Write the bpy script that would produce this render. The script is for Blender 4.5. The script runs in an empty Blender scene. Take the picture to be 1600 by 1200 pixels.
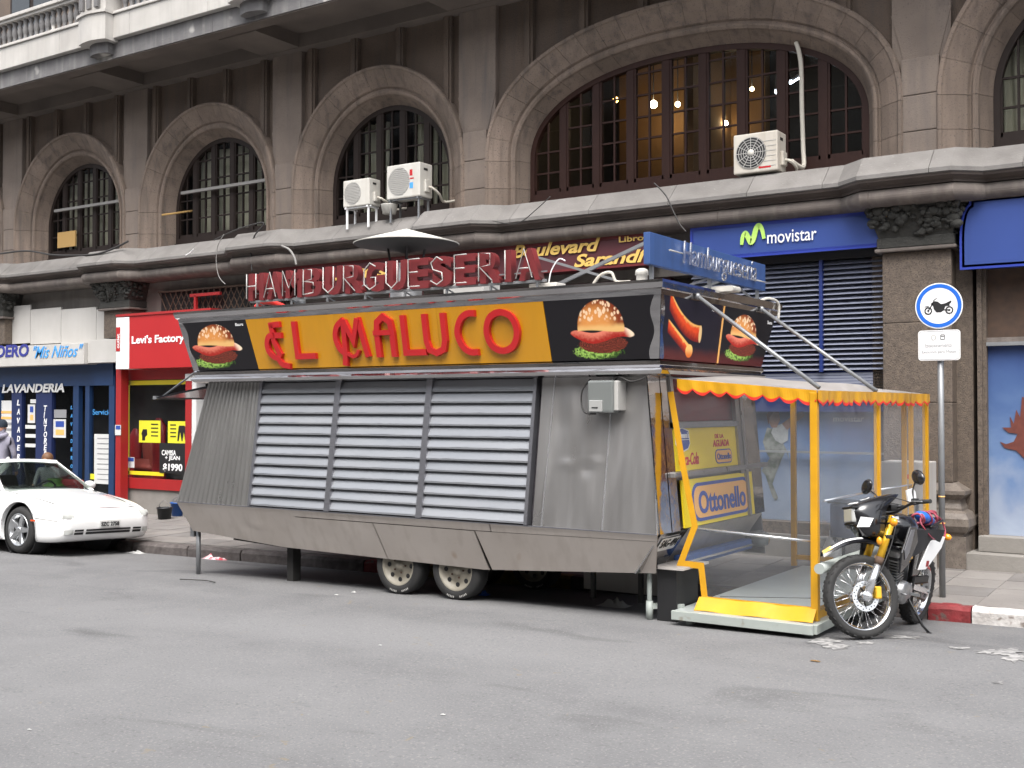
import bpy, bmesh, math, random
from mathutils import Matrix, Vector, Euler
random.seed(7)
R = math.radians
scene = bpy.context.scene
# ------------------------------------------------------------------ camera
F_PX, YAW, PITCH, CAM_H = 1758.0, R(33.57), R(1.175), 1.85
cam_d = bpy.data.cameras.new('camera'); cam = bpy.data.objects.new('camera', cam_d)
scene.collection.objects.link(cam); scene.camera = cam
cam_d.sensor_width = 36.0; cam_d.lens = F_PX / 1600 * 36.0
cam_d.clip_start = 0.05; cam_d.clip_end = 2000
cam.location = (0, 0, CAM_H); cam.rotation_euler = (R(90) + PITCH, 0, YAW)
# ------------------------------------------------------------------ sky (bright overcast) and sun
SUN_EL, SUN_AZ = R(60), R(152)          # azimuth clockwise from +Y
wd = bpy.data.worlds.new('World'); scene.world = wd; wd.use_nodes = True
wn, wl = wd.node_tree.nodes, wd.node_tree.links
wn.clear()
sky = wn.new('ShaderNodeTexSky'); sky.sky_type = 'NISHITA'; sky.sun_disc = False
sky.sun_elevation = SUN_EL; sky.sun_rotation = SUN_AZ; sky.air_density = 1.0; sky.dust_density = 4.0
hs = wn.new('ShaderNodeHueSaturation'); hs.inputs['Saturation'].default_value = 0.28
bg = wn.new('ShaderNodeBackground'); bg.inputs['Strength'].default_value = 0.15
wo = wn.new('ShaderNodeOutputWorld')
wl.new(sky.outputs[0], hs.inputs['Color']); wl.new(hs.outputs[0], bg.inputs['Color']); wl.new(bg.outputs[0], wo.inputs['Surface'])
sun_d = bpy.data.lights.new('sun', 'SUN'); sun_d.energy = 1.25; sun_d.angle = R(38); sun_d.color = (1.0, .97, .92)
sun = bpy.data.objects.new('sun', sun_d); scene.collection.objects.link(sun)
sdir = Vector((math.sin(SUN_AZ) * math.cos(SUN_EL), math.cos(SUN_AZ) * math.cos(SUN_EL), math.sin(SUN_EL)))
sun.rotation_euler = sdir.to_track_quat('Z', 'Y').to_euler(); sun.location = sdir * 60
vs = scene.view_settings; vs.view_transform = 'Standard'; vs.look = 'None'; vs.gamma = 1.0; vs.use_curve_mapping = False
vs.exposure = 1.48
scene.render.engine = 'CYCLES'
scene.cycles.max_bounces = 8; scene.cycles.transparent_max_bounces = 16

# ------------------------------------------------------------------ helpers
class MB:
    """collects shapes; build() links them as one mesh object"""
    def __init__(s): s.v = []; s.f = []; s.sm = []
    def add(s, vs, fs, smooth=False):
        o = len(s.v); s.v += [tuple(v) for v in vs]
        s.f += [tuple(i + o for i in f) for f in fs]; s.sm += [smooth] * len(fs)
        return s
    def box(s, x0, x1, y0, y1, z0, z1, m=None):
        vs = [Vector((x, y, z)) for x in (x0, x1) for y in (y0, y1) for z in (z0, z1)]
        if m: vs = [m @ v for v in vs]
        return s.add(vs, [(0, 1, 3, 2), (4, 6, 7, 5), (0, 4, 5, 1), (2, 3, 7, 6), (0, 2, 6, 4), (1, 5, 7, 3)])
    def hexa(s, p):
        """8 corners: bottom 4 ccw then top 4 ccw"""
        return s.add(p, [(3, 2, 1, 0), (4, 5, 6, 7), (0, 1, 5, 4), (1, 2, 6, 5), (2, 3, 7, 6), (3, 0, 4, 7)])
    def bar(s, a, b, w, h=None, up=(0, 0, 1)):
        a, b = Vector(a), Vector(b); h = h or w; d = (b - a); L = d.length; d.normalize()
        up = Vector(up)
        if abs(d.dot(up)) > .98: up = Vector((1, 0, 0))
        r = d.cross(up).normalized(); u = r.cross(d)
        p = [a + r * (sx * w / 2) + u * (sz * h / 2) for sx, sz in ((-1, -1), (1, -1), (1, 1), (-1, 1))]
        q = [x + d * L for x in p]
        return s.add(p + q, [(3, 2, 1, 0), (4, 5, 6, 7), (0, 1, 5, 4), (1, 2, 6, 5), (2, 3, 7, 6), (3, 0, 4, 7)])
    def tube(s, path, r, n=8, closed=False, caps=True):
        path = [Vector(p) for p in path]; k = len(path)
        rr = r if isinstance(r, (list, tuple)) else [r] * k
        vs = []; ref = None
        for i, p in enumerate(path):
            if closed: t = path[(i + 1) % k] - path[i - 1]
            else: t = path[min(i + 1, k - 1)] - path[max(i - 1, 0)]
            t.normalize()
            if ref is None:
                ref = Vector((0, 0, 1)) if abs(t.z) < .9 else Vector((1, 0, 0))
            a = t.cross(ref)
            if a.length < 1e-6: a = t.orthogonal()
            a.normalize(); b = t.cross(a).normalized(); ref = -b if False else (a.cross(t)).normalized()
            for j in range(n):
                g = 2 * math.pi * j / n
                vs.append(p + (a * math.cos(g) + b * math.sin(g)) * rr[i])
        fs = []
        for i in range(k if closed else k - 1):
            for j in range(n):
                i2 = (i + 1) % k
                fs.append((i * n + j, i * n + (j + 1) % n, i2 * n + (j + 1) % n, i2 * n + j))
        s.add(vs, fs, True)
        if caps and not closed:
            o = len(s.v) - len(vs)
            s.f += [tuple(o + j for j in reversed(range(n))), tuple(o + (k - 1) * n + j for j in range(n))]; s.sm += [False, False]
        return s
    def lathe(s, prof, n=24, m=None, smooth=True, arc=2 * math.pi):
        """prof: (r, h) pairs around local Z"""
        m = m or Matrix.Identity(4); k = len(prof); full = abs(arc - 2 * math.pi) < 1e-6; nn = n if full else n + 1
        vs = [m @ Vector((r * math.cos(arc * j / n), r * math.sin(arc * j / n), h)) for j in range(nn) for r, h in prof]
        fs = []
        for j in range(n):
            j2 = (j + 1) % nn
            for i in range(k - 1): fs.append((j * k + i, j2 * k + i, j2 * k + i + 1, j * k + i + 1))
        return s.add(vs, fs, smooth)
    def prism(s, pts, t, m=None, holes=False):
        """polygon (x, y) extruded from z=0 to z=t, placed by m"""
        m = m or Matrix.Identity(4); n = len(pts)
        vs = [m @ Vector((x, y, z)) for z in (0, t) for x, y in pts]
        return s.add(vs, [tuple(reversed(range(n))), tuple(range(n, 2 * n))] + [(i, (i + 1) % n, n + (i + 1) % n, n + i) for i in range(n)])
    def ribbon(s, pts, w, t, m=None, closed=False):
        """flat stroke of width w (or list) along 2D pts, thick t in local z"""
        m = m or Matrix.Identity(4); P = [Vector((p[0], p[1])) for p in pts]; k = len(P)
        ww = w if isinstance(w, (list, tuple)) else [w] * k
        vs = []
        for i in range(k):
            if closed: a, b = P[i] - P[i - 1], P[(i + 1) % k] - P[i]
            else:
                a = P[i] - P[max(i - 1, 0)]; b = P[min(i + 1, k - 1)] - P[i]
                if i == 0: a = b
                if i == k - 1: b = a
            a, b = a.normalized(), b.normalized()
            na, nb = Vector((-a.y, a.x)), Vector((-b.y, b.x)); nm = na + nb
            if nm.length < 1e-4: nm = na
            nm.normalize(); l = ww[i] / 2 / max(.45, nm.dot(na))
            for sg in (1, -1):
                q = P[i] + nm * l * sg
                for z in (0, t): vs.append(m @ Vector((q.x, q.y, z)))
        fs = []
        for i in range(k if closed else k - 1):
            a = i * 4; b = ((i + 1) % k) * 4
            fs += [(a, b, b + 1, a + 1), (a + 3, b + 3, b + 2, a + 2), (a + 1, b + 1, b + 3, a + 3), (a + 2, b + 2, b, a)]
        if not closed:
            e = (k - 1) * 4; fs += [(0, 1, 3, 2), (e + 2, e + 3, e + 1, e)]
        return s.add(vs, fs)
    def sphere(s, c, r, n=10, sc=(1, 1, 1), m=None):
        prof = [(max(1e-4, math.sin(math.pi * i / n)) * r, -math.cos(math.pi * i / n) * r) for i in range(n + 1)]
        mm = Matrix.Translation(c) @ (m or Matrix.Identity(4)) @ Matrix.Diagonal((*sc, 1))
        return s.lathe(prof, max(8, n + 2), mm)
    def grid(s, fn, nu, nv, smooth=True, flip=False):
        vs = [fn(i / nu, j / nv) for i in range(nu + 1) for j in range(nv + 1)]
        fs = []
        for i in range(nu):
            for j in range(nv):
                a = i * (nv + 1) + j; q = (a, a + nv + 1, a + nv + 2, a + 1)
                fs.append(tuple(reversed(q)) if flip else q)
        return s.add(vs, fs, smooth)
    def mesh(s, name):
        me = bpy.data.meshes.new(name); me.from_pydata(s.v, [], s.f)
        me.polygons.foreach_set('use_smooth', s.sm); me.update(); return me
    def build(s, name, mat, parent=None, bevel=0, fix=True):
        me = s.mesh(name)
        if fix or bevel:
            bm = bmesh.new(); bm.from_mesh(me)
            bmesh.ops.remove_doubles(bm, verts=bm.verts, dist=1e-5)
            bmesh.ops.recalc_face_normals(bm, faces=bm.faces)
            if bevel:
                es = [e for e in bm.edges if len(e.link_faces) == 2 and e.calc_face_angle(0) > .6]
                bmesh.ops.bevel(bm, geom=es, offset=bevel, segments=2, affect='EDGES', profile=.6, clamp_overlap=True)
            bm.to_mesh(me); bm.free()
        return link(name, me, mat, parent)
def link(name, me, mat=None, parent=None):
    if mat is not None and not me.materials: me.materials.append(M(mat) if isinstance(mat, str) else mat)
    o = bpy.data.objects.new(name, me); scene.collection.objects.link(o)
    if parent:
        o.parent = parent
        if parent in WORLD: o.matrix_parent_inverse = Matrix.Translation(-WORLD[parent])
    return o
WORLD = {}
def wthing(name, label, cat, loc, group=None):
    """a thing whose parts are given in world coordinates"""
    o = thing(name, label, cat, loc, 0, group); WORLD[o] = Vector(loc); return o
def wpart(name, parent):
    o = empty(name, (0, 0, 0), 0, parent)
    if parent in WORLD: o.matrix_parent_inverse = Matrix.Translation(-WORLD[parent])
    return o
def tag(o, label=None, cat=None, group=None, kind=None):
    if label: o['label'] = label
    if cat: o['category'] = cat
    if group: o['group'] = group
    if kind: o['kind'] = kind
    return o
def empty(name, loc=(0, 0, 0), rz=0, parent=None):
    o = bpy.data.objects.new(name, None); scene.collection.objects.link(o); o.location = loc; o.rotation_euler = (0, 0, rz)
    o.empty_display_size = .1
    if parent: o.parent = parent
    return o
def thing(name, label, cat, loc=(0, 0, 0), rz=0, group=None): return tag(empty(name, loc, rz), label, cat, group)
def copy_tree(o, parent=None):
    c = o.copy(); scene.collection.objects.link(c); c.parent = parent
    for ch in [x for x in bpy.data.objects if x.parent == o]: copy_tree(ch, c)
    return c
FRONT = lambda x, y, z: Matrix.Translation((x, y, z)) @ Matrix.Rotation(R(90), 4, 'X')            # local x->X, y->Z, z->-Y
RIGHT = lambda x, y, z: Matrix.Translation((x, y, z)) @ Matrix.Rotation(R(90), 4, 'Z') @ Matrix.Rotation(R(90), 4, 'X')  # x->Y, y->Z, z->+X
def text_mesh(s, h, t=.004, bold=0.0, shear=0.0, xs=1.0, align='LEFT', spacing=1.0):
    """lettering of cap height h; returns a mesh in the XY plane"""
    cu = bpy.data.curves.new('txt', 'FONT'); cu.body = s; cu.size = h / .7; cu.extrude = t / 2; cu.offset = bold * h; cu.shear = shear
    cu.align_x = align; cu.space_character = spacing; cu.resolution_u = 4
    o = bpy.data.objects.new('txt', cu); scene.collection.objects.link(o)
    dg = bpy.context.evaluated_depsgraph_get(); me = bpy.data.meshes.new_from_object(o.evaluated_get(dg))
    bpy.data.objects.remove(o); bpy.data.curves.remove(cu)
    me.transform(Matrix.Diagonal((xs, 1, 1, 1)) @ Matrix.Translation((0, 0, t / 2)))
    me.materials.clear(); return me
def fit_text(s, w, h, m, mat, parent=None, name='lettering', t=.004, bold=0.02, shear=0, align='LEFT'):
    """text scaled to width w and height h (bounding box), lower-left at m's origin"""
    me = text_mesh(s, h, t, bold, shear)
    xs = [v.co.x for v in me.vertices]; ys = [v.co.y for v in me.vertices]
    sx = w / (max(xs) - min(xs)); sy = h / (max(ys) - min(ys))
    me.transform(Matrix.Diagonal((sx, sy, 1, 1)) @ Matrix.Translation((-min(xs), -min(ys), 0)))
    me.transform(m); return link(name, me, mat, parent)
def spline(pts, n=6, closed=False):
    P = [Vector(p) for p in pts]; k = len(P); out = []
    for i in range(k if closed else k - 1):
        if closed: a, b, c, d = P[i - 1], P[i], P[(i + 1) % k], P[(i + 2) % k]
        else: a, b, c, d = P[max(i - 1, 0)], P[i], P[i + 1], P[min(i + 2, k - 1)]
        for j in range(n):
            t = j / n
            out.append(.5 * ((2 * b) + (c - a) * t + (2 * a - 5 * b + 4 * c - d) * t * t + (3 * b - a - 3 * c + d) * t ** 3))
    if not closed: out.append(P[-1])
    return out
def rrect(w, h, r, n=5):
    out = []
    for cx, cy, a0 in ((w - r, h - r, 0), (r, h - r, 90), (r, r, 180), (w - r, r, 270)):
        for i in range(n + 1):
            a = R(a0 + 90 * i / n); out.append((cx + r * math.cos(a), cy + r * math.sin(a)))
    return out
def ellipse(cx, cy, a, b, n=28, a0=0, a1=360): return [(cx + a * math.cos(R(a0 + (a1 - a0) * i / n)), cy + b * math.sin(R(a0 + (a1 - a0) * i / n))) for i in range(n + (0 if a1 - a0 == 360 else 1))]

# pixel of the 1600 x 1200 photograph -> point on a plane of the place
_cF = Vector((-math.sin(YAW) * math.cos(PITCH), math.cos(YAW) * math.cos(PITCH), math.sin(PITCH)))
_cR = Vector((math.cos(YAW), math.sin(YAW), 0)); _cU = _cR.cross(_cF)
def _ray(x, y): return _cF + _cR * ((x - 800) / F_PX) - _cU * ((y - 600) / F_PX)
def PY(x, y, Y): r = _ray(x, y); return Vector((0, 0, CAM_H)) + r * (Y / r.y)
def PX(x, y, X): r = _ray(x, y); return Vector((0, 0, CAM_H)) + r * (X / r.x)
def PZ(x, y, Z): r = _ray(x, y); return Vector((0, 0, CAM_H)) + r * ((Z - CAM_H) / r.z)
# ground heights
def G(X, Y):
    c = max(0.0, Y - 8.8)
    return .0135 * (min(12, max(-45, X)) + 4.44) - .06 * (c if c > .3 else c * c / .6 + .0)
def YK(X): return 10.45 + (X + 12.14) * .022
def SWZ(X, Y): k = YK(X); return G(X, k) + .14 + .02 * (Y - k)

# ------------------------------------------------------------------ materials
_M = {}
SPEC = {}
def M(name):
    if name not in _M: _M[name] = make_mat(name, **SPEC[name])
    return _M[name]
def make_mat(name, col, rough=.6, metal=0.0, var=None, scale=6.0, amt=.35, bump=0.0, bscale=40.0, stretch=(1, 1, 1), coat=0.0, spec=.5, emit=0.0, speck=None, streak=None, alpha=None, rvar=0.0, orand=0.0, refl=.9, transl=0.0):
    """col base; var second colour mixed by noise; speck (col, scale, thresh) fine grains; streak (col, amount) vertical run-off stains"""
    m = bpy.data.materials.new(name); m.use_nodes = True; N, L = m.node_tree.nodes, m.node_tree.links; N.clear()
    out = N.new('ShaderNodeOutputMaterial'); p = N.new('ShaderNodeBsdfPrincipled')
    L.new(p.outputs[0], out.inputs['Surface'])
    p.inputs['Roughness'].default_value = rough; p.inputs['Metallic'].default_value = metal
    p.inputs['Specular IOR Level'].default_value = spec; p.inputs['Coat Weight'].default_value = coat
    tc = N.new('ShaderNodeTexCoord'); mp = N.new('ShaderNodeMapping'); mp.inputs['Scale'].default_value = stretch
    geo = N.new('ShaderNodeNewGeometry'); L.new(geo.outputs['Position'], mp.inputs['Vector'])
    c4 = (*col, 1); cur = None
    def noise(sc, det=5, src=None, dist=0):
        n = N.new('ShaderNodeTexNoise'); n.inputs['Scale'].default_value = sc; n.inputs['Detail'].default_value = det; n.inputs['Distortion'].default_value = dist
        L.new((src or mp).outputs[0], n.inputs['Vector']); return n
    def ramp(src, a, b):
        r = N.new('ShaderNodeMapRange'); r.inputs['From Min'].default_value = a; r.inputs['From Max'].default_value = b; L.new(src, r.inputs['Value']); return r.outputs[0]
    def mix(fac, a, b):
        x = N.new('ShaderNodeMix'); x.data_type = 'RGBA'
        for k, v in ((6, a), (7, b)):
            if isinstance(v, tuple): x.inputs[k].default_value = v
            else: L.new(v, x.inputs[k])
        if isinstance(fac, float): x.inputs[0].default_value = fac
        else: L.new(fac, x.inputs[0])
        return x.outputs[2]
    cur = c4
    if var is not None:
        n = noise(scale); cur = mix(ramp(n.outputs['Fac'], .5 - amt, .5 + amt), cur, (*var, 1))
    if speck is not None:
        v = noise(speck[1], 2); cur = mix(ramp(v.outputs['Fac'], speck[2], speck[2] + .08), cur, (*speck[0], 1))
    if streak is not None:
        mp2 = N.new('ShaderNodeMapping'); mp2.inputs['Scale'].default_value = (7, 7, .5); L.new(geo.outputs['Position'], mp2.inputs['Vector'])
        n = noise(1.3, 6, mp2); f = ramp(n.outputs['Fac'], .48, .75)
        g = N.new('ShaderNodeMath'); g.operation = 'MULTIPLY'; g.inputs[1].default_value = streak[1]; L.new(f, g.inputs[0])
        cur = mix(g.outputs[0], cur, (*streak[0], 1))
    if orand:
        oi = N.new('ShaderNodeObjectInfo'); r_ = N.new('ShaderNodeMapRange'); r_.inputs['To Min'].default_value = 1 - orand; r_.inputs['To Max'].default_value = 1 + orand
        L.new(oi.outputs['Random'], r_.inputs['Value']); hv = N.new('ShaderNodeHueSaturation'); L.new(r_.outputs[0], hv.inputs['Value'])
        if isinstance(cur, tuple): hv.inputs['Color'].default_value = cur
        else: L.new(cur, hv.inputs['Color'])
        cur = hv.outputs[0]
    if isinstance(cur, tuple): p.inputs['Base Color'].default_value = cur
    else: L.new(cur, p.inputs['Base Color'])
    if rvar:
        n = noise(scale * 1.7, 4); a = N.new('ShaderNodeMapRange'); a.inputs['To Min'].default_value = max(.02, rough - rvar); a.inputs['To Max'].default_value = min(1, rough + rvar)
        a.inputs['From Min'].default_value = .3; a.inputs['From Max'].default_value = .7
        L.new(n.outputs['Fac'], a.inputs['Value']); L.new(a.outputs[0], p.inputs['Roughness'])
    if bump:
        n = noise(bscale, 4); b = N.new('ShaderNodeBump'); b.inputs['Strength'].default_value = bump; b.inputs['Distance'].default_value = .02
        L.new(n.outputs['Fac'], b.inputs['Height']); L.new(b.outputs[0], p.inputs['Normal'])
    if emit:
        p.inputs['Emission Color'].default_value = c4; p.inputs['Emission Strength'].default_value = emit
    if transl:
        tl = N.new('ShaderNodeBsdfTranslucent'); tl.inputs[0].default_value = c4
        mx = N.new('ShaderNodeMixShader'); mx.inputs[0].default_value = transl; L.new(p.outputs[0], mx.inputs[1]); L.new(tl.outputs[0], mx.inputs[2]); L.new(mx.outputs[0], out.inputs['Surface'])
    if alpha is not None:
        tr = N.new('ShaderNodeBsdfTransparent'); tr.inputs[0].default_value = (*alpha[1], 1)
        lw = N.new('ShaderNodeLayerWeight'); lw.inputs['Blend'].default_value = .5; fr = N.new('ShaderNodeMath'); fr.operation = 'POWER'; fr.inputs[1].default_value = 5.0; L.new(lw.outputs['Facing'], fr.inputs[0])
        ad = N.new('ShaderNodeMath'); ad.operation = 'MULTIPLY_ADD'; ad.inputs[1].default_value = refl; ad.inputs[2].default_value = alpha[0]; ad.use_clamp = True
        L.new(fr.outputs[0], ad.inputs[0])
        ms = N.new('ShaderNodeMixShader'); L.new(ad.outputs[0], ms.inputs[0]); L.new(tr.outputs[0], ms.inputs[1]); L.new(p.outputs[0], ms.inputs[2]); L.new(ms.outputs[0], out.inputs['Surface'])
    return m
def S(name, col=None, **k): SPEC[name] = dict(col=col, **k)
S('asphalt', (.118, .117, .118), rough=.86, var=(.088, .088, .09), scale=.9, amt=.22, speck=((.30, .30, .30), 85, .60), bump=.55, bscale=110)
S('pave', orand=0.1, col=(0.204, 0.1904, 0.1768), rough=.85, var=(0.1496, 0.136, 0.1292), scale=2.2, amt=.25, bump=.2, bscale=60, speck=((.14, .13, .12), 14, .64))
S('pave_b', orand=0.1, col=(0.1768, 0.1666, 0.1598), rough=.85, var=(0.1292, 0.119, 0.1122), scale=3, amt=.25, bump=.2, bscale=60, speck=((.12, .11, .1), 14, .66))
S('pave_bed', (.10, .095, .09), rough=.95, var=(.07, .065, .06))
S('kerb_grey', orand=0.15, col=(.12, .105, .10), rough=.9, var=(.06, .05, .048), scale=9, amt=.2, bump=.6, bscale=25)
S('kerb_red', (0.238, 0.0187, 0.0238), rough=.75, var=(0.136, 0.0255, 0.0255), scale=8, amt=.25, bump=.5, bscale=25, speck=((.12, .08, .07), 9, .63))
S('kerb_white', (0.578, 0.561, 0.544), rough=.75, var=(0.3825, 0.357, 0.34), scale=7, amt=.25, bump=.5, bscale=25, speck=((.2, .17, .15), 10, .63))
S('kerb_yellow', (.28, .20, .03), rough=.8, var=(.12, .09, .04), scale=8, amt=.2, bump=.5, bscale=25)
S('road_paint', (0.32, 0.312, 0.304), rough=.85, var=(0.12, 0.12, 0.12), scale=16, amt=.12)
S('stone', orand=0.11, col=(.225, .172, .138), rough=.9, var=(.155, .118, .093), scale=1.4, amt=.22, bump=.35, bscale=70, speck=((.10, .085, .078), 55, .60), streak=((.075, .062, .054), .75))
S('stone_wall', (.135, .100, .077), rough=.92, var=(.096, .071, .055), scale=1.1, amt=.22, bump=.35, bscale=60, speck=((.07, .06, .055), 50, .60), streak=((.07, .062, .058), .5))
S('stone_pier', (.205, .164, .136), rough=.88, var=(.145, .115, .095), scale=1.6, amt=.22, bump=.35, bscale=70, streak=((.10, .09, .085), .6), speck=((.12, .10, .09), 60, .62))
S('stone_light', (0.475, 0.456, 0.4275), rough=.85, var=(0.361, 0.342, 0.3182), scale=2, amt=.25, bump=.15, bscale=50, streak=((.26, .245, .23), .35))
S('stone_band', (.16, .155, .155), rough=.9, var=(.11, .105, .105), scale=3, amt=.2, bump=.2, bscale=40, streak=((.40, .385, .36), .22), speck=((.45, .43, .40), 2.2, .66))
S('flashing', orand=0.08, col=(0.1842, 0.1733, 0.1644), rough=.8, var=(0.1316, 0.1228, 0.115), scale=4, amt=.25, bump=.2, bscale=40, speck=((.20, .19, .18), 18, .66))
S('cornice', orand=0.1, col=(.115, .092, .08), rough=.88, var=(.075, .06, .053), scale=3, amt=.2, bump=.25, bscale=50)
S('torus', orand=0.1, col=(0.1395, 0.1152, 0.1008), rough=.75, var=(0.09, 0.0765, 0.0684), scale=3, amt=.2, bump=.2, bscale=50, streak=((.3, .26, .23), .35))
S('soffit', (0.15, 0.123, 0.105), rough=.95, var=(0.105, 0.087, 0.075), scale=1.5, amt=.2, bump=.15, bscale=40)
S('granite', orand=0.05, col=(0.1333, 0.1023, 0.0775), rough=.72, var=(0.0806, 0.062, 0.0484), scale=18, amt=.2, bump=.4, bscale=70, speck=((.055, .042, .034), 70, .57))
S('granite_smooth', (0.1782, 0.1518, 0.1287), rough=.45, var=(0.1122, 0.0924, 0.0792), scale=14, amt=.2, speck=((.08, .065, .055), 90, .58))
S('capital', (.05, .048, .042), rough=.85, var=(.03, .03, .027), scale=12, bump=.5, bscale=40)
S('plaster', (0.195, 0.1762, 0.1575), rough=.9, var=(0.1275, 0.1162, 0.105), scale=3, amt=.25, bump=.2, bscale=40, streak=((.10, .09, .085), .5))
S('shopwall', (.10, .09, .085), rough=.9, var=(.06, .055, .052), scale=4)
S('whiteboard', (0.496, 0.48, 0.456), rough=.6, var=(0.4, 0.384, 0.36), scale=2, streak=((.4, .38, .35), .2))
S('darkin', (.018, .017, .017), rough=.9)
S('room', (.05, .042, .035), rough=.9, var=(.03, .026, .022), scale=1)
S('room_lamplit', (.22, .12, .045), rough=.9, var=(.14, .07, .03), scale=1.2)  # warm lamp glow put into the wall colour
S('curtain', (.55, .54, .43), rough=.9, var=(.40, .40, .32), scale=2, stretch=(5, 5, .4))
S('wood_red', (0.034, 0.0135, 0.009), spec=.25, rough=.55, var=(0.0221, 0.0072, 0.0052), scale=9, stretch=(3, 3, .6))
S('wood_dark', (.024, .015, .012), spec=.25, rough=.6, var=(.018, .012, .01), scale=9)
S('pane', (.02, .02, .022), rough=.05, spec=.7, alpha=(.035, (.93, .93, .92)))
S('shopglass', (.02, .022, .025), rough=.03, spec=.7, alpha=(.035, (.92, .93, .94)))
S('bulb', (1.0, .82, .5), emit=24)
S('bulb_y', (1.0, .55, .12), emit=9)
S('tube_light', (.75, .87, 1.0), emit=14)
S('steel', (.43, .42, .412), rough=.36, metal=.82, var=(.36, .348, .338), scale=1.1, amt=.3, stretch=(3, 3, .5), bump=.04, bscale=5, rvar=.10, streak=((.30, .275, .255), .22))
S('steel_skirt', (0.6264, 0.5778, 0.5346), rough=.42, metal=.7, var=(0.5076, 0.4536, 0.405), scale=1.3, amt=.3, bump=.05, bscale=3, rvar=.1, streak=((.30, .25, .205), .28), speck=((.36, .24, .15), 2.2, .70))
S('corrug', (.37, .365, .355), rough=.34, metal=.85, var=(.31, .303, .292), scale=.9, amt=.3, stretch=(2, 2, .5), rvar=.08)
S('alu', orand=0.05, col=(0.285, 0.292, 0.305), rough=.45, metal=.5, var=(0.252, 0.2637, 0.2862), scale=2.5, amt=.3, stretch=(.4, 3, 3), bump=.10, bscale=2.5, rvar=.08)
S('alu_frame', (.30, .30, .32), rough=.4, metal=.85, var=(.22, .22, .24))
S('louver_back', (.14, .13, .15), rough=.7)
S('chrome', (.60, .59, .585), rough=.10, metal=1.0, var=(.42, .40, .40), scale=3, amt=.3, bump=.16, bscale=3.5, stretch=(.5, 1.5, 2.5))
S('chrome_s', (.72, .72, .73), rough=.10, metal=1.0)
S('orange', streak=((.30, .15, .01), .25), col=(0.504, 0.2376, 0.0072), rough=.22, var=(0.4464, 0.2016, 0.0072), scale=1.5, coat=.3)
S('sign_red', (0.496, 0.0144, 0.0176), rough=.28, var=(0.4, 0.0112, 0.0144), scale=3, coat=.2)
S('sign_black', (.008, .008, .009), rough=.2, coat=.2, speck=((.05, .05, .05), 30, .74))
S('letter_maroon', (0.16, 0.0176, 0.02), rough=.45, var=(0.104, 0.0144, 0.016), scale=6)
S('neon_off', (.40, .39, .37), rough=.2, spec=.6)
S('bun', (.55, .17, .035), rough=.5, var=(.30, .055, .012), scale=9, amt=.25)
S('bun_low', (.72, .40, .13), rough=.5, var=(.55, .24, .06), scale=9)
S('sesame', (.80, .60, .34), rough=.5)
S('ham', (.60, .07, .035), rough=.4, var=(.75, .26, .15), scale=14, amt=.2)
S('patty', (.10, .018, .012), rough=.5, var=(.26, .045, .022), scale=30, amt=.15)
S('lettuce', (.16, .36, .05), rough=.5, var=(.42, .58, .20), scale=25, amt=.15)
S('cheese', (.75, .58, .22), rough=.5, var=(.8, .7, .45), scale=8)
S('sausage', (.80, .075, .012), rough=.4, var=(.85, .28, .05), scale=10, amt=.2)
S('sausage_lit', (.98, .50, .10), rough=.4, var=(.9, .35, .06), scale=12)
S('print_dark', (.012, .008, .014), rough=.5, spec=.2)
S('print_floor', (.10, .018, .018), rough=.5, spec=.2)
S('maroon', (0.0978, 0.0221, 0.0281), rough=.5, var=(0.0765, 0.017, 0.0221), scale=3)
S('gold_text', (.72, .47, .12), rough=.5)
S('blue_sign', (0.0231, 0.0561, 0.2376), rough=.5, var=(0.0185, 0.0462, 0.198), scale=1.5)
S('blue_trim', (0.021, 0.042, 0.294), rough=.4)
S('blue_board', (0.0413, 0.09, 0.255), rough=.5, var=(0.0338, 0.075, 0.195), scale=2, streak=((.03, .05, .12), .4))
S('shutter_blue', (.018, .035, .17), rough=.4, var=(.014, .027, .12), scale=2)
S('louver_grey', (.28, .30, .38), rough=.45, metal=.3)
S('green_logo', (.30, .60, .06), rough=.4, var=(.55, .75, .22), scale=6)
S('white', (.80, .80, .80), rough=.5)
S('white_print', (0.624, 0.624, 0.616), rough=.5, var=(0.56, 0.56, 0.552), scale=3)
S('grey_print', (.25, .25, .26), rough=.6)
S('black', (.012, .012, .013), rough=.5)
S('black_gloss', (.012, .012, .014), rough=.2, coat=.3)
S('navy', (.012, .022, .085), rough=.45)
S('navy_frame', (.012, .04, .12), rough=.45, var=(.010, .03, .085), scale=4)
S('dkblue_text', (.03, .035, .22), rough=.5)
S('ltblue_text', (.06, .30, .68), rough=.5)
S('red_shop', (0.4092, 0.0165, 0.0185), rough=.4, var=(0.3432, 0.0132, 0.0158), scale=1.5)
S('red_post', (0.35, 0.0175, 0.0175), rough=.45, var=(0.28, 0.014, 0.0154), scale=4)
S('yellow_tape', (.70, .58, .02), rough=.5)
S('yellow_print', (0.68, 0.646, 0.034), rough=.5)
S('yellow_sign', (0.85, 0.6588, 0.0319), rough=.35, var=(0.765, 0.5737, 0.0213), scale=3)
S('peach', (0.816, 0.4284, 0.1326), rough=.4)
S('print_blue', (.03, .07, .32), rough=.4)
S('print_red', (.55, .03, .02), rough=.4)
S('vinyl', (0.608, 0.32, 0.0096), rough=.38, var=(0.512, 0.248, 0.008), scale=4, amt=.3, bump=.25, bscale=7, coat=.15)
S('vinyl_red', (.65, .03, .02), rough=.4)
S('tarp', (.66, .63, .61), transl=.6, rough=.5, var=(.42, .40, .385), scale=2.5, amt=.25, bump=.25, bscale=4)
S('clear_vinyl', (.55, .57, .60), rough=.06, spec=.5, alpha=(.042, (.975, .98, .985)), refl=.45)
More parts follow.
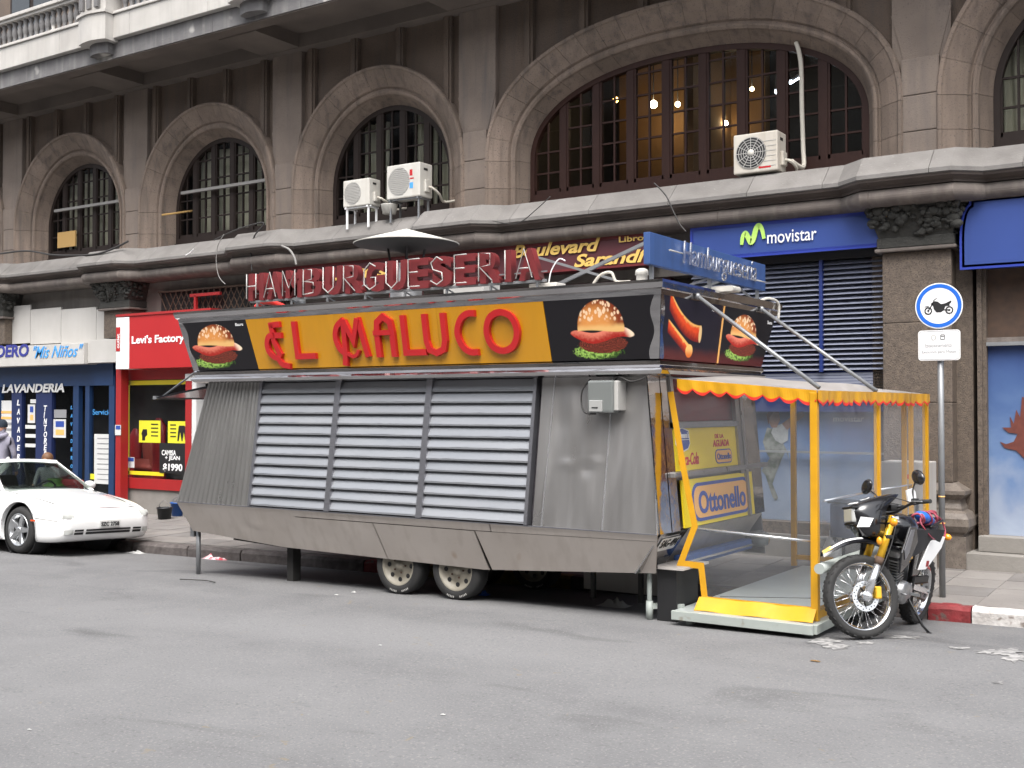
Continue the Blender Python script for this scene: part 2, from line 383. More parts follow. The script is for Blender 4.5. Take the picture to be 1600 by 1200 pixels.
S('grey_green', (0.357, 0.391, 0.3655), rough=.5, var=(0.289, 0.3145, 0.2932), scale=5, speck=((.2, .17, .13), 7, .67))
S('floor_plate', (0.34, 0.37, 0.36), rough=.35, var=(0.27, 0.29, 0.285), scale=3)
S('rubber', (0.0144, 0.0144, 0.0152), rough=.8, var=(0.028, 0.0272, 0.0264), scale=8)
S('rim_cream', (0.3024, 0.2808, 0.2304), rough=.5, var=(0.1872, 0.1656, 0.1296), scale=12)
S('rim_alloy', (.55, .56, .57), rough=.28, metal=.9)
S('chassis', (.02, .019, .018), rough=.8)
S('rust', (.10, .06, .04), rough=.9, var=(.05, .035, .028), scale=12)
S('red_in', (.32, .016, .018), rough=.4, var=(.20, .012, .014), scale=3)
S('gold_fork', (0.828, 0.483, 0.0345), rough=.25, metal=.6, coat=.3)
S('moto_black', (.010, .010, .012), rough=.22, coat=.5)
S('moto_seat', (.022, .022, .025), rough=.7, bump=.2, bscale=120)
S('moto_grey', (.20, .20, .22), rough=.35, metal=.3)
S('engine', (.5, .5, .51), rough=.42, metal=.85, var=(.22, .22, .22), scale=25)
S('silver', (.68, .69, .71), rough=.25, metal=.85)
S('amber', (.80, .30, .01), rough=.2, coat=.5)
S('lens', (.35, .35, .34), rough=.08, spec=.8, coat=.6)
S('blue_bag', (.02, .16, .62), rough=.3, var=(.015, .10, .45), scale=12)
S('red_cord', (.42, .03, .04), rough=.6, var=(.12, .06, .10), scale=60)
S('carpaint', (.86, .86, .85), rough=.16, coat=.8, spec=.5)
S('carpaint_low', (.78, .76, .71), rough=.3, coat=.4)
S('carglass', (.02, .022, .022), rough=.03, spec=.7, alpha=(.06, (.66, .70, .68)))
S('plate', (.70, .70, .68), rough=.4)
S('lamp_glass', (.45, .46, .44), rough=.1, coat=.6)
S('amber_red', (.6, .08, .02), rough=.2)
S('seat_fabric', (.035, .035, .036), rough=.9)
S('green_bag', (.09, .20, .03), rough=.6)
S('red_cloth', (.35, .02, .03), rough=.7)
S('ac_white', (0.561, 0.544, 0.5015), rough=.5, var=(0.476, 0.459, 0.4165), scale=4, streak=((.36, .31, .25), .35))
S('ac_cream', (0.527, 0.493, 0.4335), rough=.5, var=(0.425, 0.391, 0.34), scale=4, streak=((.3, .24, .18), .4))
S('ac_grille', (.40, .39, .37), rough=.6)
S('pipe_wrap', (.48, .45, .39), rough=.8, bump=.3, bscale=40)
S('galv', (.30, .31, .32), rough=.5, metal=.6, var=(.22, .225, .23), scale=6)
S('sign_blue', (.02, .13, .55), rough=.3)
S('cabinet', (0.442, 0.4165, 0.391), rough=.6, var=(0.357, 0.34, 0.3145), scale=3, streak=((.3, .26, .22), .4))
S('meter_grey', (.16, .17, .165), rough=.25, coat=.4)
S('bucket_black', (.015, .017, .02), rough=.4)
S('bucket_blue', (.02, .09, .33), rough=.4)
S('cardboard', (.45, .28, .10), rough=.9)
S('hoodie', (0.24, 0.232, 0.288), rough=.9, bump=.2, bscale=30)
S('trousers', (.03, .035, .05), rough=.9)
S('skin', (.50, .27, .18), rough=.6)
S('hair', (.10, .045, .02), rough=.6, var=(.17, .08, .035), scale=20, stretch=(4, 4, .6))
S('beanie', (.01, .018, .03), rough=.9)
S('shirt', (.25, .25, .27), rough=.9)
S('cable', (.03, .028, .027), rough=.6)
S('cable_grey', (.22, .21, .20), rough=.6)
S('litter_red', (.55, .04, .06), rough=.5, var=(.7, .66, .68), scale=18, amt=.08)
S('paper', (0.36, 0.36, 0.352), rough=.7)
S('leaf', (.16, .09, .03), rough=.8)
S('conc_step', (0.2475, 0.2325, 0.2137), rough=.85, var=(0.1725, 0.1613, 0.1462), scale=4, bump=.2, bscale=40)
S('opp_wall', (.36, .32, .28), rough=.9, var=(.28, .25, .22), scale=.6)
S('opp_glass', (.03, .035, .04), rough=.1)
S('poster_figure', (.10, .115, .085), rough=.5, var=(.28, .28, .25), scale=9, amt=.12)
S('poster_skin', (.34, .20, .14), rough=.5, var=(.2, .11, .08), scale=9)
S('poster_shirt', (.42, .42, .40), rough=.5, var=(.24, .24, .24), scale=10, amt=.2)
S('poster_hair', (.16, .045, .03), rough=.5, var=(.09, .025, .02), scale=20)
S('mannequin', (.30, .05, .03), rough=.6, var=(.2, .03, .02), scale=5)

def sky_print(name):
    """printed advertising sheet: blue sky with clouds (the print itself is blue at the top and whiter below)"""
    m = bpy.data.materials.new(name); m.use_nodes = True; N, L = m.node_tree.nodes, m.node_tree.links
    p = N['Principled BSDF']; p.inputs['Roughness'].default_value = .35
    g = N.new('ShaderNodeNewGeometry'); sp = N.new('ShaderNodeSeparateXYZ'); L.new(g.outputs['Position'], sp.inputs[0])
    n = N.new('ShaderNodeTexNoise'); n.inputs['Scale'].default_value = 1.7; n.inputs['Detail'].default_value = 5; n.inputs['Distortion'].default_value = .5; L.new(g.outputs['Position'], n.inputs['Vector'])
    a = N.new('ShaderNodeMath'); a.operation = 'MULTIPLY_ADD'; a.inputs[1].default_value = 1.7; L.new(n.outputs['Fac'], a.inputs[0]); L.new(sp.outputs['Z'], a.inputs[2])
    r = N.new('ShaderNodeValToRGB'); e = r.color_ramp.elements
    e[0].position = .30; e[0].color = (.36, .41, .50, 1); e[1].position = .86; e[1].color = (.025, .05, .17, 1)
    for pos, c in ((.45, (.25, .30, .40, 1)), (.55, (.12, .19, .34, 1)), (.68, (.06, .11, .25, 1))): x = e.new(pos); x.color = c
    mr = N.new('ShaderNodeMapRange'); mr.inputs['From Min'].default_value = 0; mr.inputs['From Max'].default_value = 4.0; L.new(a.outputs[0], mr.inputs['Value'])
    L.new(mr.outputs[0], r.inputs['Fac']); L.new(r.outputs[0], p.inputs['Base Color'])
    _M[name] = m
sky_print('poster_sky')
S('bun_dark', (.26, .045, .012), rough=.5, var=(.36, .08, .02), scale=16)
S('bun_hi', (.72, .30, .08), rough=.5, var=(.60, .20, .05), scale=20)
S('ham_hi', (.78, .38, .26), rough=.4, var=(.62, .14, .08), scale=22, amt=.2)
S('leaf_dark', (.05, .14, .02), rough=.5, var=(.12, .26, .04), scale=30)
def asphalt_mat():
    m = bpy.data.materials.new('asphalt'); m.use_nodes = True; N, L = m.node_tree.nodes, m.node_tree.links
    p = N['Principled BSDF']; p.inputs['Roughness'].default_value = .88; p.inputs['Specular IOR Level'].default_value = .35
    g = N.new('ShaderNodeNewGeometry')
    def noise(sc, det, st=(1, 1, 1), dist=0):
        mp = N.new('ShaderNodeMapping'); mp.inputs['Scale'].default_value = st; L.new(g.outputs['Position'], mp.inputs['Vector'])
        n = N.new('ShaderNodeTexNoise'); n.inputs['Scale'].default_value = sc; n.inputs['Detail'].default_value = det; n.inputs['Distortion'].default_value = dist; L.new(mp.outputs[0], n.inputs['Vector']); return n.outputs['Fac']
    def rng(v, a, b, c=0, d=1):
        r = N.new('ShaderNodeMapRange'); r.inputs['From Min'].default_value = a; r.inputs['From Max'].default_value = b; r.inputs['To Min'].default_value = c; r.inputs['To Max'].default_value = d; L.new(v, r.inputs['Value']); return r.outputs[0]
    def mix(f, a, b):
        x = N.new('ShaderNodeMix'); x.data_type = 'RGBA'; L.new(f, x.inputs[0])
        for k, v in ((6, a), (7, b)):
            if isinstance(v, tuple): x.inputs[k].default_value = v
            else: L.new(v, x.inputs[k])
        return x.outputs[2]
    c = mix(rng(noise(2.2, 6), .35, .65), (.118, .117, .120, 1), (.142, .141, .143, 1))
    c = mix(rng(noise(.35, 4, (.35, 1.6, 1), .4), .38, .68), c, (.165, .164, .166, 1))            # worn, paler wheel tracks along the street
    c = mix(rng(noise(1.1, 5, (.5, 1.3, 1), .6), .60, .74, 0, .75), c, (.075, .074, .076, 1))      # darker stains
    c = mix(rng(noise(60, 3), .56, .68, 0, .42), c, (.27, .265, .25, 1))                           # pale aggregate
    c = mix(rng(noise(38, 3), .58, .72, 0, .40), c, (.055, .055, .058, 1))                         # dark pits
    c = mix(rng(noise(5.5, 3, (1, 1, 1), 1.0), .70, .75, 0, .5), c, (.19, .15, .09, 1))            # dusty, rusty specks
    L.new(c, p.inputs['Base Color'])
    b = N.new('ShaderNodeBump'); b.inputs['Strength'].default_value = .35; b.inputs['Distance'].default_value = .012; L.new(noise(90, 4), b.inputs['Height']); L.new(b.outputs[0], p.inputs['Normal'])
    _M['asphalt'] = m
asphalt_mat()
# ------------------------------------------------------------------ printed food photographs (flat print, one sheet each)
class NG:
    """tiny node-math helper for printed pictures"""
    def __init__(s, name, axis, x0, z0, sc, sv=None):
        s.m = bpy.data.materials.new(name); s.m.use_nodes = True; s.N, s.L = s.m.node_tree.nodes, s.m.node_tree.links
        s.p = s.N['Principled BSDF']; s.p.inputs['Roughness'].default_value = .45; s.p.inputs['Specular IOR Level'].default_value = .3
        g = s.N.new('ShaderNodeNewGeometry'); q = s.N.new('ShaderNodeSeparateXYZ'); s.L.new(g.outputs['Position'], q.inputs[0])
        s.u = s.f('MULTIPLY', s.f('SUBTRACT', q.outputs[axis], x0), 1 / sc); s.v = s.f('MULTIPLY', s.f('SUBTRACT', q.outputs['Z'], z0), 1 / (sv or sc))
        c = s.N.new('ShaderNodeCombineXYZ'); s.L.new(s.u, c.inputs[0]); s.L.new(s.v, c.inputs[1]); s.uv = c.outputs[0]
    def f(s, op, a, b=0.0, c=0.0):
        n = s.N.new('ShaderNodeMath'); n.operation = op
        for i, x in enumerate((a, b, c)):
            if isinstance(x, (int, float)): n.inputs[i].default_value = x
            else: s.L.new(x, n.inputs[i])
        return n.outputs[0]
    def noise(s, sc, det=3):
        n = s.N.new('ShaderNodeTexNoise'); n.inputs['Scale'].default_value = sc; n.inputs['Detail'].default_value = det; s.L.new(s.uv, n.inputs['Vector']); return s.f('SUBTRACT', n.outputs['Fac'], .5)
    def sm(s, x, a, b):
        r = s.N.new('ShaderNodeMapRange'); r.interpolation_type = 'SMOOTHSTEP'; r.inputs['From Min'].default_value = a; r.inputs['From Max'].default_value = b; s.L.new(x, r.inputs['Value']); return r.outputs[0]
    def ell(s, cx, cy, a, b, wob=None, soft=.10, u=None):
        x = s.f('DIVIDE', s.f('SUBTRACT', u or s.u, cx), a); y = s.f('DIVIDE', s.f('SUBTRACT', s.v, cy), b)
        d = s.f('ADD', s.f('MULTIPLY', x, x), s.f('MULTIPLY', y, y))
        if wob is not None: d = s.f('ADD', d, wob)
        return s.sm(s.f('MULTIPLY', d, -1), -1 - soft, -1 + soft)
    def mix(s, fac, a, b):
        x = s.N.new('ShaderNodeMix'); x.data_type = 'RGBA'
        for k, v in ((0, fac), (6, a), (7, b)):
            if isinstance(v, tuple): x.inputs[k].default_value = (*v, 1)
            elif isinstance(v, (int, float)): x.inputs[k].default_value = v
            else: s.L.new(v, x.inputs[k])
        return x.outputs[2]
    def done(s, c): s.L.new(c, s.p.inputs['Base Color']); _M[s.m.name] = s.m
def burger_print(name, axis, x0, z0, sc, h, gain=1.0, floor=None, sv=None):
    g = NG(name, axis, x0, z0, sc, sv); n1, n2, n3 = g.noise(5), g.noise(22, 4), g.noise(60, 2); K = lambda *c: tuple(min(1, x * gain) for x in c)
    c = (.010, .009, .011)
    if floor: c = g.mix(g.sm(g.v, .16, .0), c, floor)
    # leaf
    leaf = g.ell(.42, .13, .40, .13, g.f('MULTIPLY', n2, 2.2)); c = g.mix(leaf, c, g.mix(g.sm(g.f('ADD', n2, g.f('MULTIPLY', g.u, -.25)), -.25, .12), K(.03, .07, .012), K(.36, .58, .12)))
    # meat
    pat = g.ell(.50, .235, .40, .145, g.f('MULTIPLY', n2, .55)); c = g.mix(pat, c, g.mix(g.sm(n3, -.12, .16), K(.035, .008, .006), K(.26, .05, .028)))
    # ham slices, wavy
    cen = g.f('ADD', .375, g.f('MULTIPLY', g.f('SINE', g.f('MULTIPLY_ADD', g.u, 7.5, 2.0)), .045)); t = g.f('DIVIDE', g.f('SUBTRACT', g.v, cen), .085); x4 = g.f('POWER', g.f('ABSOLUTE', g.f('DIVIDE', g.f('SUBTRACT', g.u, .50), .52)), 4)
    ham = g.sm(g.f('MULTIPLY', g.f('ADD', g.f('ADD', g.f('MULTIPLY', t, t), x4), g.f('MULTIPLY', n1, .5)), -1), -1.12, -.9)
    hc = g.mix(g.sm(g.f('ADD', t, g.f('MULTIPLY', n2, 1.6)), -.8, .9), K(.34, .018, .012), K(.70, .20, .13)); hc = g.mix(g.sm(g.f('ADD', g.u, g.f('MULTIPLY', t, .05)), .84, .98), hc, K(.82, .66, .48)); c = g.mix(ham, c, hc)
    # bun
    cut = g.sm(g.f('SUBTRACT', g.v, g.f('MULTIPLY_ADD', g.f('SINE', g.f('MULTIPLY', g.u, 6.0)), .02, .44)), -.012, .012)
    bun = g.f('MULTIPLY', g.ell(.485, .50, .385, .385 * h, g.f('MULTIPLY', n1, .10), .05), cut)
    edge = g.f('ADD', g.f('POWER', g.f('DIVIDE', g.f('SUBTRACT', g.u, .40), .42), 2), g.f('POWER', g.f('DIVIDE', g.f('SUBTRACT', g.v, .54), .36 * h), 2))
    bc = g.mix(g.sm(g.f('ADD', edge, g.f('MULTIPLY', n2, .3)), .10, .95), K(.66, .27, .07), K(.20, .035, .010)); bc = g.mix(g.sm(g.f('ADD', g.v, g.f('MULTIPLY', n1, .08)), .58, .47), bc, K(.74, .44, .16))
    vo = g.N.new('ShaderNodeTexVoronoi'); vo.inputs['Scale'].default_value = 19; mp = g.N.new('ShaderNodeMapping'); mp.inputs['Scale'].default_value = (1, .62, 1); mp.inputs['Rotation'].default_value = (0, 0, .5); g.L.new(g.uv, mp.inputs[0]); g.L.new(mp.outputs[0], vo.inputs['Vector'])
    seed = g.f('MULTIPLY', g.sm(vo.outputs['Distance'], .50, .34), g.sm(g.f('ADD', g.v, g.f('MULTIPLY', n1, .12)), .56 + .06 * (h - 1), .64 + .08 * (h - 1)))
    bc = g.mix(seed, bc, K(.80, .56, .36)); c = g.mix(bun, c, bc)
    g.done(c)
def sausage_print(name, x0, z0, sc):
    g = NG(name, 'Y', x0, z0, sc); n1, n2 = g.noise(6), g.noise(24, 3)
    c = g.mix(g.sm(g.f('ADD', g.v, g.f('MULTIPLY', n1, .08)), .12, .0), (.010, .008, .016), (.10, .016, .014))
    def sausage(c, fn, w, u0, u1, wu):
        t = g.f('DIVIDE', g.f('SUBTRACT', g.v, fn), w); m = g.f('MULTIPLY', g.sm(g.f('MULTIPLY', g.f('ABSOLUTE', t), -1), -1.08, -.9), g.f('MULTIPLY', g.sm(g.u, u0 - .012, u0 + .012), g.sm(g.u, u1 + .012, u1 - .012)))
        k = g.mix(g.sm(g.f('ADD', t, g.f('MULTIPLY', n2, .8)), -.9, .35), (.22, .010, .006), (.80, .075, .012)); k = g.mix(g.sm(g.f('ADD', g.f('ADD', t, g.f('MULTIPLY', n2, .9)), g.f('MULTIPLY', g.u, wu)), .55, 1.0), k, (.95, .52, .14)); return g.mix(m, c, k)
    q = g.f('SUBTRACT', g.u, .66); c = sausage(c, g.f('MULTIPLY_ADD', g.f('MULTIPLY', q, q), .62, .225), .075, .02, .70, .15)
    endc = g.ell(.70, .225, .032, .078); c = g.mix(endc, c, (.84, .55, .26))
    c = sausage(c, g.f('MULTIPLY_ADD', g.u, -.43, .275), .055, .03, .50, .9)
    tip = g.ell(.50, .065, .075, .06); c = g.mix(tip, c, g.mix(g.sm(g.v, .01, .10), (.75, .16, .02), (.96, .58, .18))); g.done(c)
burger_print('burger_a', 'X', -10.03, 2.283, .76, .92, sv=.565); burger_print('burger_b', 'X', -5.07, 2.272, .60, 1.12, sv=.55); burger_print('burger_c', 'Y', 10.03, 2.30, .84, .92, 1.3, (.085, .012, .012), sv=.53); sausage_print('sausages', 8.72, 2.285, 1.0)
# ================================================================== GROUND
road = MB()
xs = [-300, -120, -60] + [-40 + i for i in range(0, 53)] + [20, 40, 100, 300]
ys = [-6, -4, -2, 0, 2, 4, 6, 7, 8, 8.4, 8.8, 9.0, 9.2, 9.5, 10, None]
road.add([(x, (y if y is not None else YK(x) + .1), G(x, y if y is not None else YK(x) + .1)) for x in xs for y in ys],
         [(i * 16 + j, (i + 1) * 16 + j, (i + 1) * 16 + j + 1, i * 16 + j + 1) for i in range(len(xs) - 1) for j in range(15)], True)
tag(road.build('road', 'asphalt'), kind='structure')
# paving bed under the tiles, then the tiles
bed = MB(); bxs = [-300, -60, -30, -20, -10, 0, 10, 60, 300]
bed.add([(x, y + (YK(x) - 10.45 if k == 0 else 0), (SWZ(x, YK(x) + .1) if k == 0 else SWZ(x, 14.4)) - .012) for x in bxs for k, y in enumerate((10.55, 14.4))],
        [(i * 2, i * 2 + 2, i * 2 + 3, i * 2 + 1) for i in range(len(bxs) - 1)])
pavement = tag(bed.build('pavement', 'pave_bed'), kind='structure')
tile_me = [MB().box(-.247, .247, -.247, .247, -.03, 0).mesh('paving_tile') for _ in range(2)]
for me, mt in zip(tile_me, ('pave', 'pave_b')): me.materials.append(M(mt))
for i in range(43):
    for j in range(6):
        x = -21.9 + .5 * i; y = 10.93 + .5 * j + (x + 12.14) * .011
        if y > 13.75: continue
        o = link('paving_tile', random.choice(tile_me), None, pavement)
        o.location = (x, y, SWZ(x, y) + random.uniform(-.002, .002)); o.rotation_euler = (R(1.1) + random.uniform(-.004, .004), R(-.77) + random.uniform(-.004, .004), R(.6))
tagged = MB(); tagged.box(-300, 300, -9.5, -6, -.5, .12)
tag(tagged.build('pavement', 'pave'), kind='structure')
# kerb of separate stones; painted ones on the right and under the trailer
kerb = tag(empty('kerb', (-6, 10.5, 0)), kind='structure'); WORLD[kerb] = Vector((-6, 10.5, 0))
x = -27.0; xr0, xw0 = PY(1450, 950, 10.68).x, PY(1518, 950, 10.68).x
bounds = []
while x < 6: bounds.append(x); x += random.uniform(.9, 1.15)
bounds = [b for b in bounds if not (xr0 - .7 < b < xw0 + .6)] + [xr0, xw0, xw0 + .62]
bounds.sort()
for a, b in zip(bounds[:-1], bounds[1:]):
    m_ = MB(); c = (a + b) / 2
    mat = 'kerb_grey'
    if abs(a - xr0) < .01: mat = 'kerb_red'
    elif a >= xw0 - .01: mat = 'kerb_white'
    elif -9.2 < c < -8.1: mat = 'kerb_red' if c < -8.6 else 'kerb_yellow'
    elif -8.1 <= c < -6.6: mat = 'kerb_yellow'
    n = 5; pts = []
    for i in range(n + 1):
        xx = a + .006 + (b - a - .012) * i / n; k = YK(xx); zt = G(xx, k) + .142; jz = random.uniform(-.006, .004); jy = random.uniform(-.008, .008)
        pts += [(xx, k + jy, zt - .28), (xx, k + jy, zt - .035 + jz), (xx, k + .03 + jy, zt + jz), (xx, k + .16, zt + jz * .5), (xx, k + .16, zt - .28)]
    m_.add(pts, [(i * 5 + j, i * 5 + j + 1, (i + 1) * 5 + j + 1, (i + 1) * 5 + j) for i in range(n) for j in range(4)] + [(0, 1, 2, 3, 4), tuple(n * 5 + q for q in (4, 3, 2, 1, 0))])
    m_.build('kerb_stone', mat, kerb)
# worn white paint flecks on the road by the motorcycle
for i, (cx, cy, w, h) in enumerate(((1290, 1002, 34, 7), (1305, 1012, 24, 6), (1352, 1006, 20, 3), (1410, 992, 40, 4), (1575, 1020, 40, 10), (1590, 1032, 36, 9), (1545, 1022, 24, 5), (1500, 1015, 20, 3), (1560, 1072, 10, 3))):
    m_ = MB(); pts = []
    for k in range(22):
        a = 2 * math.pi * k / 22; r = random.uniform(.35, 1.1); q = PZ(cx + w * r * math.cos(a), cy + h * r * math.sin(a), 0.02); pts.append((q.x, q.y))
    m_.add([(px, py, G(px, py) + .004) for px, py in pts], [tuple(range(22))])
    tag(m_.build('paint_patch', 'road_paint', fix=False), kind='structure')

# ================================================================== STONE BUILDING
bld = wthing('stone_building', 'old brown stone building with arched upper windows behind the food trailer', 'building', (-10, 13.4, 0))
PIERS = [-24.91, -21.05, -17.19, -13.33, -9.48, -3.2, .66, 4.52]
SILL, SPR = 4.83, 5.4
BAYS = []
for a, b in zip(PIERS[:-1], PIERS[1:]):
    big = b - a > 5
    BAYS.append(dict(c=(a + b) / 2, a=a, b=b, big=big, ao=2.95 if big else 1.75, bo=1.76 if big else 1.75, aw=2.42 if big else 1.2, bw=1.19 if big else 1.2, n=2.25 if big else 2.0))
def arch_pt(B, s, t):
    """s 0 window edge .. 1 outer edge; t 0..1 from right spring over the crown to the left spring"""
    A = B['aw'] + (B['ao'] - B['aw']) * s; Bh = B['bw'] + (B['bo'] - B['bw']) * s; g = math.pi * t; e = 2 / B['n']
    c, sn = math.cos(g), math.sin(g)
    return B['c'] + A * math.copysign(abs(c) ** e, c), SPR + Bh * abs(sn) ** e
def arch_z(B, s, x):
    A = B['aw'] + (B['ao'] - B['aw']) * s; Bh = B['bw'] + (B['bo'] - B['bw']) * s
    u = min(1.0, abs(x - B['c']) / A); return SPR + Bh * (1 - u ** B['n']) ** (1 / B['n'])
PROF = [(1.0, 13.55), (1.0, 13.29), (.97, 13.262), (.90, 13.268), (.87, 13.29), (.66, 13.36), (.46, 13.45), (.425, 13.49), (.385, 13.49), (.355, 13.455), (.30, 13.452), (.25, 13.475), (.23, 13.52), (0.02, 13.735), (0.02, 13.82), (.6, 13.82)]
SOFF = 7.68
vis = [B for B in BAYS if B['c'] < .5]
for B in vis:
    arch = wpart('archivolt', bld)
    ns = 23 if B['big'] else 13
    # split by arc length
    N_ = 400; L_ = [0]; pp = arch_pt(B, .6, 0)
    for i in range(1, N_ + 1):
        q = arch_pt(B, .6, i / N_); L_.append(L_[-1] + math.hypot(q[0] - pp[0], q[1] - pp[1])); pp = q
    def t_at(l):
        for i in range(N_):
            if L_[i + 1] >= l: return (i + (l - L_[i]) / max(1e-9, L_[i + 1] - L_[i])) / N_
        return 1.0
    for k in range(ns):
        g = .0018; t0 = t_at(L_[-1] * k / ns + (g if k else 0)); t1 = t_at(L_[-1] * (k + 1) / ns - (g if k < ns - 1 else 0))
        m_ = MB(); sg = 4; P_ = len(PROF); vs_ = []
        for i in range(sg + 1):
            t = t0 + (t1 - t0) * i / sg
            for s_, y_ in PROF:
                x_, z_ = arch_pt(B, s_, t); vs_.append((x_, y_, z_))
        fs_ = [(i * P_ + j, i * P_ + (j + 1) % P_, (i + 1) * P_ + (j + 1) % P_, (i + 1) * P_ + j) for i in range(sg) for j in range(P_)]
        fs_ += [tuple(range(P_)), tuple(sg * P_ + j for j in reversed(range(P_)))]
        m_.add(vs_, fs_).build('voussoir', 'stone', arch)
    for sgn in (1, -1):                      # straight jamb stones below the spring
        for z0, z1 in ((4.62, 5.0), (5.005, 5.395)):
            m_ = MB(); P_ = len(PROF)
            vs_ = [(B['c'] + sgn * (B['aw'] + (B['ao'] - B['aw']) * s_), y_, z) for z in (z0, z1) for s_, y_ in PROF]
            m_.add(vs_, [(j, (j + 1) % P_, P_ + (j + 1) % P_, P_ + j) for j in range(P_)] + [tuple(range(P_)), tuple(P_ + j for j in reversed(range(P_)))])
            m_.build('jamb_stone', 'stone', arch)
# upper wall panels, ribs and pilaster strips
wallm = MB()
for B in BAYS:
    n = 48
    for i in range(n):
        x0, x1 = B['a'] + (B['b'] - B['a']) * i / n, B['a'] + (B['b'] - B['a']) * (i + 1) / n
        def zb(x): return arch_z(B, .8, x) if abs(x - B['c']) < B['aw'] + (B['ao'] - B['aw']) * .8 else 4.6
        wallm.add([(x0, 13.44, zb(x0)), (x1, 13.44, zb(x1)), (x1, 13.44, SOFF + .3), (x0, 13.44, SOFF + .3)], [(0, 1, 2, 3)])
wallm.build('upper_wall', 'stone_wall', bld)
for B in vis:
    offs = (-2.25, -1.35, -.45, .45, 1.35, 2.25) if B['big'] else (-1.38, -.46, .46, 1.38)
    for d in offs:
        x_ = B['c'] + d; zb = arch_z(B, .9, x_)
        MB().box(x_ - .075, x_ + .075, 13.36, 13.45, zb, SOFF).box(x_ - .035, x_ + .035, 13.335, 13.37, zb, SOFF).build('wall_rib', 'stone_wall', bld)
for p in PIERS[:-1]:
    wide = .33
    MB().box(p - wide, p + wide, 13.355, 13.45, 5.6, SOFF).build('pilaster_strip', 'stone_pier', bld, bevel=.008)
    # pier block between two arches, in courses
    for z0, z1 in ((4.6, 5.02), (5.026, 5.44), (5.446, 5.87)):
        MB().box(p - .21, p + .21, 13.29, 13.5, z0, z1).build('pier_stone', 'stone_pier', bld, bevel=.012)
    m_ = MB()
    pts = [(-.2, 0), (.2, 0), (.34, .55), (-.34, .55)]
    m_.prism(pts, .095, FRONT(p, 13.44, 5.876)); m_.build('pier_stone', 'stone_pier', bld, bevel=.008)
# sills
for B in vis:
    MB().box(B['c'] - B['aw'] - .05, B['c'] + B['aw'] + .05, 13.69, 13.9, 4.60, SILL).build('window_sill', 'wood_red' if B['big'] else 'wood_dark', bld)
# cornice with breaks over the piers
def ycor(x):
    d = min(abs(x - p) for p in PIERS); return -.24 * (1 - min(1, max(0, (d - .5) / .28)))
CORN = [(13.5, 4.68), (13.0, 4.665), (12.73, 4.415), (12.73, 4.37), (12.80, 4.345), (12.82, 4.33)]
CORN_S = [(12.81, 4.345), (12.755, 4.36), (12.765, 4.335), (12.85, 4.315), (12.875, 4.30), (12.875, 4.275), (13.5, 4.27), (13.5, 4.345)]
def sweep(prof, x0, x1, closed=True):
    xs_ = sorted(set([x0, x1] + [q for p in PIERS for q in (p - .78, p - .5, p + .5, p + .78) if x0 < q < x1])); k = len(prof)
    m_ = MB(); vs_ = []
    for x in xs_:
        o = ycor(x)
        for y, z in prof: vs_.append((x, y + (o if y < 13.2 else 0), z))
    fs_ = [(i * k + j, i * k + (j + 1) % k, (i + 1) * k + (j + 1) % k, (i + 1) * k + j) for i in range(len(xs_) - 1) for j in range(k)]
    fs_ += [tuple(range(k)), tuple((len(xs_) - 1) * k + j for j in reversed(range(k)))]
    return m_.add(vs_, fs_)
x = -24.5
while x < 3:
    w = random.uniform(.85, 1.25); x1 = min(3.2, x + w)
    sweep(CORN, x + .003, x1 - .003).build('cornice_slab', 'flashing', bld)
    x = x1
x = -24.5
while x < 3:
    x1 = min(3.2, x + 1.9)
    sweep(CORN_S, x + .002, x1 - .002).build('cornice_moulding', 'cornice', bld)
    tor = [(12.86 + .095 * math.cos(a) * -1, 4.185 + .095 * math.sin(a)) for a in [R(-100 + 20 * i) for i in range(11)]]
    tor = [(12.95, 4.09)] + [(12.93 - .10 * math.cos(R(-80 + 16 * i)), 4.185 + .088 * math.sin(R(-80 + 16 * i))) for i in range(11)] + [(12.95, 4.275), (13.4, 4.275), (13.4, 4.09)]
    sweep(tor, x + .002, x1 - .002).build('torus_moulding', 'torus', bld)
    x = x1
# soffit, console beams and balcony
BF = 12.0
MB().box(-26, 4, BF + .2, 13.5, SOFF + .22, SOFF + .4).build('balcony_slab', 'soffit', bld)
MB().box(-26, 4, BF + .02, BF + .26, SOFF + .03, SOFF + .22).build('edge_beam', 'soffit', bld)
MB().box(-26, 4, 13.2, 13.44, SOFF, SOFF + .22).build('wall_plate', 'soffit', bld)
for p in PIERS: MB().box(p - .42, p + .42, BF + .26, 13.2, SOFF + .01, SOFF + .22).build('console_beam', 'soffit', bld)
x = -25.0
while x < -8:
    x1 = x + 1.9
    MB().box(x + .003, x1 - .003, BF, BF + .2, SOFF + .05, SOFF + .34).build('balcony_band', 'stone_band', bld)
    MB().box(x + .003, x1 - .003, BF - .10, BF + .2, SOFF + .345, SOFF + .74).build('balcony_plinth', 'stone_light', bld, bevel=.01)
    MB().box(x + .003, x1 - .003, BF - .13, BF + .16, SOFF + .742, SOFF + .775).box(x + .003, x1 - .003, BF - .11, BF + .15, SOFF + .775, SOFF + .80).build('balcony_moulding', 'stone_light', bld, bevel=.006)
    MB().box(x + .003, x1 - .003, BF - .14, BF + .14, SOFF + 1.24, SOFF + 1.30).box(x + .003, x1 - .003, BF - .10, BF + .10, SOFF + 1.19, SOFF + 1.24).build('handrail', 'stone_light', bld, bevel=.008)
    x = x1
peds = [PY(144, 40, 11.75).x, PY(382, 2, 11.75).x]
dp = peds[1] - peds[0]
peds = [peds[0] - dp] + peds + [peds[1] + dp]
balu = MB().lathe([(.05, 0), (.05, .04), (.03, .06), (.045, .12), (.058, .19), (.045, .25), (.03, .30), (.045, .34), (.05, .36), (.05, .392)], 10).mesh('baluster')
balu.materials.append(M('stone_band'))
x = -24.8
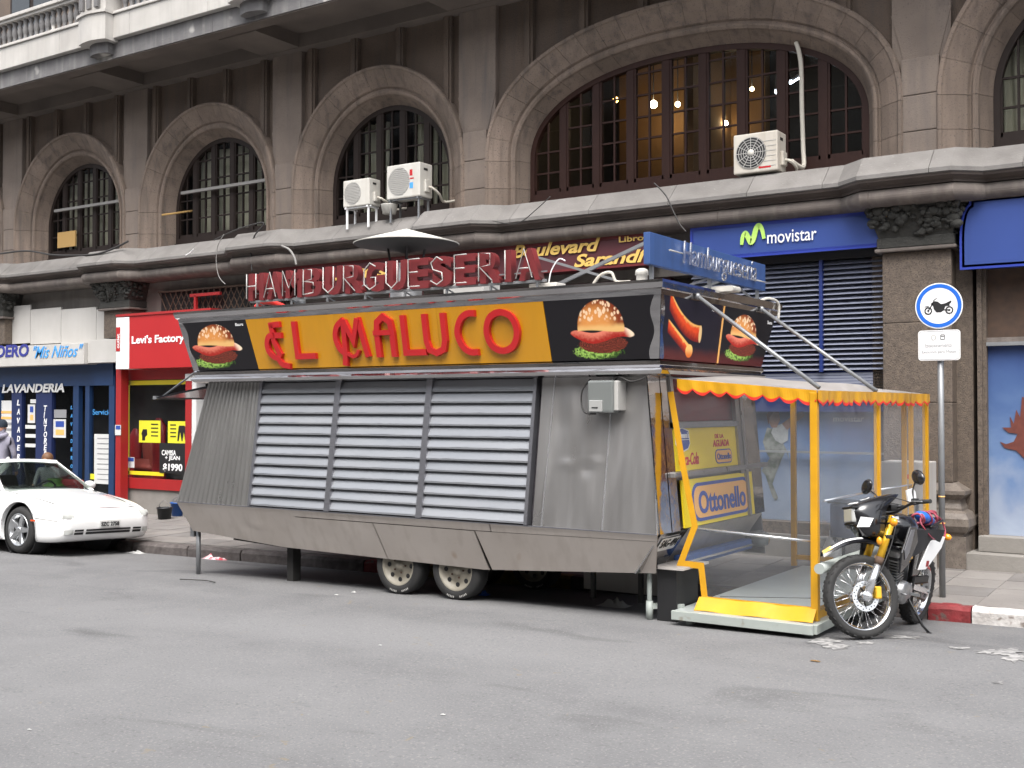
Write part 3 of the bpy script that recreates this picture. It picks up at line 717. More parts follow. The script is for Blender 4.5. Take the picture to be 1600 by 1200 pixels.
while x < -9:
    if min(abs(x - p) for p in peds) > .42:
        o = link('baluster', balu, None, bld); o.location = (x, BF, SOFF + .80)
    x += .165
for p in peds:
    pd = wpart('balcony_pedestal', bld)
    # bowed front pedestal with a carved bottom
    def bow(m_, hw, yo, z0, z1, b=.07):
        pts = [(-hw, 0)] + [(-hw + 2 * hw * i / 8, yo + b * math.sin(math.pi * i / 8)) for i in range(9)] + [(hw, 0)]
        m_.prism(pts, z1 - z0, Matrix.Translation((p, BF + .1, z0)) @ Matrix.Rotation(R(180), 4, 'X') @ Matrix.Translation((0, 0, -(z1 - z0)))); return m_
    bow(MB(), .36, .36, SOFF + .30, SOFF + .74).build('pedestal_block', 'stone_light', pd)
    bow(MB(), .385, .39, SOFF + .742, SOFF + .79).build('pedestal_moulding', 'stone_light', pd)
    bow(MB(), .33, .33, SOFF + .79, SOFF + 1.3).build('pedestal_shaft', 'stone_light', pd)
    for q in (-.2, 0, .2): MB().box(p + q - .05, p + q + .05, BF - .335, BF - .30, SOFF + .84, SOFF + 1.2).build('flute', 'stone_band', pd)
    bow(MB(), .24, .22, SOFF + .12, SOFF + .30).build('pedestal_bracket', 'stone_band', pd)
# storey above the balcony
MB().box(-26, 5, 13.5, 13.9, SOFF + .4, 12.5).build('storey_wall', 'stone_wall', bld)
for xx in (-20.6, -16.7, -12.8):
    w_ = wpart('balcony_door', bld)
    MB().box(xx - .75, xx + .75, 13.47, 13.52, SOFF + .45, SOFF + 2.9).build('frame', 'wood_dark', w_)
    for q in (-.37, .37): MB().box(xx + q - .30, xx + q + .30, 13.455, 13.468, SOFF + .6, SOFF + 2.75).build('pane', 'opp_glass', w_)

# ---- arched windows
WY = 13.76
def arch_window(B, idx):
    win = wpart('arched_window', bld); big = B['big']; fm = 'wood_red' if big else 'wood_dark'
    c, aw = B['c'], B['aw']
    # arch frame ring
    fr = MB(); n = 40; fw = .075
    ring = []
    for i in range(n + 1):
        for s_ in (0.0, -fw):
            g = math.pi * i / n; e = 2 / B['n']; cc, sn = math.cos(g), math.sin(g)
            A = aw + .02 + s_; Bh = B['bw'] + .02 + s_
            x_, z_ = c + A * math.copysign(abs(cc) ** e, cc), SPR + Bh * abs(sn) ** e
            ring += [(x_, WY - .05, z_), (x_, WY + .05, z_)]
    fs_ = []
    for i in range(n):
        a, b = i * 4, (i + 1) * 4
        fs_ += [(a, b, b + 2, a + 2), (a + 2, b + 2, b + 3, a + 3), (a + 3, b + 3, b + 1, a + 1)]
    fr.add(ring, fs_)
    for sg in (-1, 1): fr.box(c + sg * (aw + .02) - (fw if sg > 0 else 0), c + sg * (aw + .02) + (fw if sg < 0 else 0), WY - .05, WY + .05, SILL, SPR)
    fr.box(c - aw, c + aw, WY - .06, WY + .05, SILL, SILL + .09)
    fr.build('frame', fm, win)
    nl = 9 if big else 5; lw = 2 * aw / nl
    for k in range(1, nl):
        x_ = c - aw + lw * k
        MB().box(x_ - .045, x_ + .045, WY - .04, WY + .04, SILL + .09, arch_z(B, 0, x_) - .03).build('mullion', fm, win)
    mu = MB()
    rows = [SILL + .09 + r * (.30 if big else .34) for r in range(8)]
    for k in range(nl):
        x0, x1 = c - aw + lw * k + .045, c - aw + lw * (k + 1) - .045
        xm = (x0 + x1) / 2; ztop = arch_z(B, 0, xm)
        mu.box(xm - .013, xm + .013, WY - .018, WY + .018, SILL + .09, ztop - .04)
        mu.box(x0, x0 + .03, WY - .03, WY + .03, SILL + .09, arch_z(B, 0, x0 + .01) - .03); mu.box(x1 - .03, x1, WY - .03, WY + .03, SILL + .09, arch_z(B, 0, x1 - .01) - .03)
        mu.box(x0, x1, WY - .03, WY + .03, SILL + .09, SILL + .15)
        for r in rows[1:]:
            if r < min(arch_z(B, 0, x0), arch_z(B, 0, x1)) - .06: mu.box(x0, x1, WY - .016, WY + .016, r - .012, r + .012)
        for h0, h1 in ((x0 + .03, xm - .013), (xm + .013, x1 - .03)):
            zt_min = min(arch_z(B, 0, h0), arch_z(B, 0, h1))
            for r, z0 in enumerate(rows):
                z1 = rows[r + 1] if r + 1 < len(rows) else 9
                lo = max(z0 + .012, SILL + .15 if r == 0 else 0)
                t0, t1 = min(z1 - .012, arch_z(B, 0, h0) - .04), min(z1 - .012, arch_z(B, 0, h1) - .04)
                if max(t0, t1) < lo + .03: continue
                t0, t1 = max(t0, lo + .005), max(t1, lo + .005)
                g_ = MB(); q = random.uniform(-.006, .006); w = random.uniform(-.006, .006)
                g_.hexa([(h0, WY - .003, lo), (h1, WY - .003 + q, lo), (h1, WY + .003 + q, lo), (h0, WY + .003, lo), (h0, WY - .003 + w, t0), (h1, WY - .003 + w + q, t1), (h1, WY + .003 + w + q, t1), (h0, WY + .003 + w, t0)])
                g_.build('pane', 'pane', win, fix=False)
    mu.build('muntin_grid', fm, win)
    return win
wins = [arch_window(B, i) for i, B in enumerate(vis)]
# rooms behind the arched windows
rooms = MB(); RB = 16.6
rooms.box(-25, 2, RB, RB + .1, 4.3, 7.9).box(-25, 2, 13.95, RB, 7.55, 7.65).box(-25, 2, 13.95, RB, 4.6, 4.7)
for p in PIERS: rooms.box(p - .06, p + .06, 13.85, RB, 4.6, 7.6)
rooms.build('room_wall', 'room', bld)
MB().box(-8.7, -6.2, 16.3, 16.5, 4.8, 7.5).build('lamplit_panel', 'room_lamplit', bld)  # panels coloured warm to stand for the lamplit part of the room
MB().box(-6.9, -6.75, 14.9, 16.3, 4.8, 7.5).build('lamplit_panel', 'room_lamplit', bld)
def cyl_curtain(x0, x1, y, z0, z1, mat, name='curtain'):
    n = 24; m_ = MB()
    m_.grid(lambda u, v: (x0 + (x1 - x0) * u, y + .03 * math.sin(u * 30 + 2 * v), z0 + (z1 - z0) * v), n * 2, 4); return m_.build(name, mat, bld)
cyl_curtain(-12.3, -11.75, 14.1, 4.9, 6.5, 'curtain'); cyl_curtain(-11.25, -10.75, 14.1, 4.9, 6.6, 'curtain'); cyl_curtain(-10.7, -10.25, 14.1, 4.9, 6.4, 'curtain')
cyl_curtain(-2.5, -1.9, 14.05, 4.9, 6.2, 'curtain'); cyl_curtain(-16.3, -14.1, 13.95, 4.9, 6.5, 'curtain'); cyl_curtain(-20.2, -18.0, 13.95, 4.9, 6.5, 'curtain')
# ---- ground floor walls
MB().box(-26, 5, 13.3, 13.7, 3.55, 4.6).build('frieze_wall', 'plaster', bld)
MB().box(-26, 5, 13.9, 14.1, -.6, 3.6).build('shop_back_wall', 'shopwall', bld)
MB().box(-26, 5, 13.62, 13.9, 3.3, 3.56).build('lintel', 'shopwall', bld)
# pier shafts with carved capitals and moulded pedestals
def capital(cx):
    cp = MB(); z0, z1 = 3.76, 4.09
    cp.hexa([(cx - .40, 12.93, z0), (cx + .40, 12.93, z0), (cx + .40, 13.3, z0), (cx - .40, 13.3, z0), (cx - .50, 12.80, z1), (cx + .50, 12.80, z1), (cx + .50, 13.3, z1), (cx - .50, 13.3, z1)])
    rnd = random.Random(int(cx * 100))
    for i in range(130):
        u = rnd.uniform(-1, 1); v = rnd.random() ** .6; hw = .40 + .10 * v; side = rnd.random()
        if side < .75: c_ = (cx + u * hw, 12.93 - .13 * v - rnd.uniform(0, .03), z0 + (z1 - z0) * v)
        else: c_ = (cx + math.copysign(hw + rnd.uniform(0, .03), u), 12.85 + rnd.uniform(0, .35), z0 + (z1 - z0) * v)
        r = rnd.uniform(.018, .048); cp.sphere(c_, r, 5, (rnd.uniform(.8, 1.7), 1, rnd.uniform(.6, 1.3)))
    return cp
for p in PIERS[1:-1]:
    if p > -3.5 or p < -17:
        cx = p + (.02 if p > -4 else 0)
        pr = wpart('pier', bld); full = p > -4
        capital(cx).build('capital', 'capital', pr)
        MB().box(cx - .42, cx + .42, 12.92, 13.4, 3.645, 3.76).build('capital_neck', 'capital', pr, bevel=.01)
        MB().box(cx - .44, cx + .44, 12.90, 13.4, 3.60, 3.64).build('astragal', 'torus', pr, bevel=.012)
        zb = SWZ(cx, 13.2)
        zz = [zb + .92, 1.9, 2.8, 3.598] if full else [3.1, 3.598]
        for q0, q1 in zip(zz[:-1], zz[1:]): MB().box(cx - .375, cx + .375, 12.98, 13.7, q0 + .0015, q1 - .0015).build('shaft_stone', 'granite', pr, bevel=.01)
        if not full: continue
        MB().box(cx - .55, cx + .55, 13.2, 13.75, zb - .1, 3.6).build('pier_wing', 'granite', pr)
        s2 = math.sqrt(2); mtx = Matrix.Translation((cx, 13.38, zb)) @ Matrix.Rotation(R(45), 4, 'Z')
        pf = [(.53, -.15), (.53, .34), (.50, .345), (.50, .37), (.54, .40), (.57, .46), (.565, .54), (.53, .60), (.485, .625), (.485, .65), (.46, .70), (.455, .74), (.50, .78), (.52, .80), (.52, .84), (.42, .90), (.385, .925)]
        MB().lathe([(r * s2, h) for r, h in pf], 4, mtx, smooth=False).build('pedestal', 'granite_smooth', pr)
# ================================================================== SHOP FRONTS (parts of the building)
def rect(x0, y0, x1, y1, Y):
    a, b = PY(x0, y0, Y), PY(x1, y1, Y); return a.x, b.x, b.z, a.z
def sheet(name, x0, y0, x1, y1, Y, mat, parent, t=.008, bevel=0):
    a, b, c, d = rect(x0, y0, x1, y1, Y); return MB().box(a, b, Y - t, Y, c, d).build(name, mat, parent, bevel)
# --- laundry
ly = wpart('laundry_front', bld); LY = 13.25
sheet('header_panel', -60, 572, 181, 602, LY, 'navy_frame', ly, .06)
for x0, x1, mt in ((-12, 2, 'navy_frame'), (22, 36, 'navy'), (60, 83, 'navy'), (118, 125, 'navy_frame'), (137, 142, 'navy_frame'), (174, 181, 'navy_frame')):
    a, b, _, _ = rect(x0, 600, x1, 800, LY); MB().box(a, b, LY - .05, LY + .04, -.3, 2.42).build('mullion', mt, ly)
a = PY(-60, 0, LY).x; b = PY(180, 0, LY).x
for x0, x1 in ((-12, 22), (36, 60), (83, 118), (142, 174)):
    q0, q1, _, _ = rect(x0, 600, x1, 800, LY); MB().box(q0, q1, LY + .0, LY + .006, .2, 2.4).build('glass_pane', 'shopglass', ly)
MB().box(a, b, LY - .04, LY + .05, -.4, .2).build('stall_riser', 'navy_frame', ly)
fit_text('LAVANDERIA', 2.05, .17, FRONT(PY(3, 614, LY - .07).x, LY - .07, PY(3, 614, LY - .07).z), 'white_print', ly, bold=.05, shear=.2)
def vtext(s, x, y0, y1, Y, mat, parent, w=.10, h=.115):
    n = len(s)
    for i, ch in enumerate(s):
        p = PY(x, y0 + (y1 - y0) * (i + .5) / n, Y); fit_text(ch, w if ch != 'I' else .035, h, FRONT(p.x - w / 2, Y, p.z - h / 2), mat, parent, name='letter', bold=.03, shear=.15)
vtext('LAVADERO', 29, 622, 735, LY - .052, 'white', ly); vtext('TINTORERIA', 71, 633, 735, LY - .052, 'white', ly)
vtext('LAVADERO', 112, 630, 735, LY - .006, 'ltblue_text', ly, .06, .07)
sheet('price_sheet', -4, 626, 21, 690, LY - .01, 'white_print', ly); sheet('price_sheet', 148, 678, 176, 757, LY - .01, 'white_print', ly)
for i in range(9): sheet('print_line', 152, 684 + 8 * i, 152 + (18 if i else 20), 686 + 8 * i, LY - .02, 'grey_print', ly, .002)
for i in range(4): sheet('print_line', 0, 642 + 9 * i, 18, 646 + 9 * i, LY - .02, 'peach' if i < 2 else 'grey_print', ly, .002)
for x0, y0, x1, y1 in ((44, 632, 55, 661), (84, 655, 103, 684)):
    sheet('notice', x0, y0, x1, y1, LY - .01, 'white_print', ly); h = y1 - y0
    sheet('notice_print', x0 + 3, y0 + h * .1, x1 - 3, y0 + h * .42, LY - .02, 'print_blue', ly, .002); sheet('notice_print', x0 + 3, y0 + h * .55, x1 - 3, y0 + h * .85, LY - .02, 'peach', ly, .002)
sheet('notice', 85, 640, 104, 653, LY - .01, 'grey_print', ly)
for y0 in (664, 678, 693): sheet('notice', 40, y0, 59, y0 + 6, LY - .01, 'white_print', ly)
sheet('sticker', 139, 740, 148, 749, LY - .012, 'yellow_print', ly); sheet('sticker', 48, 624, 60, 630, LY - .01, 'white_print', ly)
fit_text('Servicios', .62, .10, FRONT(PY(145, 648, LY - .01).x, LY - .01, PY(145, 648, LY - .01).z), 'ltblue_text', ly, bold=.0)
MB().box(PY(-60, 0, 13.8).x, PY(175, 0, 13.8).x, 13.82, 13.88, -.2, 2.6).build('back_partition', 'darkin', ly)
# --- clothing shop window
cs = wpart('clothing_shop_front', bld); CY = 13.2
q0, q1, _, _ = rect(190, 600, 320, 700, CY)
MB().box(q0, q1 + 1.2, CY - .05, CY + .04, PY(200, 762, CY).z, PY(200, 746, CY).z).build('window_rail', 'red_post', cs)
MB().box(q0, q1 + 1.2, CY - .05, CY + .04, PY(200, 594, CY).z, PY(200, 577, CY).z).build('window_rail', 'red_post', cs)
MB().box(q0, q1 + 1.2, CY - .01, CY + .3, -.4, PY(200, 762, CY).z).build('stall_riser', 'conc_step', cs)
MB().box(q0, q1 + 1.2, CY, CY + .006, PY(200, 746, CY).z, PY(200, 594, CY).z).build('glass_pane', 'shopglass', cs)
for x0, y0, x1, y1 in ((193, 596, 202, 742), (193, 735, 256, 744), (193, 595, 320, 600)): sheet('tape', x0, y0, x1, y1, CY - .01, 'yellow_tape', cs, .003)
for i, (x0, y0, x1, y1) in enumerate(((218, 657, 251, 692), (263, 658, 296, 693))):
    nt = sheet('notice', x0, y0, x1, y1, CY - .01, 'yellow_print', cs)
    for k in range(4): sheet('notice_print', x0 + (18 if i == 0 else 3), y0 + 5 + 6 * k, x0 + (29 if i == 0 else 12), y0 + 7 + 6 * k, CY - .019, 'black', cs, .002)
    m_ = MB(); o = PY(x0 + (4 if i == 0 else 14), y1 - 4, CY - .02); s_ = .01
    if i == 0: pts = [(0, 0), (.08, 0), (.08, .06), (.14, .10), (.13, .2), (.02, .2), (-.02, .12), (.0, .08)]
    else: pts = [(0, 0), (.035, 0), (.075, .16), (.11, 0), (.135, 0), (.17, .16), (.205, 0), (.24, 0), (.215, .24), (.18, .27), (.05, .27), (.03, .24)]
    m_.prism(pts, .003, FRONT(o.x, CY - .018, o.z)).build('notice_print', 'black', cs)
bs = sheet('price_board', 250, 692, 296, 741, CY - .012, 'black', cs, .01)
def ptext(s, x0, y0, x1, y1, Y, mat, parent, **k):
    a, b, c, d = rect(x0, y0, x1, y1, Y); return fit_text(s, b - a, d - c, FRONT(a, Y, c), mat, parent, **k)
ptext('CAMISA', 253, 703, 275, 712, CY - .024, 'white', cs); ptext('+ JEAN', 258, 712, 281, 721, CY - .024, 'white', cs); ptext('$1990', 255, 724, 285, 738, CY - .024, 'white', cs, bold=.04)
for i, (xx, w, mt, h) in enumerate(((212, .28, 'red_in', 1.3), (235, .34, 'mannequin', 1.15), (248, .3, 'red_in', 1.5), (228, .5, 'mannequin', .6))):
    o = PY(xx, 700, 13.6)
    MB().lathe([(w * .5, .2), (w * .62, .5), (w * .5, .9), (w * .62, h), (w * .2, h + .15)], 12, Matrix.Translation((o.x, 13.6, 0)) @ Matrix.Scale(.5, 4, (0, 1, 0))).build('dressed_form', mt, cs)
sheet('sticker', 180, 664, 189, 680, 12.93, 'white_print', cs, .004); sheet('sticker', 199, 714, 210, 731, CY - .012, 'white_print', cs, .004)
sheet('sticker_print', 181, 665, 188, 671, 12.925, 'print_blue', cs, .002); sheet('sticker_print', 200, 715, 209, 721, CY - .018, 'print_blue', cs, .002)
a = PY(182, 600, 12.95).x; b = PY(190, 600, 12.95).x
MB().box(a, b, 12.94, 13.1, -.2, 2.55).build('red_post', 'red_post', cs)
# next shop post, orange and white, just seen beside the trailer
q0, q1, _, _ = rect(297, 610, 306, 700, 13.1); MB().box(q0, q1, 13.0, 13.2, 0, 2.35).build('shop_post', 'red_post', bld); MB().box(q1 + .01, q1 + .12, 13.0, 13.2, 0, 2.4).build('shop_post', 'white_print', bld)
MB().box(q0, q1 + .001, 12.99, 13.2, 2.3, 2.42).build('post_cap', 'white_print', bld)
# white boards above the laundry sign
for x0, x1 in ((-40, 49), (50, 97), (98, 152), (153, 181)): sheet('wall_board', x0, 484, x1, 536, 13.18, 'whiteboard', bld, .03)
# red lattice fan light above the hidden shop
lat = wpart('lattice_grille', bld); a, b, c, d = rect(250, 456, 450, 480, 13.22)
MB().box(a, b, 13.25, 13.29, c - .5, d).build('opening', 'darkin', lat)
m_ = MB(); m_.box(a, b, 13.17, 13.21, d - .03, d); k = a
while k < b:
    m_.bar((k, 13.19, c - .4), (k + .5, 13.19, d), .014); m_.bar((k + .5, 13.195, c - .4), (k, 13.195, d), .014); k += .14
m_.build('lattice', 'rust', lat)
MB().bar(PY(306, 500, 13.1), PY(306, 462, 13.1), .05).bar(PY(298, 462, 13.1), PY(345, 458, 13.1), .05).build('bracket', 'red_post', lat)
# bookshop front: dark red recess under its sign
MB().box(-13.2, -6.4, 13.4, 13.5, -.3, 3.7).build('bookshop_front', 'maroon', bld)
# --- phone shop: slatted shutter above, poster windows below
ps = wpart('phone_shop_front', bld); a, b, c, d = rect(1085, 612, 1384, 405, 13.2)
a = -6.0; b = PY(1383, 500, 13.12).x; zt, zb_ = PY(1300, 405, 13.12).z, PY(1300, 622, 13.12).z
MB().box(a, b, 13.3, 13.36, zb_, zt + .1).build('shutter_back', 'black', ps)
z = zt; nsl = 22; zsp = PY(1300, 578, 13.12).z
sl = MB(); sl.hexa([(a, 13.16, 0), (b, 13.16, 0), (b, 13.19, 0), (a, 13.19, 0), (a, 13.25, .055), (b, 13.25, .055), (b, 13.28, .055), (a, 13.28, .055)]); sl = sl.mesh('shutter_slat'); sl.materials.append(M('louver_grey'))
for i in range(nsl):
    o = link('shutter_slat', sl, None, ps); o.location = (0, 0, zt - (zt - zsp) * (i + 1) / nsl)
s2 = MB().box(a, b, 13.17, 13.26, 0, .028).mesh('shutter_slat'); s2.materials.append(M('louver_grey'))
MB().box(a, b, 13.21, 13.29, zb_, zsp - .012).build('shutter_board', 'shutter_blue', ps)
for i in range(8):
    o = link('shutter_slat', s2, None, ps); o.location = (0, .03, zsp - .06 - (zsp - zb_ - .06) * i / 8)
xm = PY(1281, 500, 13.1).x; MB().box(xm - .02, xm + .02, 13.13, 13.2, zsp - .02, zt).build('shutter_post', 'shutter_blue', ps)
MB().box(a, b, 13.10, 13.2, zb_ - .16, zb_).build('transom', 'navy', ps)
MB().box(a, b, 13.12, 13.28, zt, zt + .12).build('transom', 'black', ps)
pz0, pz1 = .48, zb_ - .16
MB().box(a, b, 13.24, 13.26, pz0, pz1).build('poster', 'poster_sky', ps)
MB().box(a, b, 13.17, 13.176, pz0, pz1).build('glass_pane', 'shopglass', ps)
for x_ in (a + .02, PY(1390, 700, 13.2).x - .02): MB().box(x_ - .03, x_ + .03, 13.14, 13.26, pz0, pz1).build('mullion', 'galv', ps)
MB().box(a, b, 12.95, 13.7, -.2, pz0 - .14).build('plinth', 'conc_step', ps); MB().box(a, b, 13.02, 13.7, pz0 - .14, pz0).build('plinth', 'granite', ps)
MB().box(a, b, 13.13, 13.16, 1.30, 1.325).build('rail', 'galv', ps)
# printed jumping figure: made-up person, flat print on the poster
FY = 13.236
def prnt(name, pts, mat, t=.003, y=FY):
    P_ = [PY(x, y_, FY) for x, y_ in pts]; o = P_[0]
    return MB().prism([(p.x, p.z) for p in P_], t, FRONT(0, y, 0)).build(name, mat, ps)
prnt('print_figure', [(1199, 668), (1215, 672), (1222, 684), (1226, 700), (1219, 716), (1206, 730), (1196, 742), (1190, 735), (1203, 716), (1197, 706), (1192, 690)], 'poster_figure')
prnt('print_figure', [(1206, 730), (1196, 742), (1202, 760), (1207, 776), (1212, 782), (1216, 778), (1207, 756), (1213, 738), (1222, 716), (1228, 704), (1235, 722), (1230, 704), (1222, 690)], 'poster_figure', y=FY - .001)
prnt('print_shirt', [(1208, 668), (1226, 660), (1232, 668), (1231, 688), (1222, 694), (1212, 688), (1205, 676)], 'poster_shirt', y=FY - .003)
prnt('print_face', [(1200, 646), (1209, 640), (1217, 644), (1219, 656), (1214, 668), (1206, 668), (1201, 658)], 'poster_skin', y=FY - .004)
prnt('print_hair', [(1198, 648), (1204, 638), (1214, 638), (1218, 645), (1209, 644), (1203, 652), (1201, 664)], 'poster_hair', y=FY - .006)
prnt('print_arm', [(1222, 662), (1238, 650), (1254, 642), (1257, 650), (1244, 660), (1230, 672)], 'poster_skin', y=FY - .004)
ptext('movistar', 1302, 650, 1350, 659, FY - .01, 'white_print', ps, bold=.02)
# --- corner shop right of the pier
rs = wpart('corner_shop_front', bld); a = PY(1530, 600, 13.25).x; b = 3.0
zb0, zb1, zp0, zp1 = PY(1545, 528, 13.25).z, PY(1545, 424, 13.25).z, PY(1545, 835, 13.25).z, PY(1545, 541, 13.25).z
MB().box(a, a + .05, 13.15, 13.4, 0, 3.5).box(a + .05, a + .09, 13.19, 13.4, 0, 3.5).build('jamb', 'granite', rs)
MB().box(a + .09, b, 13.2, 13.3, zb0 - .06, zb0).build('transom', 'torus', rs); MB().box(a + .09, b, 13.18, 13.3, zp1, zp1 + .04).build('transom', 'galv', rs)
MB().box(a + .09, b, 13.27, 13.28, zb0, zb1 + .2).build('glass_pane', 'rust', rs)
MB().box(a + .09, b, 13.27, 13.29, zp0, zp1).build('poster', 'poster_sky', rs)
FY2 = 13.262
P_ = [PY(x, y, FY2) for x, y in ((1562, 690), (1572, 694), (1584, 690), (1590, 678), (1576, 676), (1566, 668), (1580, 668), (1578, 650), (1584, 662), (1588, 640), (1594, 652), (1597, 620), (1625, 628), (1648, 640), (1664, 662), (1668, 690), (1655, 716), (1632, 728), (1600, 716), (1588, 704), (1570, 700))]
MB().prism([(p.x, p.z) for p in P_], .003, FRONT(0, FY2, 0)).build('print_hair', 'poster_hair', rs)
st = MB(); s0 = PY(1530, 846, 13.1).x
MB().box(s0, b, 13.05, 13.7, zp0 - .17, zp0 - .002).build('step', 'conc_step', rs, bevel=.008); MB().box(s0 - .09, b, 12.86, 13.7, -.2, zp0 - .174).build('step', 'conc_step', rs, bevel=.008)

# ================================================================== SIGNS
sg = wthing('shop_sign', 'white laundry signboard with blue lettering at far left', 'sign', PY(60, 560, 12.95))
a, b, c, d = rect(-80, 571, 131, 539, 12.9)
MB().box(a, b, 12.9, 13.2, PY(60, 571, 12.9).z, PY(60, 539, 12.9).z).build('box', 'whiteboard', sg, bevel=.008)
a2 = PY(181, 560, 12.98).x; MB().box(b + .004, a2, 12.98, 13.2, PY(150, 567, 12.98).z, PY(150, 531, 12.98).z).build('end_box', 'whiteboard', sg, bevel=.008)
def p2(s, x0, y0, x1, y1, Y, mat, parent, **k): return ptext(s, x0, y1, x1, y0, Y, mat, parent, **k)
def ptext2(s, xl, yb, xr, yt, Y, mat, parent, **k):
    """lettering from photo corners: left x, baseline y at the left, right x, top y at the left"""
    A, B, T = PY(xl, yb, Y), PY(xr, yb, Y), PY(xl, yt, Y); return fit_text(s, B.x - A.x, T.z - A.z, FRONT(A.x, Y, A.z), mat, parent, **k)
ptext2('LAVADERO', -50, 561, 45, 542, 12.895, 'dkblue_text', sg, bold=.05, shear=.1)
ptext2('"Mis Ni\u00f1os"', 52, 560, 130, 541, 12.895, 'ltblue_text', sg, bold=.015, shear=.45)
sg = wthing('shop_sign', 'red clothing shop sign box with white lettering', 'sign', PY(230, 577, 12.9))
a, b = PY(182, 540, 12.85).x, PY(330, 540, 12.85).x; z0, z1 = PY(182, 577, 12.85).z, PY(182, 493, 12.85).z
wst = PY(202, 540, 12.85).x
MB().box(wst, b, 12.85, 13.22, z0, z1 - .03).build('box', 'red_shop', sg, bevel=.006)
MB().box(a, wst - .003, 12.84, 13.22, z0, z1 - .04).build('side_panel', 'white', sg, bevel=.006)
MB().box(a, b, 12.83, 13.23, z1 - .028, z1 + .015).build('top_trim', 'red_post', sg)
tg = MB().box(a + .01, a + .12, 12.832, 12.838, z0 + .32, z0 + .75).build('tag_print', 'red_shop', sg)
me = text_mesh('outlet', .075, .003, .02); me.transform(Matrix.Translation((a + .105, 12.831, z0 + .37)) @ Matrix.Rotation(R(90), 4, 'X') @ Matrix.Rotation(R(90), 4, 'Z')); link('lettering', me, 'white', sg)
ptext2("Levi's Factory", 206, 541, 288, 525, 12.848, 'white', sg, bold=.035)
sg = wthing('shop_sign', 'long maroon bookshop sign with yellow lettering behind the roof letters', 'sign', PY(800, 420, 13.0))
a, b = -13.35, PY(1016, 390, 13.0).x; z0, z1 = PY(1016, 414, 13.0).z, PY(1016, 363, 13.0).z
MB().box(a, b, 13.0, 13.3, z0, z1).build('box', 'maroon', sg, bevel=.006); MB().box(a, b, 12.985, 13.0, z1 - .045, z1).box(a, b, 12.985, 13.0, z0, z0 + .03).build('trim', 'letter_maroon', sg)
kw = dict(bold=.04, shear=.3)
ptext2('Boulevard', 801, 404, 938, 384, 12.98, 'gold_text', sg, **kw); ptext2('Sarand\u00ed', 897, 418, 1013, 398, 12.98, 'gold_text', sg, **kw); ptext2('Libros', 967, 379, 1013, 370, 12.98, 'gold_text', sg, bold=.03)
ptext2('Libros', 508, 440, 605, 418, 12.98, 'gold_text', sg, **kw)
def curved_sign(x0, x1, Y, z0, z1, t, left=None, right=None):
    """sign plate with concave curved ends"""
    pts = [(x0, z0)]
    pts += [(x1, z0)]
    if right: pts += [(x1, z0 + .06)] + [(x1 - right * (1 - math.cos(R(90 * i / 7))) , z0 + .06 + (z1 - z0 - .10) * math.sin(R(90 * i / 7))) for i in range(1, 8)] + [(x1 - right, z1)]
    else: pts += [(x1, z1)]
    if left: pts += [(x0 + left, z1)] + [(x0 + left * (1 - math.cos(R(90 * (7 - i) / 7))), z0 + (z1 - z0) * .42 + (z1 - z0) * .5 * math.sin(R(90 * (7 - i) / 7))) for i in range(0, 8)]
    else: pts += [(x0, z1)]
    return MB().prism(pts, t, FRONT(0, Y + t, 0)), pts
sg = wthing('shop_sign', 'blue phone shop sign with green wave logo above the slatted shutter', 'sign', PY(1230, 395, 13.0))
a, b = PY(1081, 380, 12.95).x, PY(1376, 380, 12.95).x; z0, z1 = PY(1230, 394, 12.95).z, PY(1230, 345, 12.95).z
m_, pts = curved_sign(a, b, 12.95, z0, z1, .3, right=.13); m_.build('box', 'blue_sign', sg)
MB().ribbon([(x * 1.0, z) for x, z in pts], .045, .012, FRONT(0, 12.962, 0), closed=True).build('trim', 'blue_trim', sg)
ptext2('movistar', 1199, 381, 1276, 362, 12.935, 'white', sg, bold=.005)
o = PY(1158, 387, 12.935); k = PY(1195, 387, 12.935).x - o.x
wave = spline([(.03, .12), (.07, .44), (.19, .60), (.31, .40), (.42, .20), (.53, .34), (.64, .74), (.77, .88), (.90, .66), (.97, .30)], 7)
MB().ribbon([(p[0] * k, p[1] * k * .95) for p in [(q.x, q.y) for q in [Vector((w.x, w.y)) for w in [Vector((*w_, 0)) if len(w_) == 2 else w_ for w_ in wave]]]], [k * (.13 + .09 * math.sin(math.pi * i / (len(wave) - 1))) for i in range(len(wave))], .012, FRONT(o.x, 12.94, o.z)).build('logo', 'green_logo', sg)
sg = wthing('shop_sign', 'plain blue sign with curved left end at the right edge', 'sign', PY(1590, 410, 13.0))
a, b = PY(1503, 380, 12.93).x, 2.5; z0, z1 = PY(1503, 418, 12.93).z, PY(1518, 313, 12.93).z
m_, pts = curved_sign(a, b, 12.93, z0, z1, .32, left=.10); m_.build('box', 'blue_sign', sg)
MB().ribbon(pts, .05, .012, FRONT(0, 12.942, 0), closed=True).build('trim', 'blue_trim', sg)
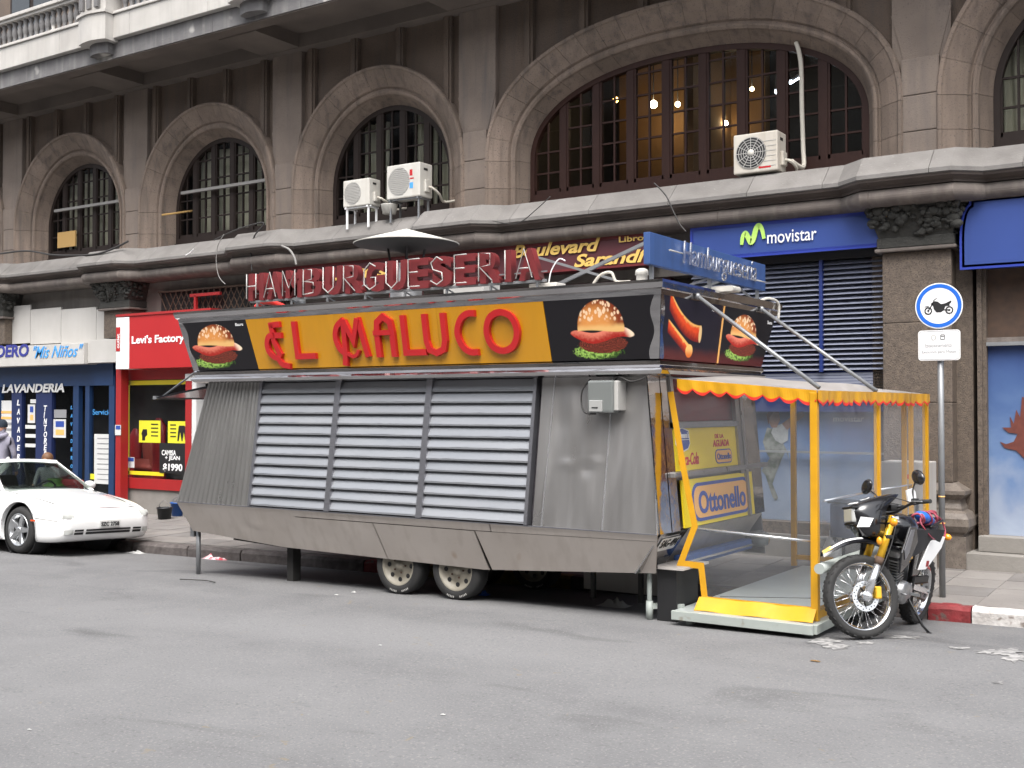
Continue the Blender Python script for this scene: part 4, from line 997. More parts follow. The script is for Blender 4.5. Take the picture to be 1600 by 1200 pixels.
# ---- street sign: parking for motorcycles only
sp = wthing('parking_sign', 'round blue rimmed motorcycle parking sign on a grey post', 'sign', (-2.40, 11.1, SWZ(-2.4, 11.1)))
sx, sy = PZ(1490, 922, SWZ(-2.4, 11.1)).x, 11.1
MB().tube([(sx, sy, SWZ(sx, sy) - .1), (sx, sy, 3.0)], .029, 12).build('post', 'galv', sp)
for zz in (.75, 1.0): MB().tube([(sx, sy, zz), (sx, sy, zz + .012)], .0305, 12).build('tape_ring', 'peach', sp)
for zz in (2.45, 2.72, 2.92): MB().box(sx - .05, sx + .05, sy - .045, sy + .035, zz - .012, zz + .012).build('clamp', 'galv', sp)
dm = FRONT(sx, sy - .05, 2.805)
MB().lathe([(.0001, 0), (.215, 0), (.215, .006), (.0001, .006)], 48, dm, smooth=False).build('disc', 'white', sp)
MB().lathe([(.170, .0062), (.205, .0062), (.205, .0085), (.170, .0085)], 48, dm, smooth=False).build('rim_band', 'sign_blue', sp)
ic = MB(); z_ = .0065
for cx_ in (-.095, .095): ic.lathe([(.025, z_), (.036, z_), (.036, z_ + .003), (.025, z_ + .003)], 20, dm @ Matrix.Translation((cx_, -.045, 0)), smooth=False); ic.lathe([(.0001, z_), (.010, z_), (.010, z_ + .003), (.0001, z_ + .003)], 12, dm @ Matrix.Translation((cx_, -.045, 0)), smooth=False)
ic.prism([(-.06, .03), (-.045, .045), (-.01, .04), (.02, .015), (.06, .02), (.11, .045), (.115, .03), (.095, .01), (.10, -.005), (.06, -.005), (.045, -.045), (.02, -.06), (-.02, -.06), (-.045, -.03), (-.05, .0), (-.075, .02)], .003, dm @ Matrix.Translation((0, 0, z_)))
ic.ribbon([(-.05, .03), (-.095, -.045)], .009, .003, dm @ Matrix.Translation((0, 0, z_))); ic.ribbon([(-.05, .045), (-.03, .065), (-.015, .07)], .006, .003, dm @ Matrix.Translation((0, 0, z_))); ic.ribbon([(.045, -.04), (.095, -.045)], .010, .003, dm @ Matrix.Translation((0, 0, z_))); ic.ribbon([(-.13, -.005), (-.09, -.0)], .006, .003, dm @ Matrix.Translation((0, 0, z_)))
ic.build('pictogram', 'black', sp)
pm = FRONT(sx - .19, sy - .05, 2.29)
MB().prism(rrect(.38, .285, .03), .006, pm).build('plate', 'white', sp)
MB().ribbon([(x + .01, y + .01) for x, y in rrect(.36, .265, .024)], .004, .0015, pm @ Matrix.Translation((0, 0, .0062)), closed=True).build('plate_line', 'grey_print', sp)
fit_text('Estacionamiento', .24, .036, pm @ Matrix.Translation((.065, .125, .0065)), 'grey_print', sp, bold=0, t=.0015); fit_text('Exclusivo para Motos', .31, .036, pm @ Matrix.Translation((.035, .06, .0065)), 'grey_print', sp, bold=0, t=.0015)
em = MB(); em.ribbon(rrect(.035, .045, .006), .006, .0015, pm @ Matrix.Translation((.205, .195, .0065)), closed=True); em.box(.21, .235, .222, .228, .0065, .008, pm); em.build('emblem', 'black', sp)
MB().ribbon(ellipse(.14, .215, .02, .022, 14), .008, .0015, pm @ Matrix.Translation((0, 0, .0065)), closed=True).build('emblem', 'ac_grille', sp)

# ================================================================== AIR CONDITIONERS on the cornice
def ac_unit(label, x0, y0, x1, y1, Y, dep, mat, fan, stand=None, txt=None):
    """photo corners of the front face -> unit of real size standing on the cornice"""
    a, b = PY(x0, y0, Y).x, PY(x1, y0, Y).x; c, d = sorted((PY((x0 + x1) / 2, y1, Y).z, PY((x0 + x1) / 2, y0, Y).z))
    t = wthing('air_conditioner', label, 'air conditioner', (a, Y, c), 'outdoor air conditioners on the stone cornice')
    MB().box(a, b, Y, Y + dep, c, d).build('casing', mat, t, bevel=.018)
    w, h = b - a, d - c; r = h * .40; cx, cz = a + r + .06 * w, (c + d) / 2
    fm = FRONT(cx, Y - .002, cz)
    if fan == 'dark':
        MB().lathe([(.0001, 0.001), (r, .001), (r, .004), (.0001, .004)], 32, fm, smooth=False).build('fan_opening', 'black', t)
        g = MB()
        for k in range(1, 7): g.lathe([(r * k / 6.2 - .003, .006), (r * k / 6.2 + .003, .006), (r * k / 6.2 + .003, .010), (r * k / 6.2 - .003, .010)], 32, fm, smooth=False)
        for k in range(12): g.bar(fm @ Vector((0, 0, .008)), fm @ Vector((r * math.cos(k * math.pi / 6), r * math.sin(k * math.pi / 6), .008)), .006)
        g.build('fan_guard', 'ac_grille', t); MB().lathe([(.0001, .012), (r * .22, .012), (r * .22, .003)], 20, fm).build('fan_hub', 'ac_white', t)
        for k in range(1, 7): MB().box(a + w * .62, b - .02, Y - .004, Y, c + h * k / 8, c + h * k / 8 + .006).build('casing_groove', 'ac_grille', t)
    else:
        g = MB(); g.lathe([(r * .98, .001), (r, .006), (r * 1.03, .001)], 32, fm)
        for k in range(14):
            zz = -r + 2 * r * (k + .5) / 14; hw = math.sqrt(max(0, r * r - zz * zz)); g.box(-hw, hw, zz - .006, zz + .006, .001, .008, fm)
        g.build('fan_guard', 'ac_grille', t)
    MB().box(b - .002, b + .035, Y + dep * .35, Y + dep * .8, c + h * .15, c + h * .5).build('valve_cover', mat, t, bevel=.01)
    MB().box(b - .001, b + .003, Y + dep * .3, Y + dep * .6, c + h * .78, c + h * .85).build('handle', 'black', t)
    if stand:
        s_ = MB()
        for q in (a + .05, b - .05):
            for yy in (Y + .04, Y + dep - .04): s_.bar((q, yy, stand), (q, yy, c), .025)
            s_.bar((q, Y, c - .015), (q, Y + dep, c - .015), .025)
        s_.bar((a, Y + .04, c - .012), (b, Y + .04, c - .012), .02); s_.build('stand', 'galv' if txt else 'white', t)
    if txt: txt(t, a, b, c, d, Y)
    MB().tube(spline([(b + .03, Y + dep * .6, c + h * .3), (b + .10, Y + dep * .6, c + h * .25), (b + .13, Y + dep, c + .05), (b + .06, Y + dep + .2, c - .02), (b + .2, Y + dep + .38, c + .02)], 5), .018, 8).build('pipe', 'pipe_wrap', t)
    return t
def tx(t, a, b, c, d, Y):
    w, h = b - a, d - c
    MB().box(a + .70 * w, a + .78 * w, Y - .003, Y, c + .62 * h, c + .80 * h).box(a + .67 * w, a + .82 * w, Y - .003, Y, c + .52 * h, c + .56 * h).build('badge', 'sign_red', t)
    MB().box(a + .70 * w, a + .80 * w, Y - .003, Y, c + .25 * h, c + .42 * h).build('badge', 'ltblue_text', t)
ctop = 4.672
u1 = ac_unit('smaller white air conditioner on a white stand in the third arch', 536, 322, 577, 280, 12.78, .26, 'ac_white', 'light', stand=ctop - .12)
u2 = ac_unit('larger white air conditioner with red and blue badges in the third arch', 604, 309, 656, 256, 12.82, .30, 'ac_white', 'light', stand=ctop - .09, txt=tx)
def tx3(t, a, b, c, d, Y):
    MB().box(a + .58 * (b - a), a + .85 * (b - a), Y - .003, Y, c + .04, c + .065).build('badge', 'sign_red', t)
    xx = PY(1246, 66, 13.6)
    MB().tube(spline([PY(1244, 66, 13.62), PY(1249, 84, 13.62), PY(1252, 110, 13.62), PY(1253, 170, 13.62), PY(1255, 232, 13.6), (b + .14, Y + .5, c + .1), (b + .08, Y + .25, c + .14)], 6), .028, 10).build('wrapped_pipe', 'pipe_wrap', t)
u3 = ac_unit('cream air conditioner with dark round fan in the wide arch', 1146, 269, 1215, 207, 12.95, .30, 'ac_cream', 'dark', stand=None, txt=tx3)
for u in (u1, u2, u3): pass
MB_p = wthing('bucket', 'small white bucket between the two air conditioners', 'bucket', PY(606, 333, 12.9))
o = PY(607, 334, 12.9); MB().lathe([(.0001, 0), (.10, 0), (.125, .13), (.13, .14), (.12, .14), (.10, .02), (.0001, .02)], 20, Matrix.Translation((o.x, 12.92, o.z))).build('pail', 'ac_white', MB_p)
# things left lying on sills
t = wthing('board', 'orange board standing behind the leftmost arched window', 'board', PY(104, 386, 13.68)); a, b, c, d = rect(91, 388, 119, 360, 13.68)
MB().box(a, b, 13.66, 13.69, min(c, d), max(c, d)).build('sheet', 'cardboard', t)
t = wthing('pole', 'pale wooden pole sticking out of the second arch', 'pole', PY(250, 336, 13.3))
MB().tube([PY(253, 336, 13.3), PY(312, 328, 13.9)], .018, 8).build('stick', 'cardboard', t)
for lb, (x0, y0, x1, y1) in (('dark steel bar across the leftmost full arched window', (86, 330, 186, 320)), ('dark steel bar across the second arched window', (284, 302, 416, 286))):
    t = wthing('bar', lb, 'bar', PY(x0, y0, 13.6)); p_, q_ = PY(x0, y0, 13.62), PY(x1, y1, 13.62); q_.z = p_.z
    MB().bar(p_, q_ + Vector((.25, 0, 0)), .05).build('rail', 'cable_grey', t)
# loose cables along the cornice
def cable(label, pts, r=.012, mat='cable'):
    t = wthing('cable', label, 'cable', pts[0], 'loose cables on the cornice'); MB().tube(spline(pts, 6), r, 6).build('wire', mat, t)
cable('thick cable lying along the cornice at far left', [PY(x, y, 12.66) for x, y in ((-10, 398), (40, 392), (80, 398), (115, 399), (150, 397), (178, 388), (200, 377))], .018)
cable('cable drooping from the cornice near the second arch', [PY(x, y, 12.62) for x, y in ((335, 375), (372, 358), (412, 348), (398, 368), (392, 392), (394, 425))], .012)
cable('thin wire hanging over the cornice above the roof letters', [PY(x, y, 12.6) for x, y in ((350, 366), (340, 385), (338, 410), (342, 432), (352, 444))], .007, 'cable_grey')
cable('wire sagging across the cornice below the wide arch', [PY(x, y, 12.62) for x, y in ((860, 307), (835, 330), (815, 346), (798, 350), (770, 345))], .006)
cable('wire crossing the cornice left of the cream air conditioner', [PY(x, y, 12.6) for x, y in ((1022, 286), (1040, 305), (1052, 330), (1062, 350), (1072, 362))], .009)
cable('short curl of hose above the roof letters', [PY(x, y, 12.6) for x, y in ((440, 384), (452, 390), (460, 402), (463, 414))], .018, 'cable_grey')
cable('pale wire end drooping from the cornice near the red lattice', [PY(x, y, 12.6) for x, y in ((302, 389), (298, 394), (290, 399))], .008, 'white')
# lamps inside the wide arch window
def lamp(label, x, y, Y, r, mat):
    p = PY(x, y, Y); t = wthing('ceiling_lamp', label, 'lamp', p, 'lamps seen through the wide arched window')
    MB().sphere(p, r, 8).build('bulb', mat, t); MB().tube([p + Vector((0, 0, r)), (p.x, p.y, 7.56)], .008, 6).build('cord', 'black', t)
for lb, x, y, Y, r, mt in (('small amber lamp glowing in the third leaf of the wide arched window', 962, 156, 15.6, .045, 'bulb_y'), ('bright round lamp glowing in the wide arched window', 1021, 163, 15.6, .06, 'bulb'), ('lamp glowing right of the brightest lamp in the wide window', 1059, 163, 15.8, .04, 'bulb'), ('low lamp glowing left in the wide window', 1044, 194, 16.0, .04, 'bulb'), ('low white lamp beside the air conditioner in the wide window', 1133, 193, 16.0, .045, 'bulb'), ('tiny white lamp above the air conditioner', 1175, 139, 15.8, .03, 'bulb'), ('tiny white lamp right of the wrapped pipe', 1290, 122, 15.8, .035, 'tube_light')): lamp(lb, x, y, Y, r, mt)
for lb, x0, y0, x1, y1 in (('near fluorescent tube glowing in the wide arched window', 1213, 144, 1226, 135), ('far fluorescent tube glowing in the wide arched window', 1235, 129, 1250, 120)):
    p_, q_ = PY(x0, y0, 15.2), PY(x1, y1, 15.6); t = wthing('ceiling_lamp', lb, 'lamp', p_, 'lamps seen through the wide arched window')
    MB().tube([p_, q_], .022, 8).build('tube', 'tube_light', t)
    MB().bar(p_ + Vector((0, 0, .03)), q_ + Vector((0, 0, .03)), .06, .03).build('fitting', 'white', t)
    MB().tube([p_ + Vector((0, 0, .03)), (p_.x, p_.y, 7.56)], .006, 6).build('cord', 'black', t)
# ---- grey cabinet against the pier, buckets, litter
cb = wthing('utility_cabinet', 'pale grey metal cabinet beside the stone pier', 'cabinet', (-3.1, 12.3, SWZ(-3.1, 12.3)))
a = PY(1375, 722, 12.35).x; b = PY(1449, 722, 12.35).x; b2 = PY(1464, 722, 12.62).x; zt = PY(1420, 722, 12.35).z
MB().box(a, b, 12.35, 12.75, SWZ(-3.1, 12.3), zt).build('casing', 'cabinet', cb, bevel=.012)
MB().box(a + .04, b - .04, 12.343, 12.35, SWZ(-3.1, 12.3) + .12, zt - .06).build('door', 'cabinet', cb)
MB().box(b - .12, b - .09, 12.325, 12.343, .75, .87).build('handle', 'black', cb); MB().box(a + .25, a + .31, 12.338, 12.343, zt - .18, zt - .13).build('sticker', 'vinyl_red', cb)
def bucket(label, x, y, mat, r, h):
    z = SWZ(PZ(x, y, -.05).x, PZ(x, y, -.05).y); o = PZ(x, y, z); t = wthing('bucket', label, 'bucket', o)
    MB().lathe([(.0001, 0), (r * .8, 0), (r, h), (r * 1.05, h), (r * 1.05, h - .02), (r * .97, h - .02), (r * .78, .015), (.0001, .015)], 24, Matrix.Translation(o)).build('pail', mat, t)
    MB().tube(spline([o + Vector((-r, 0, h)), o + Vector((-r * .6, -r * .3, h + .05)), o + Vector((r * .5, -r * .35, h + .12)), o + Vector((r, 0, h))], 5), .004, 6).build('handle', 'galv', t)
bucket('black bucket on the pavement left of the trailer', 257, 811, 'bucket_black', .13, .20); bucket('blue bucket half hidden behind the trailer corner', 279, 806, 'bucket_blue', .14, .24)
def crumple(name, label, x, y, w, d, h, mat, cat, seed, flat=False):
    rn = random.Random(seed); z = 0; o = PZ(x, y, 0); o = PZ(x, y, G(o.x, o.y)); t = wthing(name, label, cat, (o.x, o.y, G(o.x, o.y)))
    m_ = MB(); n = 7
    m_.grid(lambda u, v: (o.x + (u - .5) * w, o.y + (v - .5) * d, G(o.x, o.y) + .006 + (h * rn.random() * math.sin(math.pi * u) * math.sin(math.pi * v))), n, n, smooth=False)
    m_.build('sheet', mat, t, fix=False)
crumple('litter', 'crumpled red and white bag in the gutter behind the trailer leg', 341, 867, .42, .22, .13, 'litter_red', 'litter', 1)
crumple('litter', 'grey crumpled paper by the kerb beside the white car', 212, 858, .32, .12, .05, 'paper', 'litter', 2)
crumple('litter', 'white scrap of paper at the bottom left of the road', 46, 1141, .03, .015, .006, 'paper', 'litter', 3)
crumple('litter', 'white torn scrap lying in the middle of the road', 692, 1118, .03, .02, .012, 'paper', 'litter', 4)
crumple('litter', 'white scrap near the tandem wheels', 526, 930, .05, .03, .012, 'paper', 'litter', 5)
crumple('litter', 'tiny white scrap left of the rear wheel', 553, 926, .05, .04, .02, 'paper', 'litter', 6)
crumple('litter', 'white scrap on the road below the trailer', 594, 1009, .03, .02, .01, 'paper', 'litter', 7)
crumple('litter', 'pale bag lying in the dark below the trailer end', 960, 945, .30, .2, .09, 'paper', 'litter', 8)
crumple('litter', 'blue plastic scrap behind the tandem wheels', 757, 928, .10, .1, .06, 'blue_bag', 'litter', 9)
crumple('litter', 'brown leaf on the road near the platform', 1274, 1034, .07, .03, .01, 'leaf', 'litter', 10)
t = wthing('stick', 'thin bent stick lying on the road below the trailer leg', 'stick', PZ(310, 908, -.06))
MB().tube(spline([PZ(281, 905, -.05), PZ(305, 906, -.05), PZ(322, 907, -.05), PZ(336, 910, -.05)], 4), .006, 6).build('twig', 'cable', t)
# ================================================================== FOOD TRAILER
tr = wthing('food_trailer', 'steel hamburger trailer with slatted side, orange sign and red roof letters', 'trailer', (-7.2, 9.8, G(-7.2, 9.0)))
ZB, ZT = .77, 2.12
lerp = lambda a, b, t: a + (b - a) * t
def tz(z): return (z - ZB) / (ZT - ZB)
def Yn(z): return lerp(8.62, 8.80, tz(z))
def XL(z): return lerp(-10.33, -10.02, tz(z))
def XR(z): return lerp(-4.24, -4.36, tz(z))
def Yf(z): return lerp(11.1, 10.95, tz(z))
i_ = .09
MB().hexa([(XL(ZB) + i_, Yn(ZB) + i_, ZB), (XR(ZB) - i_, Yn(ZB) + i_, ZB), (XR(ZB) - i_, Yf(ZB) - i_, ZB), (XL(ZB) + i_, Yf(ZB) - i_, ZB),
           (XL(ZT) + i_, Yn(ZT) + i_, ZT), (XR(ZT) - i_, Yn(ZT) + i_, ZT), (XR(ZT) - i_, Yf(ZT) - i_, ZT), (XL(ZT) + i_, Yf(ZT) - i_, ZT)]).build('inner_hull', 'louver_back', tr)
def side_panel(name, mat, xb0, xb1, xt0, xt1, z0=ZB, z1=ZT, off=0.0, t=.02, wave=None, nx=1):
    """panel on the street side between bottom and top x limits"""
    m_ = MB(); n = nx; nz = 40 if nx == 60 else 6
    def pt(u, v, o):
        z = z0 + (z1 - z0) * v; x = lerp(lerp(xb0, xb1, u), lerp(xt0, xt1, u), v)
        return (x, Yn(z) + off + o + (wave(u, v) if wave else 0), z)
    m_.grid(lambda u, v: pt(u, v, 0), n, nz); m_.grid(lambda u, v: pt(u, v, t), n, nz, flip=True)
    return m_.build(name, mat, tr, fix=False)
side_panel('corrugated_panel', 'corrug', XL(ZB), -9.16, XL(ZT), -9.16, nx=140, wave=lambda u, v: .018 * math.sin(u * 2 * math.pi * 15 + .5) + .004 * math.sin(u * 9 + v * 3))
def gs(u, v, a, b, su, sv): return math.exp(-((u - a) / su) ** 2 - ((v - b) / sv) ** 2)
dent = lambda u, v: .014 * gs(u, v, .72, .40, .10, .05) - .010 * gs(u, v, .80, .44, .16, .018) + .008 * gs(u, v, .3, .7, .18, .1) + .005 * math.sin(u * 22 + 2 * v) * gs(u, v, .5, .9, .6, .35) + .003 * math.sin(u * 5 + 1) * math.sin(v * 4) - .010 * math.exp(-((u - .45) / .12) ** 2 - ((v - .42) / .03) ** 2)
side_panel('wall_panel', 'steel', -5.50, -4.78, -5.50, -4.76, nx=60, wave=dent)
side_panel('wall_panel', 'steel', -4.775, XR(ZB), -4.755, XR(ZT), nx=10, wave=lambda u, v: .002 * math.sin(u * 4 + v * 5))
def seam(p, q, r=.006, mat='alu_frame', name='seam_strip'): MB().bar(p, q, r * 2, r).build(name, mat, tr)
for xb, xt, w in ((-4.777, -4.757, .008), (-5.40, -5.36, .007)): seam((xb, Yn(ZB) - .006, ZB + .01), (xt, Yn(ZT) - .006, ZT), w, 'silver')
seam((XR(ZB) - .005, Yn(ZB) - .004, ZB), (XR(ZT) - .005, Yn(ZT) - .004, ZT), .012, 'silver', 'corner_strip')
seam((-10.33, 8.612, ZB), (-4.24, 8.612, ZB), .010, 'alu_frame', 'waist_strip')
rv = MB().sphere((0, 0, 0), .006, 5).mesh('rivet'); rv.materials.append(M('silver'))
for k in range(11):
    for xb, xt in ((-4.777, -4.757), (XR(ZB) - .004, XR(ZT) - .004)):
        o = link('rivet', rv, None, tr); z = ZB + .08 + k * .118; o.location = (lerp(xb, xt, tz(z)), Yn(z) - .009, z); o.matrix_parent_inverse = Matrix.Translation(-WORLD[tr])
# louvre bays
LX = [-9.14, -7.99, -6.79, -5.54]
for b_ in range(3):
    x0, x1 = LX[b_] + .035, LX[b_ + 1] - .035
    bay = wpart('louvre_bay', tr)
    for xx in (x0 - .017, x1 + .017):
        MB().hexa([(xx - .018, Yn(ZB) - .035, ZB + .01), (xx + .018, Yn(ZB) - .035, ZB + .01), (xx + .018, Yn(ZB) + .04, ZB + .01), (xx - .018, Yn(ZB) + .04, ZB + .01),
                   (xx - .018, Yn(ZT) - .035, ZT), (xx + .018, Yn(ZT) - .035, ZT), (xx + .018, Yn(ZT) + .04, ZT), (xx - .018, Yn(ZT) + .04, ZT)]).build('frame_post', 'alu_frame', bay)
    n = 12; pit = (ZT - ZB - .03) / n
    for k in range(n):
        zt = ZT - .01 - pit * k; zl = zt - pit * .86; jt = random.uniform(-.004, .004)
        ya, yb = Yn(zt) + .012, Yn(zl) - .028 + jt
        m_ = MB(); nx = 10
        bend = [random.uniform(-.0035, .0035) for _ in range(nx + 1)]
        m_.grid(lambda u, v: (x0 + (x1 - x0) * u, lerp(yb, ya, v) + bend[int(round(u * nx))] * (1 - v), lerp(zl, zt, v) + bend[int(round(u * nx))] * .6), nx, 2)
        m_.grid(lambda u, v: (x0 + (x1 - x0) * u, lerp(yb, ya, v) + .006 + bend[int(round(u * nx))] * (1 - v), lerp(zl, zt, v) - .004), nx, 2, flip=True)
        m_.box(x0, x1, yb - .001, yb + .012, zl - .016, zl - .001)
        m_.build('slat', 'alu', bay, fix=False)
# skirt
BOT = [(-10.22, .43), (-8.82, .335), (-6.17, .30), (-4.34, .42)]
def zbot(x):
    for (a, za), (b, zb) in zip(BOT[:-1], BOT[1:]):
        if x <= b: return lerp(za, zb, max(0, (x - a) / (b - a)))
    return BOT[-1][1]
def SK(x, v, o=0.0):
    """skirt surface point: v 0 at the waist, 1 at the bottom edge"""
    xx = lerp(x, min(max(x, -10.22), -4.34), v); z = lerp(ZB, zbot(xx), v); return (xx, 8.615 + .18 * (ZB - z) / .40 + o, z)
def skirt_panel(xa, xb, va, vb, sla=0.0, slb=0.0, mat='steel_skirt', o=0.0, name='skirt_panel'):
    m_ = MB(); nx = 40
    f = lambda u, v, oo: SK(lerp(xa + sla * v, xb + slb * v, u), lerp(va, vb, v), oo + .004 * math.sin(u * 7 + xa * 3) * math.sin(v * 3) + (.02 * gs(u, v, .56, .55, .06, .22) - .012 * gs(u, v, .62, .48, .10, .06) if xa < -10 else .006 * gs(u, v, .4, .5, .15, .3)))
    m_.grid(lambda u, v: f(u, v, o), nx, 12); m_.grid(lambda u, v: f(u, v, o + .012), nx, 12, flip=True)
    return m_.build(name, mat, tr, fix=False)
skirt_panel(-10.32, -8.52, 0, 1, 0, .12); skirt_panel(-8.51, -5.98, 0, .17)
skirt_panel(-8.505, -7.42, .185, 1, .02, .06, o=-.006, name='skirt_door'); skirt_panel(-7.41, -6.17, .185, 1, .06, .06, o=-.006, name='skirt_door')
skirt_panel(-5.97 + -.19, -4.245, .185, 1, .08, 0); skirt_panel(-5.97, -4.245, 0, .175)
m_ = MB(); m_.grid(lambda u, v: SK(lerp(-10.28, -4.28, u), lerp(.02, .97, v), .045), 20, 3); m_.build('skirt_backing', 'black', tr, fix=False)
# underside, far side and left end
MB().box(-10.1, -4.42, 8.86, 10.9, .56, .74).build('floor_frame', 'chassis', tr)
MB().box(-10.4, -4.5, 9.2, 9.32, .40, .56).box(-10.4, -4.5, 10.3, 10.42, .40, .56).build('chassis_beam', 'chassis', tr)
MB().hexa([(XL(ZB), Yf(ZB) - .02, .35), (XR(ZB), Yf(ZB) - .02, .35), (XR(ZB), Yf(ZB), .35), (XL(ZB), Yf(ZB), .35), (XL(ZT), Yf(ZT) - .02, ZT), (XR(ZT), Yf(ZT) - .02, ZT), (XR(ZT), Yf(ZT), ZT), (XL(ZT), Yf(ZT), ZT)]).build('kerb_side_wall', 'steel', tr)
MB().hexa([(XL(ZB), Yn(ZB) + .01, ZB), (XL(ZB) + .02, Yn(ZB) + .01, ZB), (XL(ZB) + .02, Yf(ZB) - .03, ZB), (XL(ZB), Yf(ZB) - .03, ZB), (XL(ZT), Yn(ZT) + .01, ZT), (XL(ZT) + .02, Yn(ZT) + .01, ZT), (XL(ZT) + .02, Yf(ZT) - .03, ZT), (XL(ZT), Yf(ZT) - .03, ZT)]).build('end_wall', 'steel', tr)
MB().hexa([(-10.22, 8.8, .43), (-10.2, 8.8, .43), (-10.2, 10.9, .43), (-10.22, 10.9, .43), (-10.33, 8.63, ZB), (-10.31, 8.63, ZB), (-10.31, 11.07, ZB), (-10.33, 11.07, ZB)]).build('end_skirt', 'steel_skirt', tr)
# left end hatch held open with a strut
MB().hexa([(-11.15, 9.0, 1.955), (-10.03, 9.0, 2.10), (-10.03, 10.7, 2.10), (-11.15, 10.7, 1.955), (-11.15, 9.0, 1.975), (-10.03, 9.0, 2.13), (-10.03, 10.7, 2.13), (-11.15, 10.7, 1.975)]).build('hatch_flap', 'black_gloss', tr)
MB().box(-11.2, -11.14, 8.98, 10.72, 1.945, 1.985).build('hatch_edge', 'silver', tr)
MB().tube([(-11.1, 9.05, 1.98), (-10.15, 9.05, 2.45)], .012, 8).build('hatch_strut', 'galv', tr)
# ---- end wall facing the awning: service window, menu board, counter, panel
def EW(Y, z, o=0.0): return Vector((XR(z) + o, Y, z))
def end_panel(name, mat, y0, y1, z0, z1, o=0.0, t=.015, bevel=0, parent=None):
    m_ = MB(); m_.hexa([EW(y0, z0, o), EW(y0, z0, o + t), EW(y1, z0, o + t), EW(y1, z0, o), EW(y0, z1, o), EW(y0, z1, o + t), EW(y1, z1, o + t), EW(y1, z1, o)])
    return m_.build(name, mat, parent or tr, bevel)
end_panel('corner_panel', 'chrome', 8.64, 8.86, ZB, ZT, 0, .012); end_panel('corner_panel', 'chrome', 8.87, 9.03, ZB, ZT, .004, .012)
end_panel('service_window', 'red_in', 9.05, 10.5, 1.72, 2.1, -.03, .012); end_panel('window_glass', 'shopglass', 9.05, 10.5, 1.72, 2.1, .0, .005)
end_panel('window_bar', 'steel', 9.03, 9.09, 1.66, ZT, .005, .03); end_panel('window_bar', 'steel', 10.44, 10.54, 1.2, ZT, .005, .04); end_panel('window_bar', 'alu', 9.03, 10.5, 1.665, 1.715, .0, .045)
end_panel('corner_panel', 'chrome', 10.60, 10.95, .78, ZT, .0, .02); end_panel('corner_panel', 'steel', 10.545, 10.60, .78, ZT, .01, .05); end_panel('corner_panel', 'chrome', 10.955, 11.06, .78, ZT, -.01, .02)
mb_ = end_panel('menu_board', 'yellow_sign', 9.04, 10.44, 1.285, 1.66, .0, .02)
def EM(Y, z, o): return Matrix.Translation(EW(Y, z, o)) @ Matrix.Rotation(-math.atan2(.12, 1.35) * -1, 4, 'Y') @ Matrix.Rotation(R(90), 4, 'Z') @ Matrix.Rotation(R(90), 4, 'X')
def EM(Y, z, o):
    m = RIGHT(XR(z) + o, Y, z); k = (XR(1) - XR(0)); sh = Matrix.Identity(4); sh[0][2] = k; sh[0][3] = -k * z
    return sh @ m
def etext(s, y0, z0, w, h, mat, o=.022, **k): return fit_text(s, w, h, EM(y0, z0, o), mat, tr, **k)
etext('DE LA', 9.93, 1.555, .20, .04, 'print_red', bold=.02); etext('AGUADA', 9.87, 1.475, .38, .065, 'print_red', shear=.15, bold=.03)
etext('Coca-Cola', 9.10, 1.33, .42, .11, 'print_red', shear=.35, bold=.02)
MB().prism(rrect(.40, .135, .06), .003, EM(9.90, 1.315, .022)).build('badge', 'print_blue', tr); MB().prism(rrect(.376, .113, .05), .003, EM(9.912, 1.326, .0235)).build('badge_face', 'peach', tr); etext('Ottonello', 9.935, 1.352, .33, .06, 'print_blue', o=.027, bold=.02)
MB().prism([(0, .05), (.05, .0), (.15, -.02), (.25, .0), (.30, .05), (.29, .17), (.15, .20), (.01, .17)], .003, EM(9.06, 1.47, .022)).build('badge', 'white', tr); MB().prism([(.012, .055), (.055, .012), (.15, -.006), (.245, .012), (.288, .055), (.28, .085), (.02, .085)], .003, EM(9.06, 1.47, .0245)).build('badge_face', 'print_blue', tr)
MB().prism([(.02, .092), (.28, .092), (.275, .162), (.15, .188), (.02, .162)], .003, EM(9.06, 1.47, .0245)).build('badge_face', 'print_blue', tr); etext("Hellmann's", 9.085, 1.572, .25, .055, 'white', o=.0285, bold=.02)
end_panel('shelf', 'steel', 8.92, 11.15, 1.235, 1.282, 0, .06, bevel=.008)
op = end_panel('sponsor_panel', 'yellow_sign', 9.10, 10.74, .785, 1.205, .012, .02)
MB().prism(rrect(1.34, .345, .13), .004, EM(9.28, .82, .034)).build('badge', 'print_blue', tr); MB().prism(rrect(1.27, .285, .11), .004, EM(9.315, .85, .0365)).build('badge_face', 'peach', tr)
etext('Ottonello', 9.40, .885, 1.10, .205, 'print_blue', o=.042, bold=.035)
end_panel('end_plate', 'steel', 9.03, 10.62, .775, ZT, -.045, .012)
# lower end: sloping steel, number plate, bumper bar
def EL(Y, z, o=0.0): return Vector((-4.24 - .26 * (ZB - z) / .37 + o, Y, z))
def low_panel(name, mat, y0, y1, z0, z1, o=0.0, t=.012):
    return MB().hexa([EL(y0, z0, o), EL(y0, z0, o + t), EL(y1, z0, o + t), EL(y1, z0, o), EL(y0, z1, o), EL(y0, z1, o + t), EL(y1, z1, o + t), EL(y1, z1, o)]).build(name, mat, tr)
low_panel('end_skirt', 'chrome', 8.66, 9.2, .42, ZB); low_panel('end_skirt', 'steel_skirt', 9.21, 11.0, .40, ZB, -.01)
low_panel('number_plate', 'plate', 8.74, 9.10, .605, .72, .02, .006)
k_ = .26 / .37; msh = Matrix.Identity(4); msh[0][2] = k_; msh[0][3] = -k_ * .635
fit_text('SAG-494', .32, .072, msh @ RIGHT(EL(8.76, .635, .028).x, 8.76, .635), 'black', tr, name='plate_text', bold=.02)
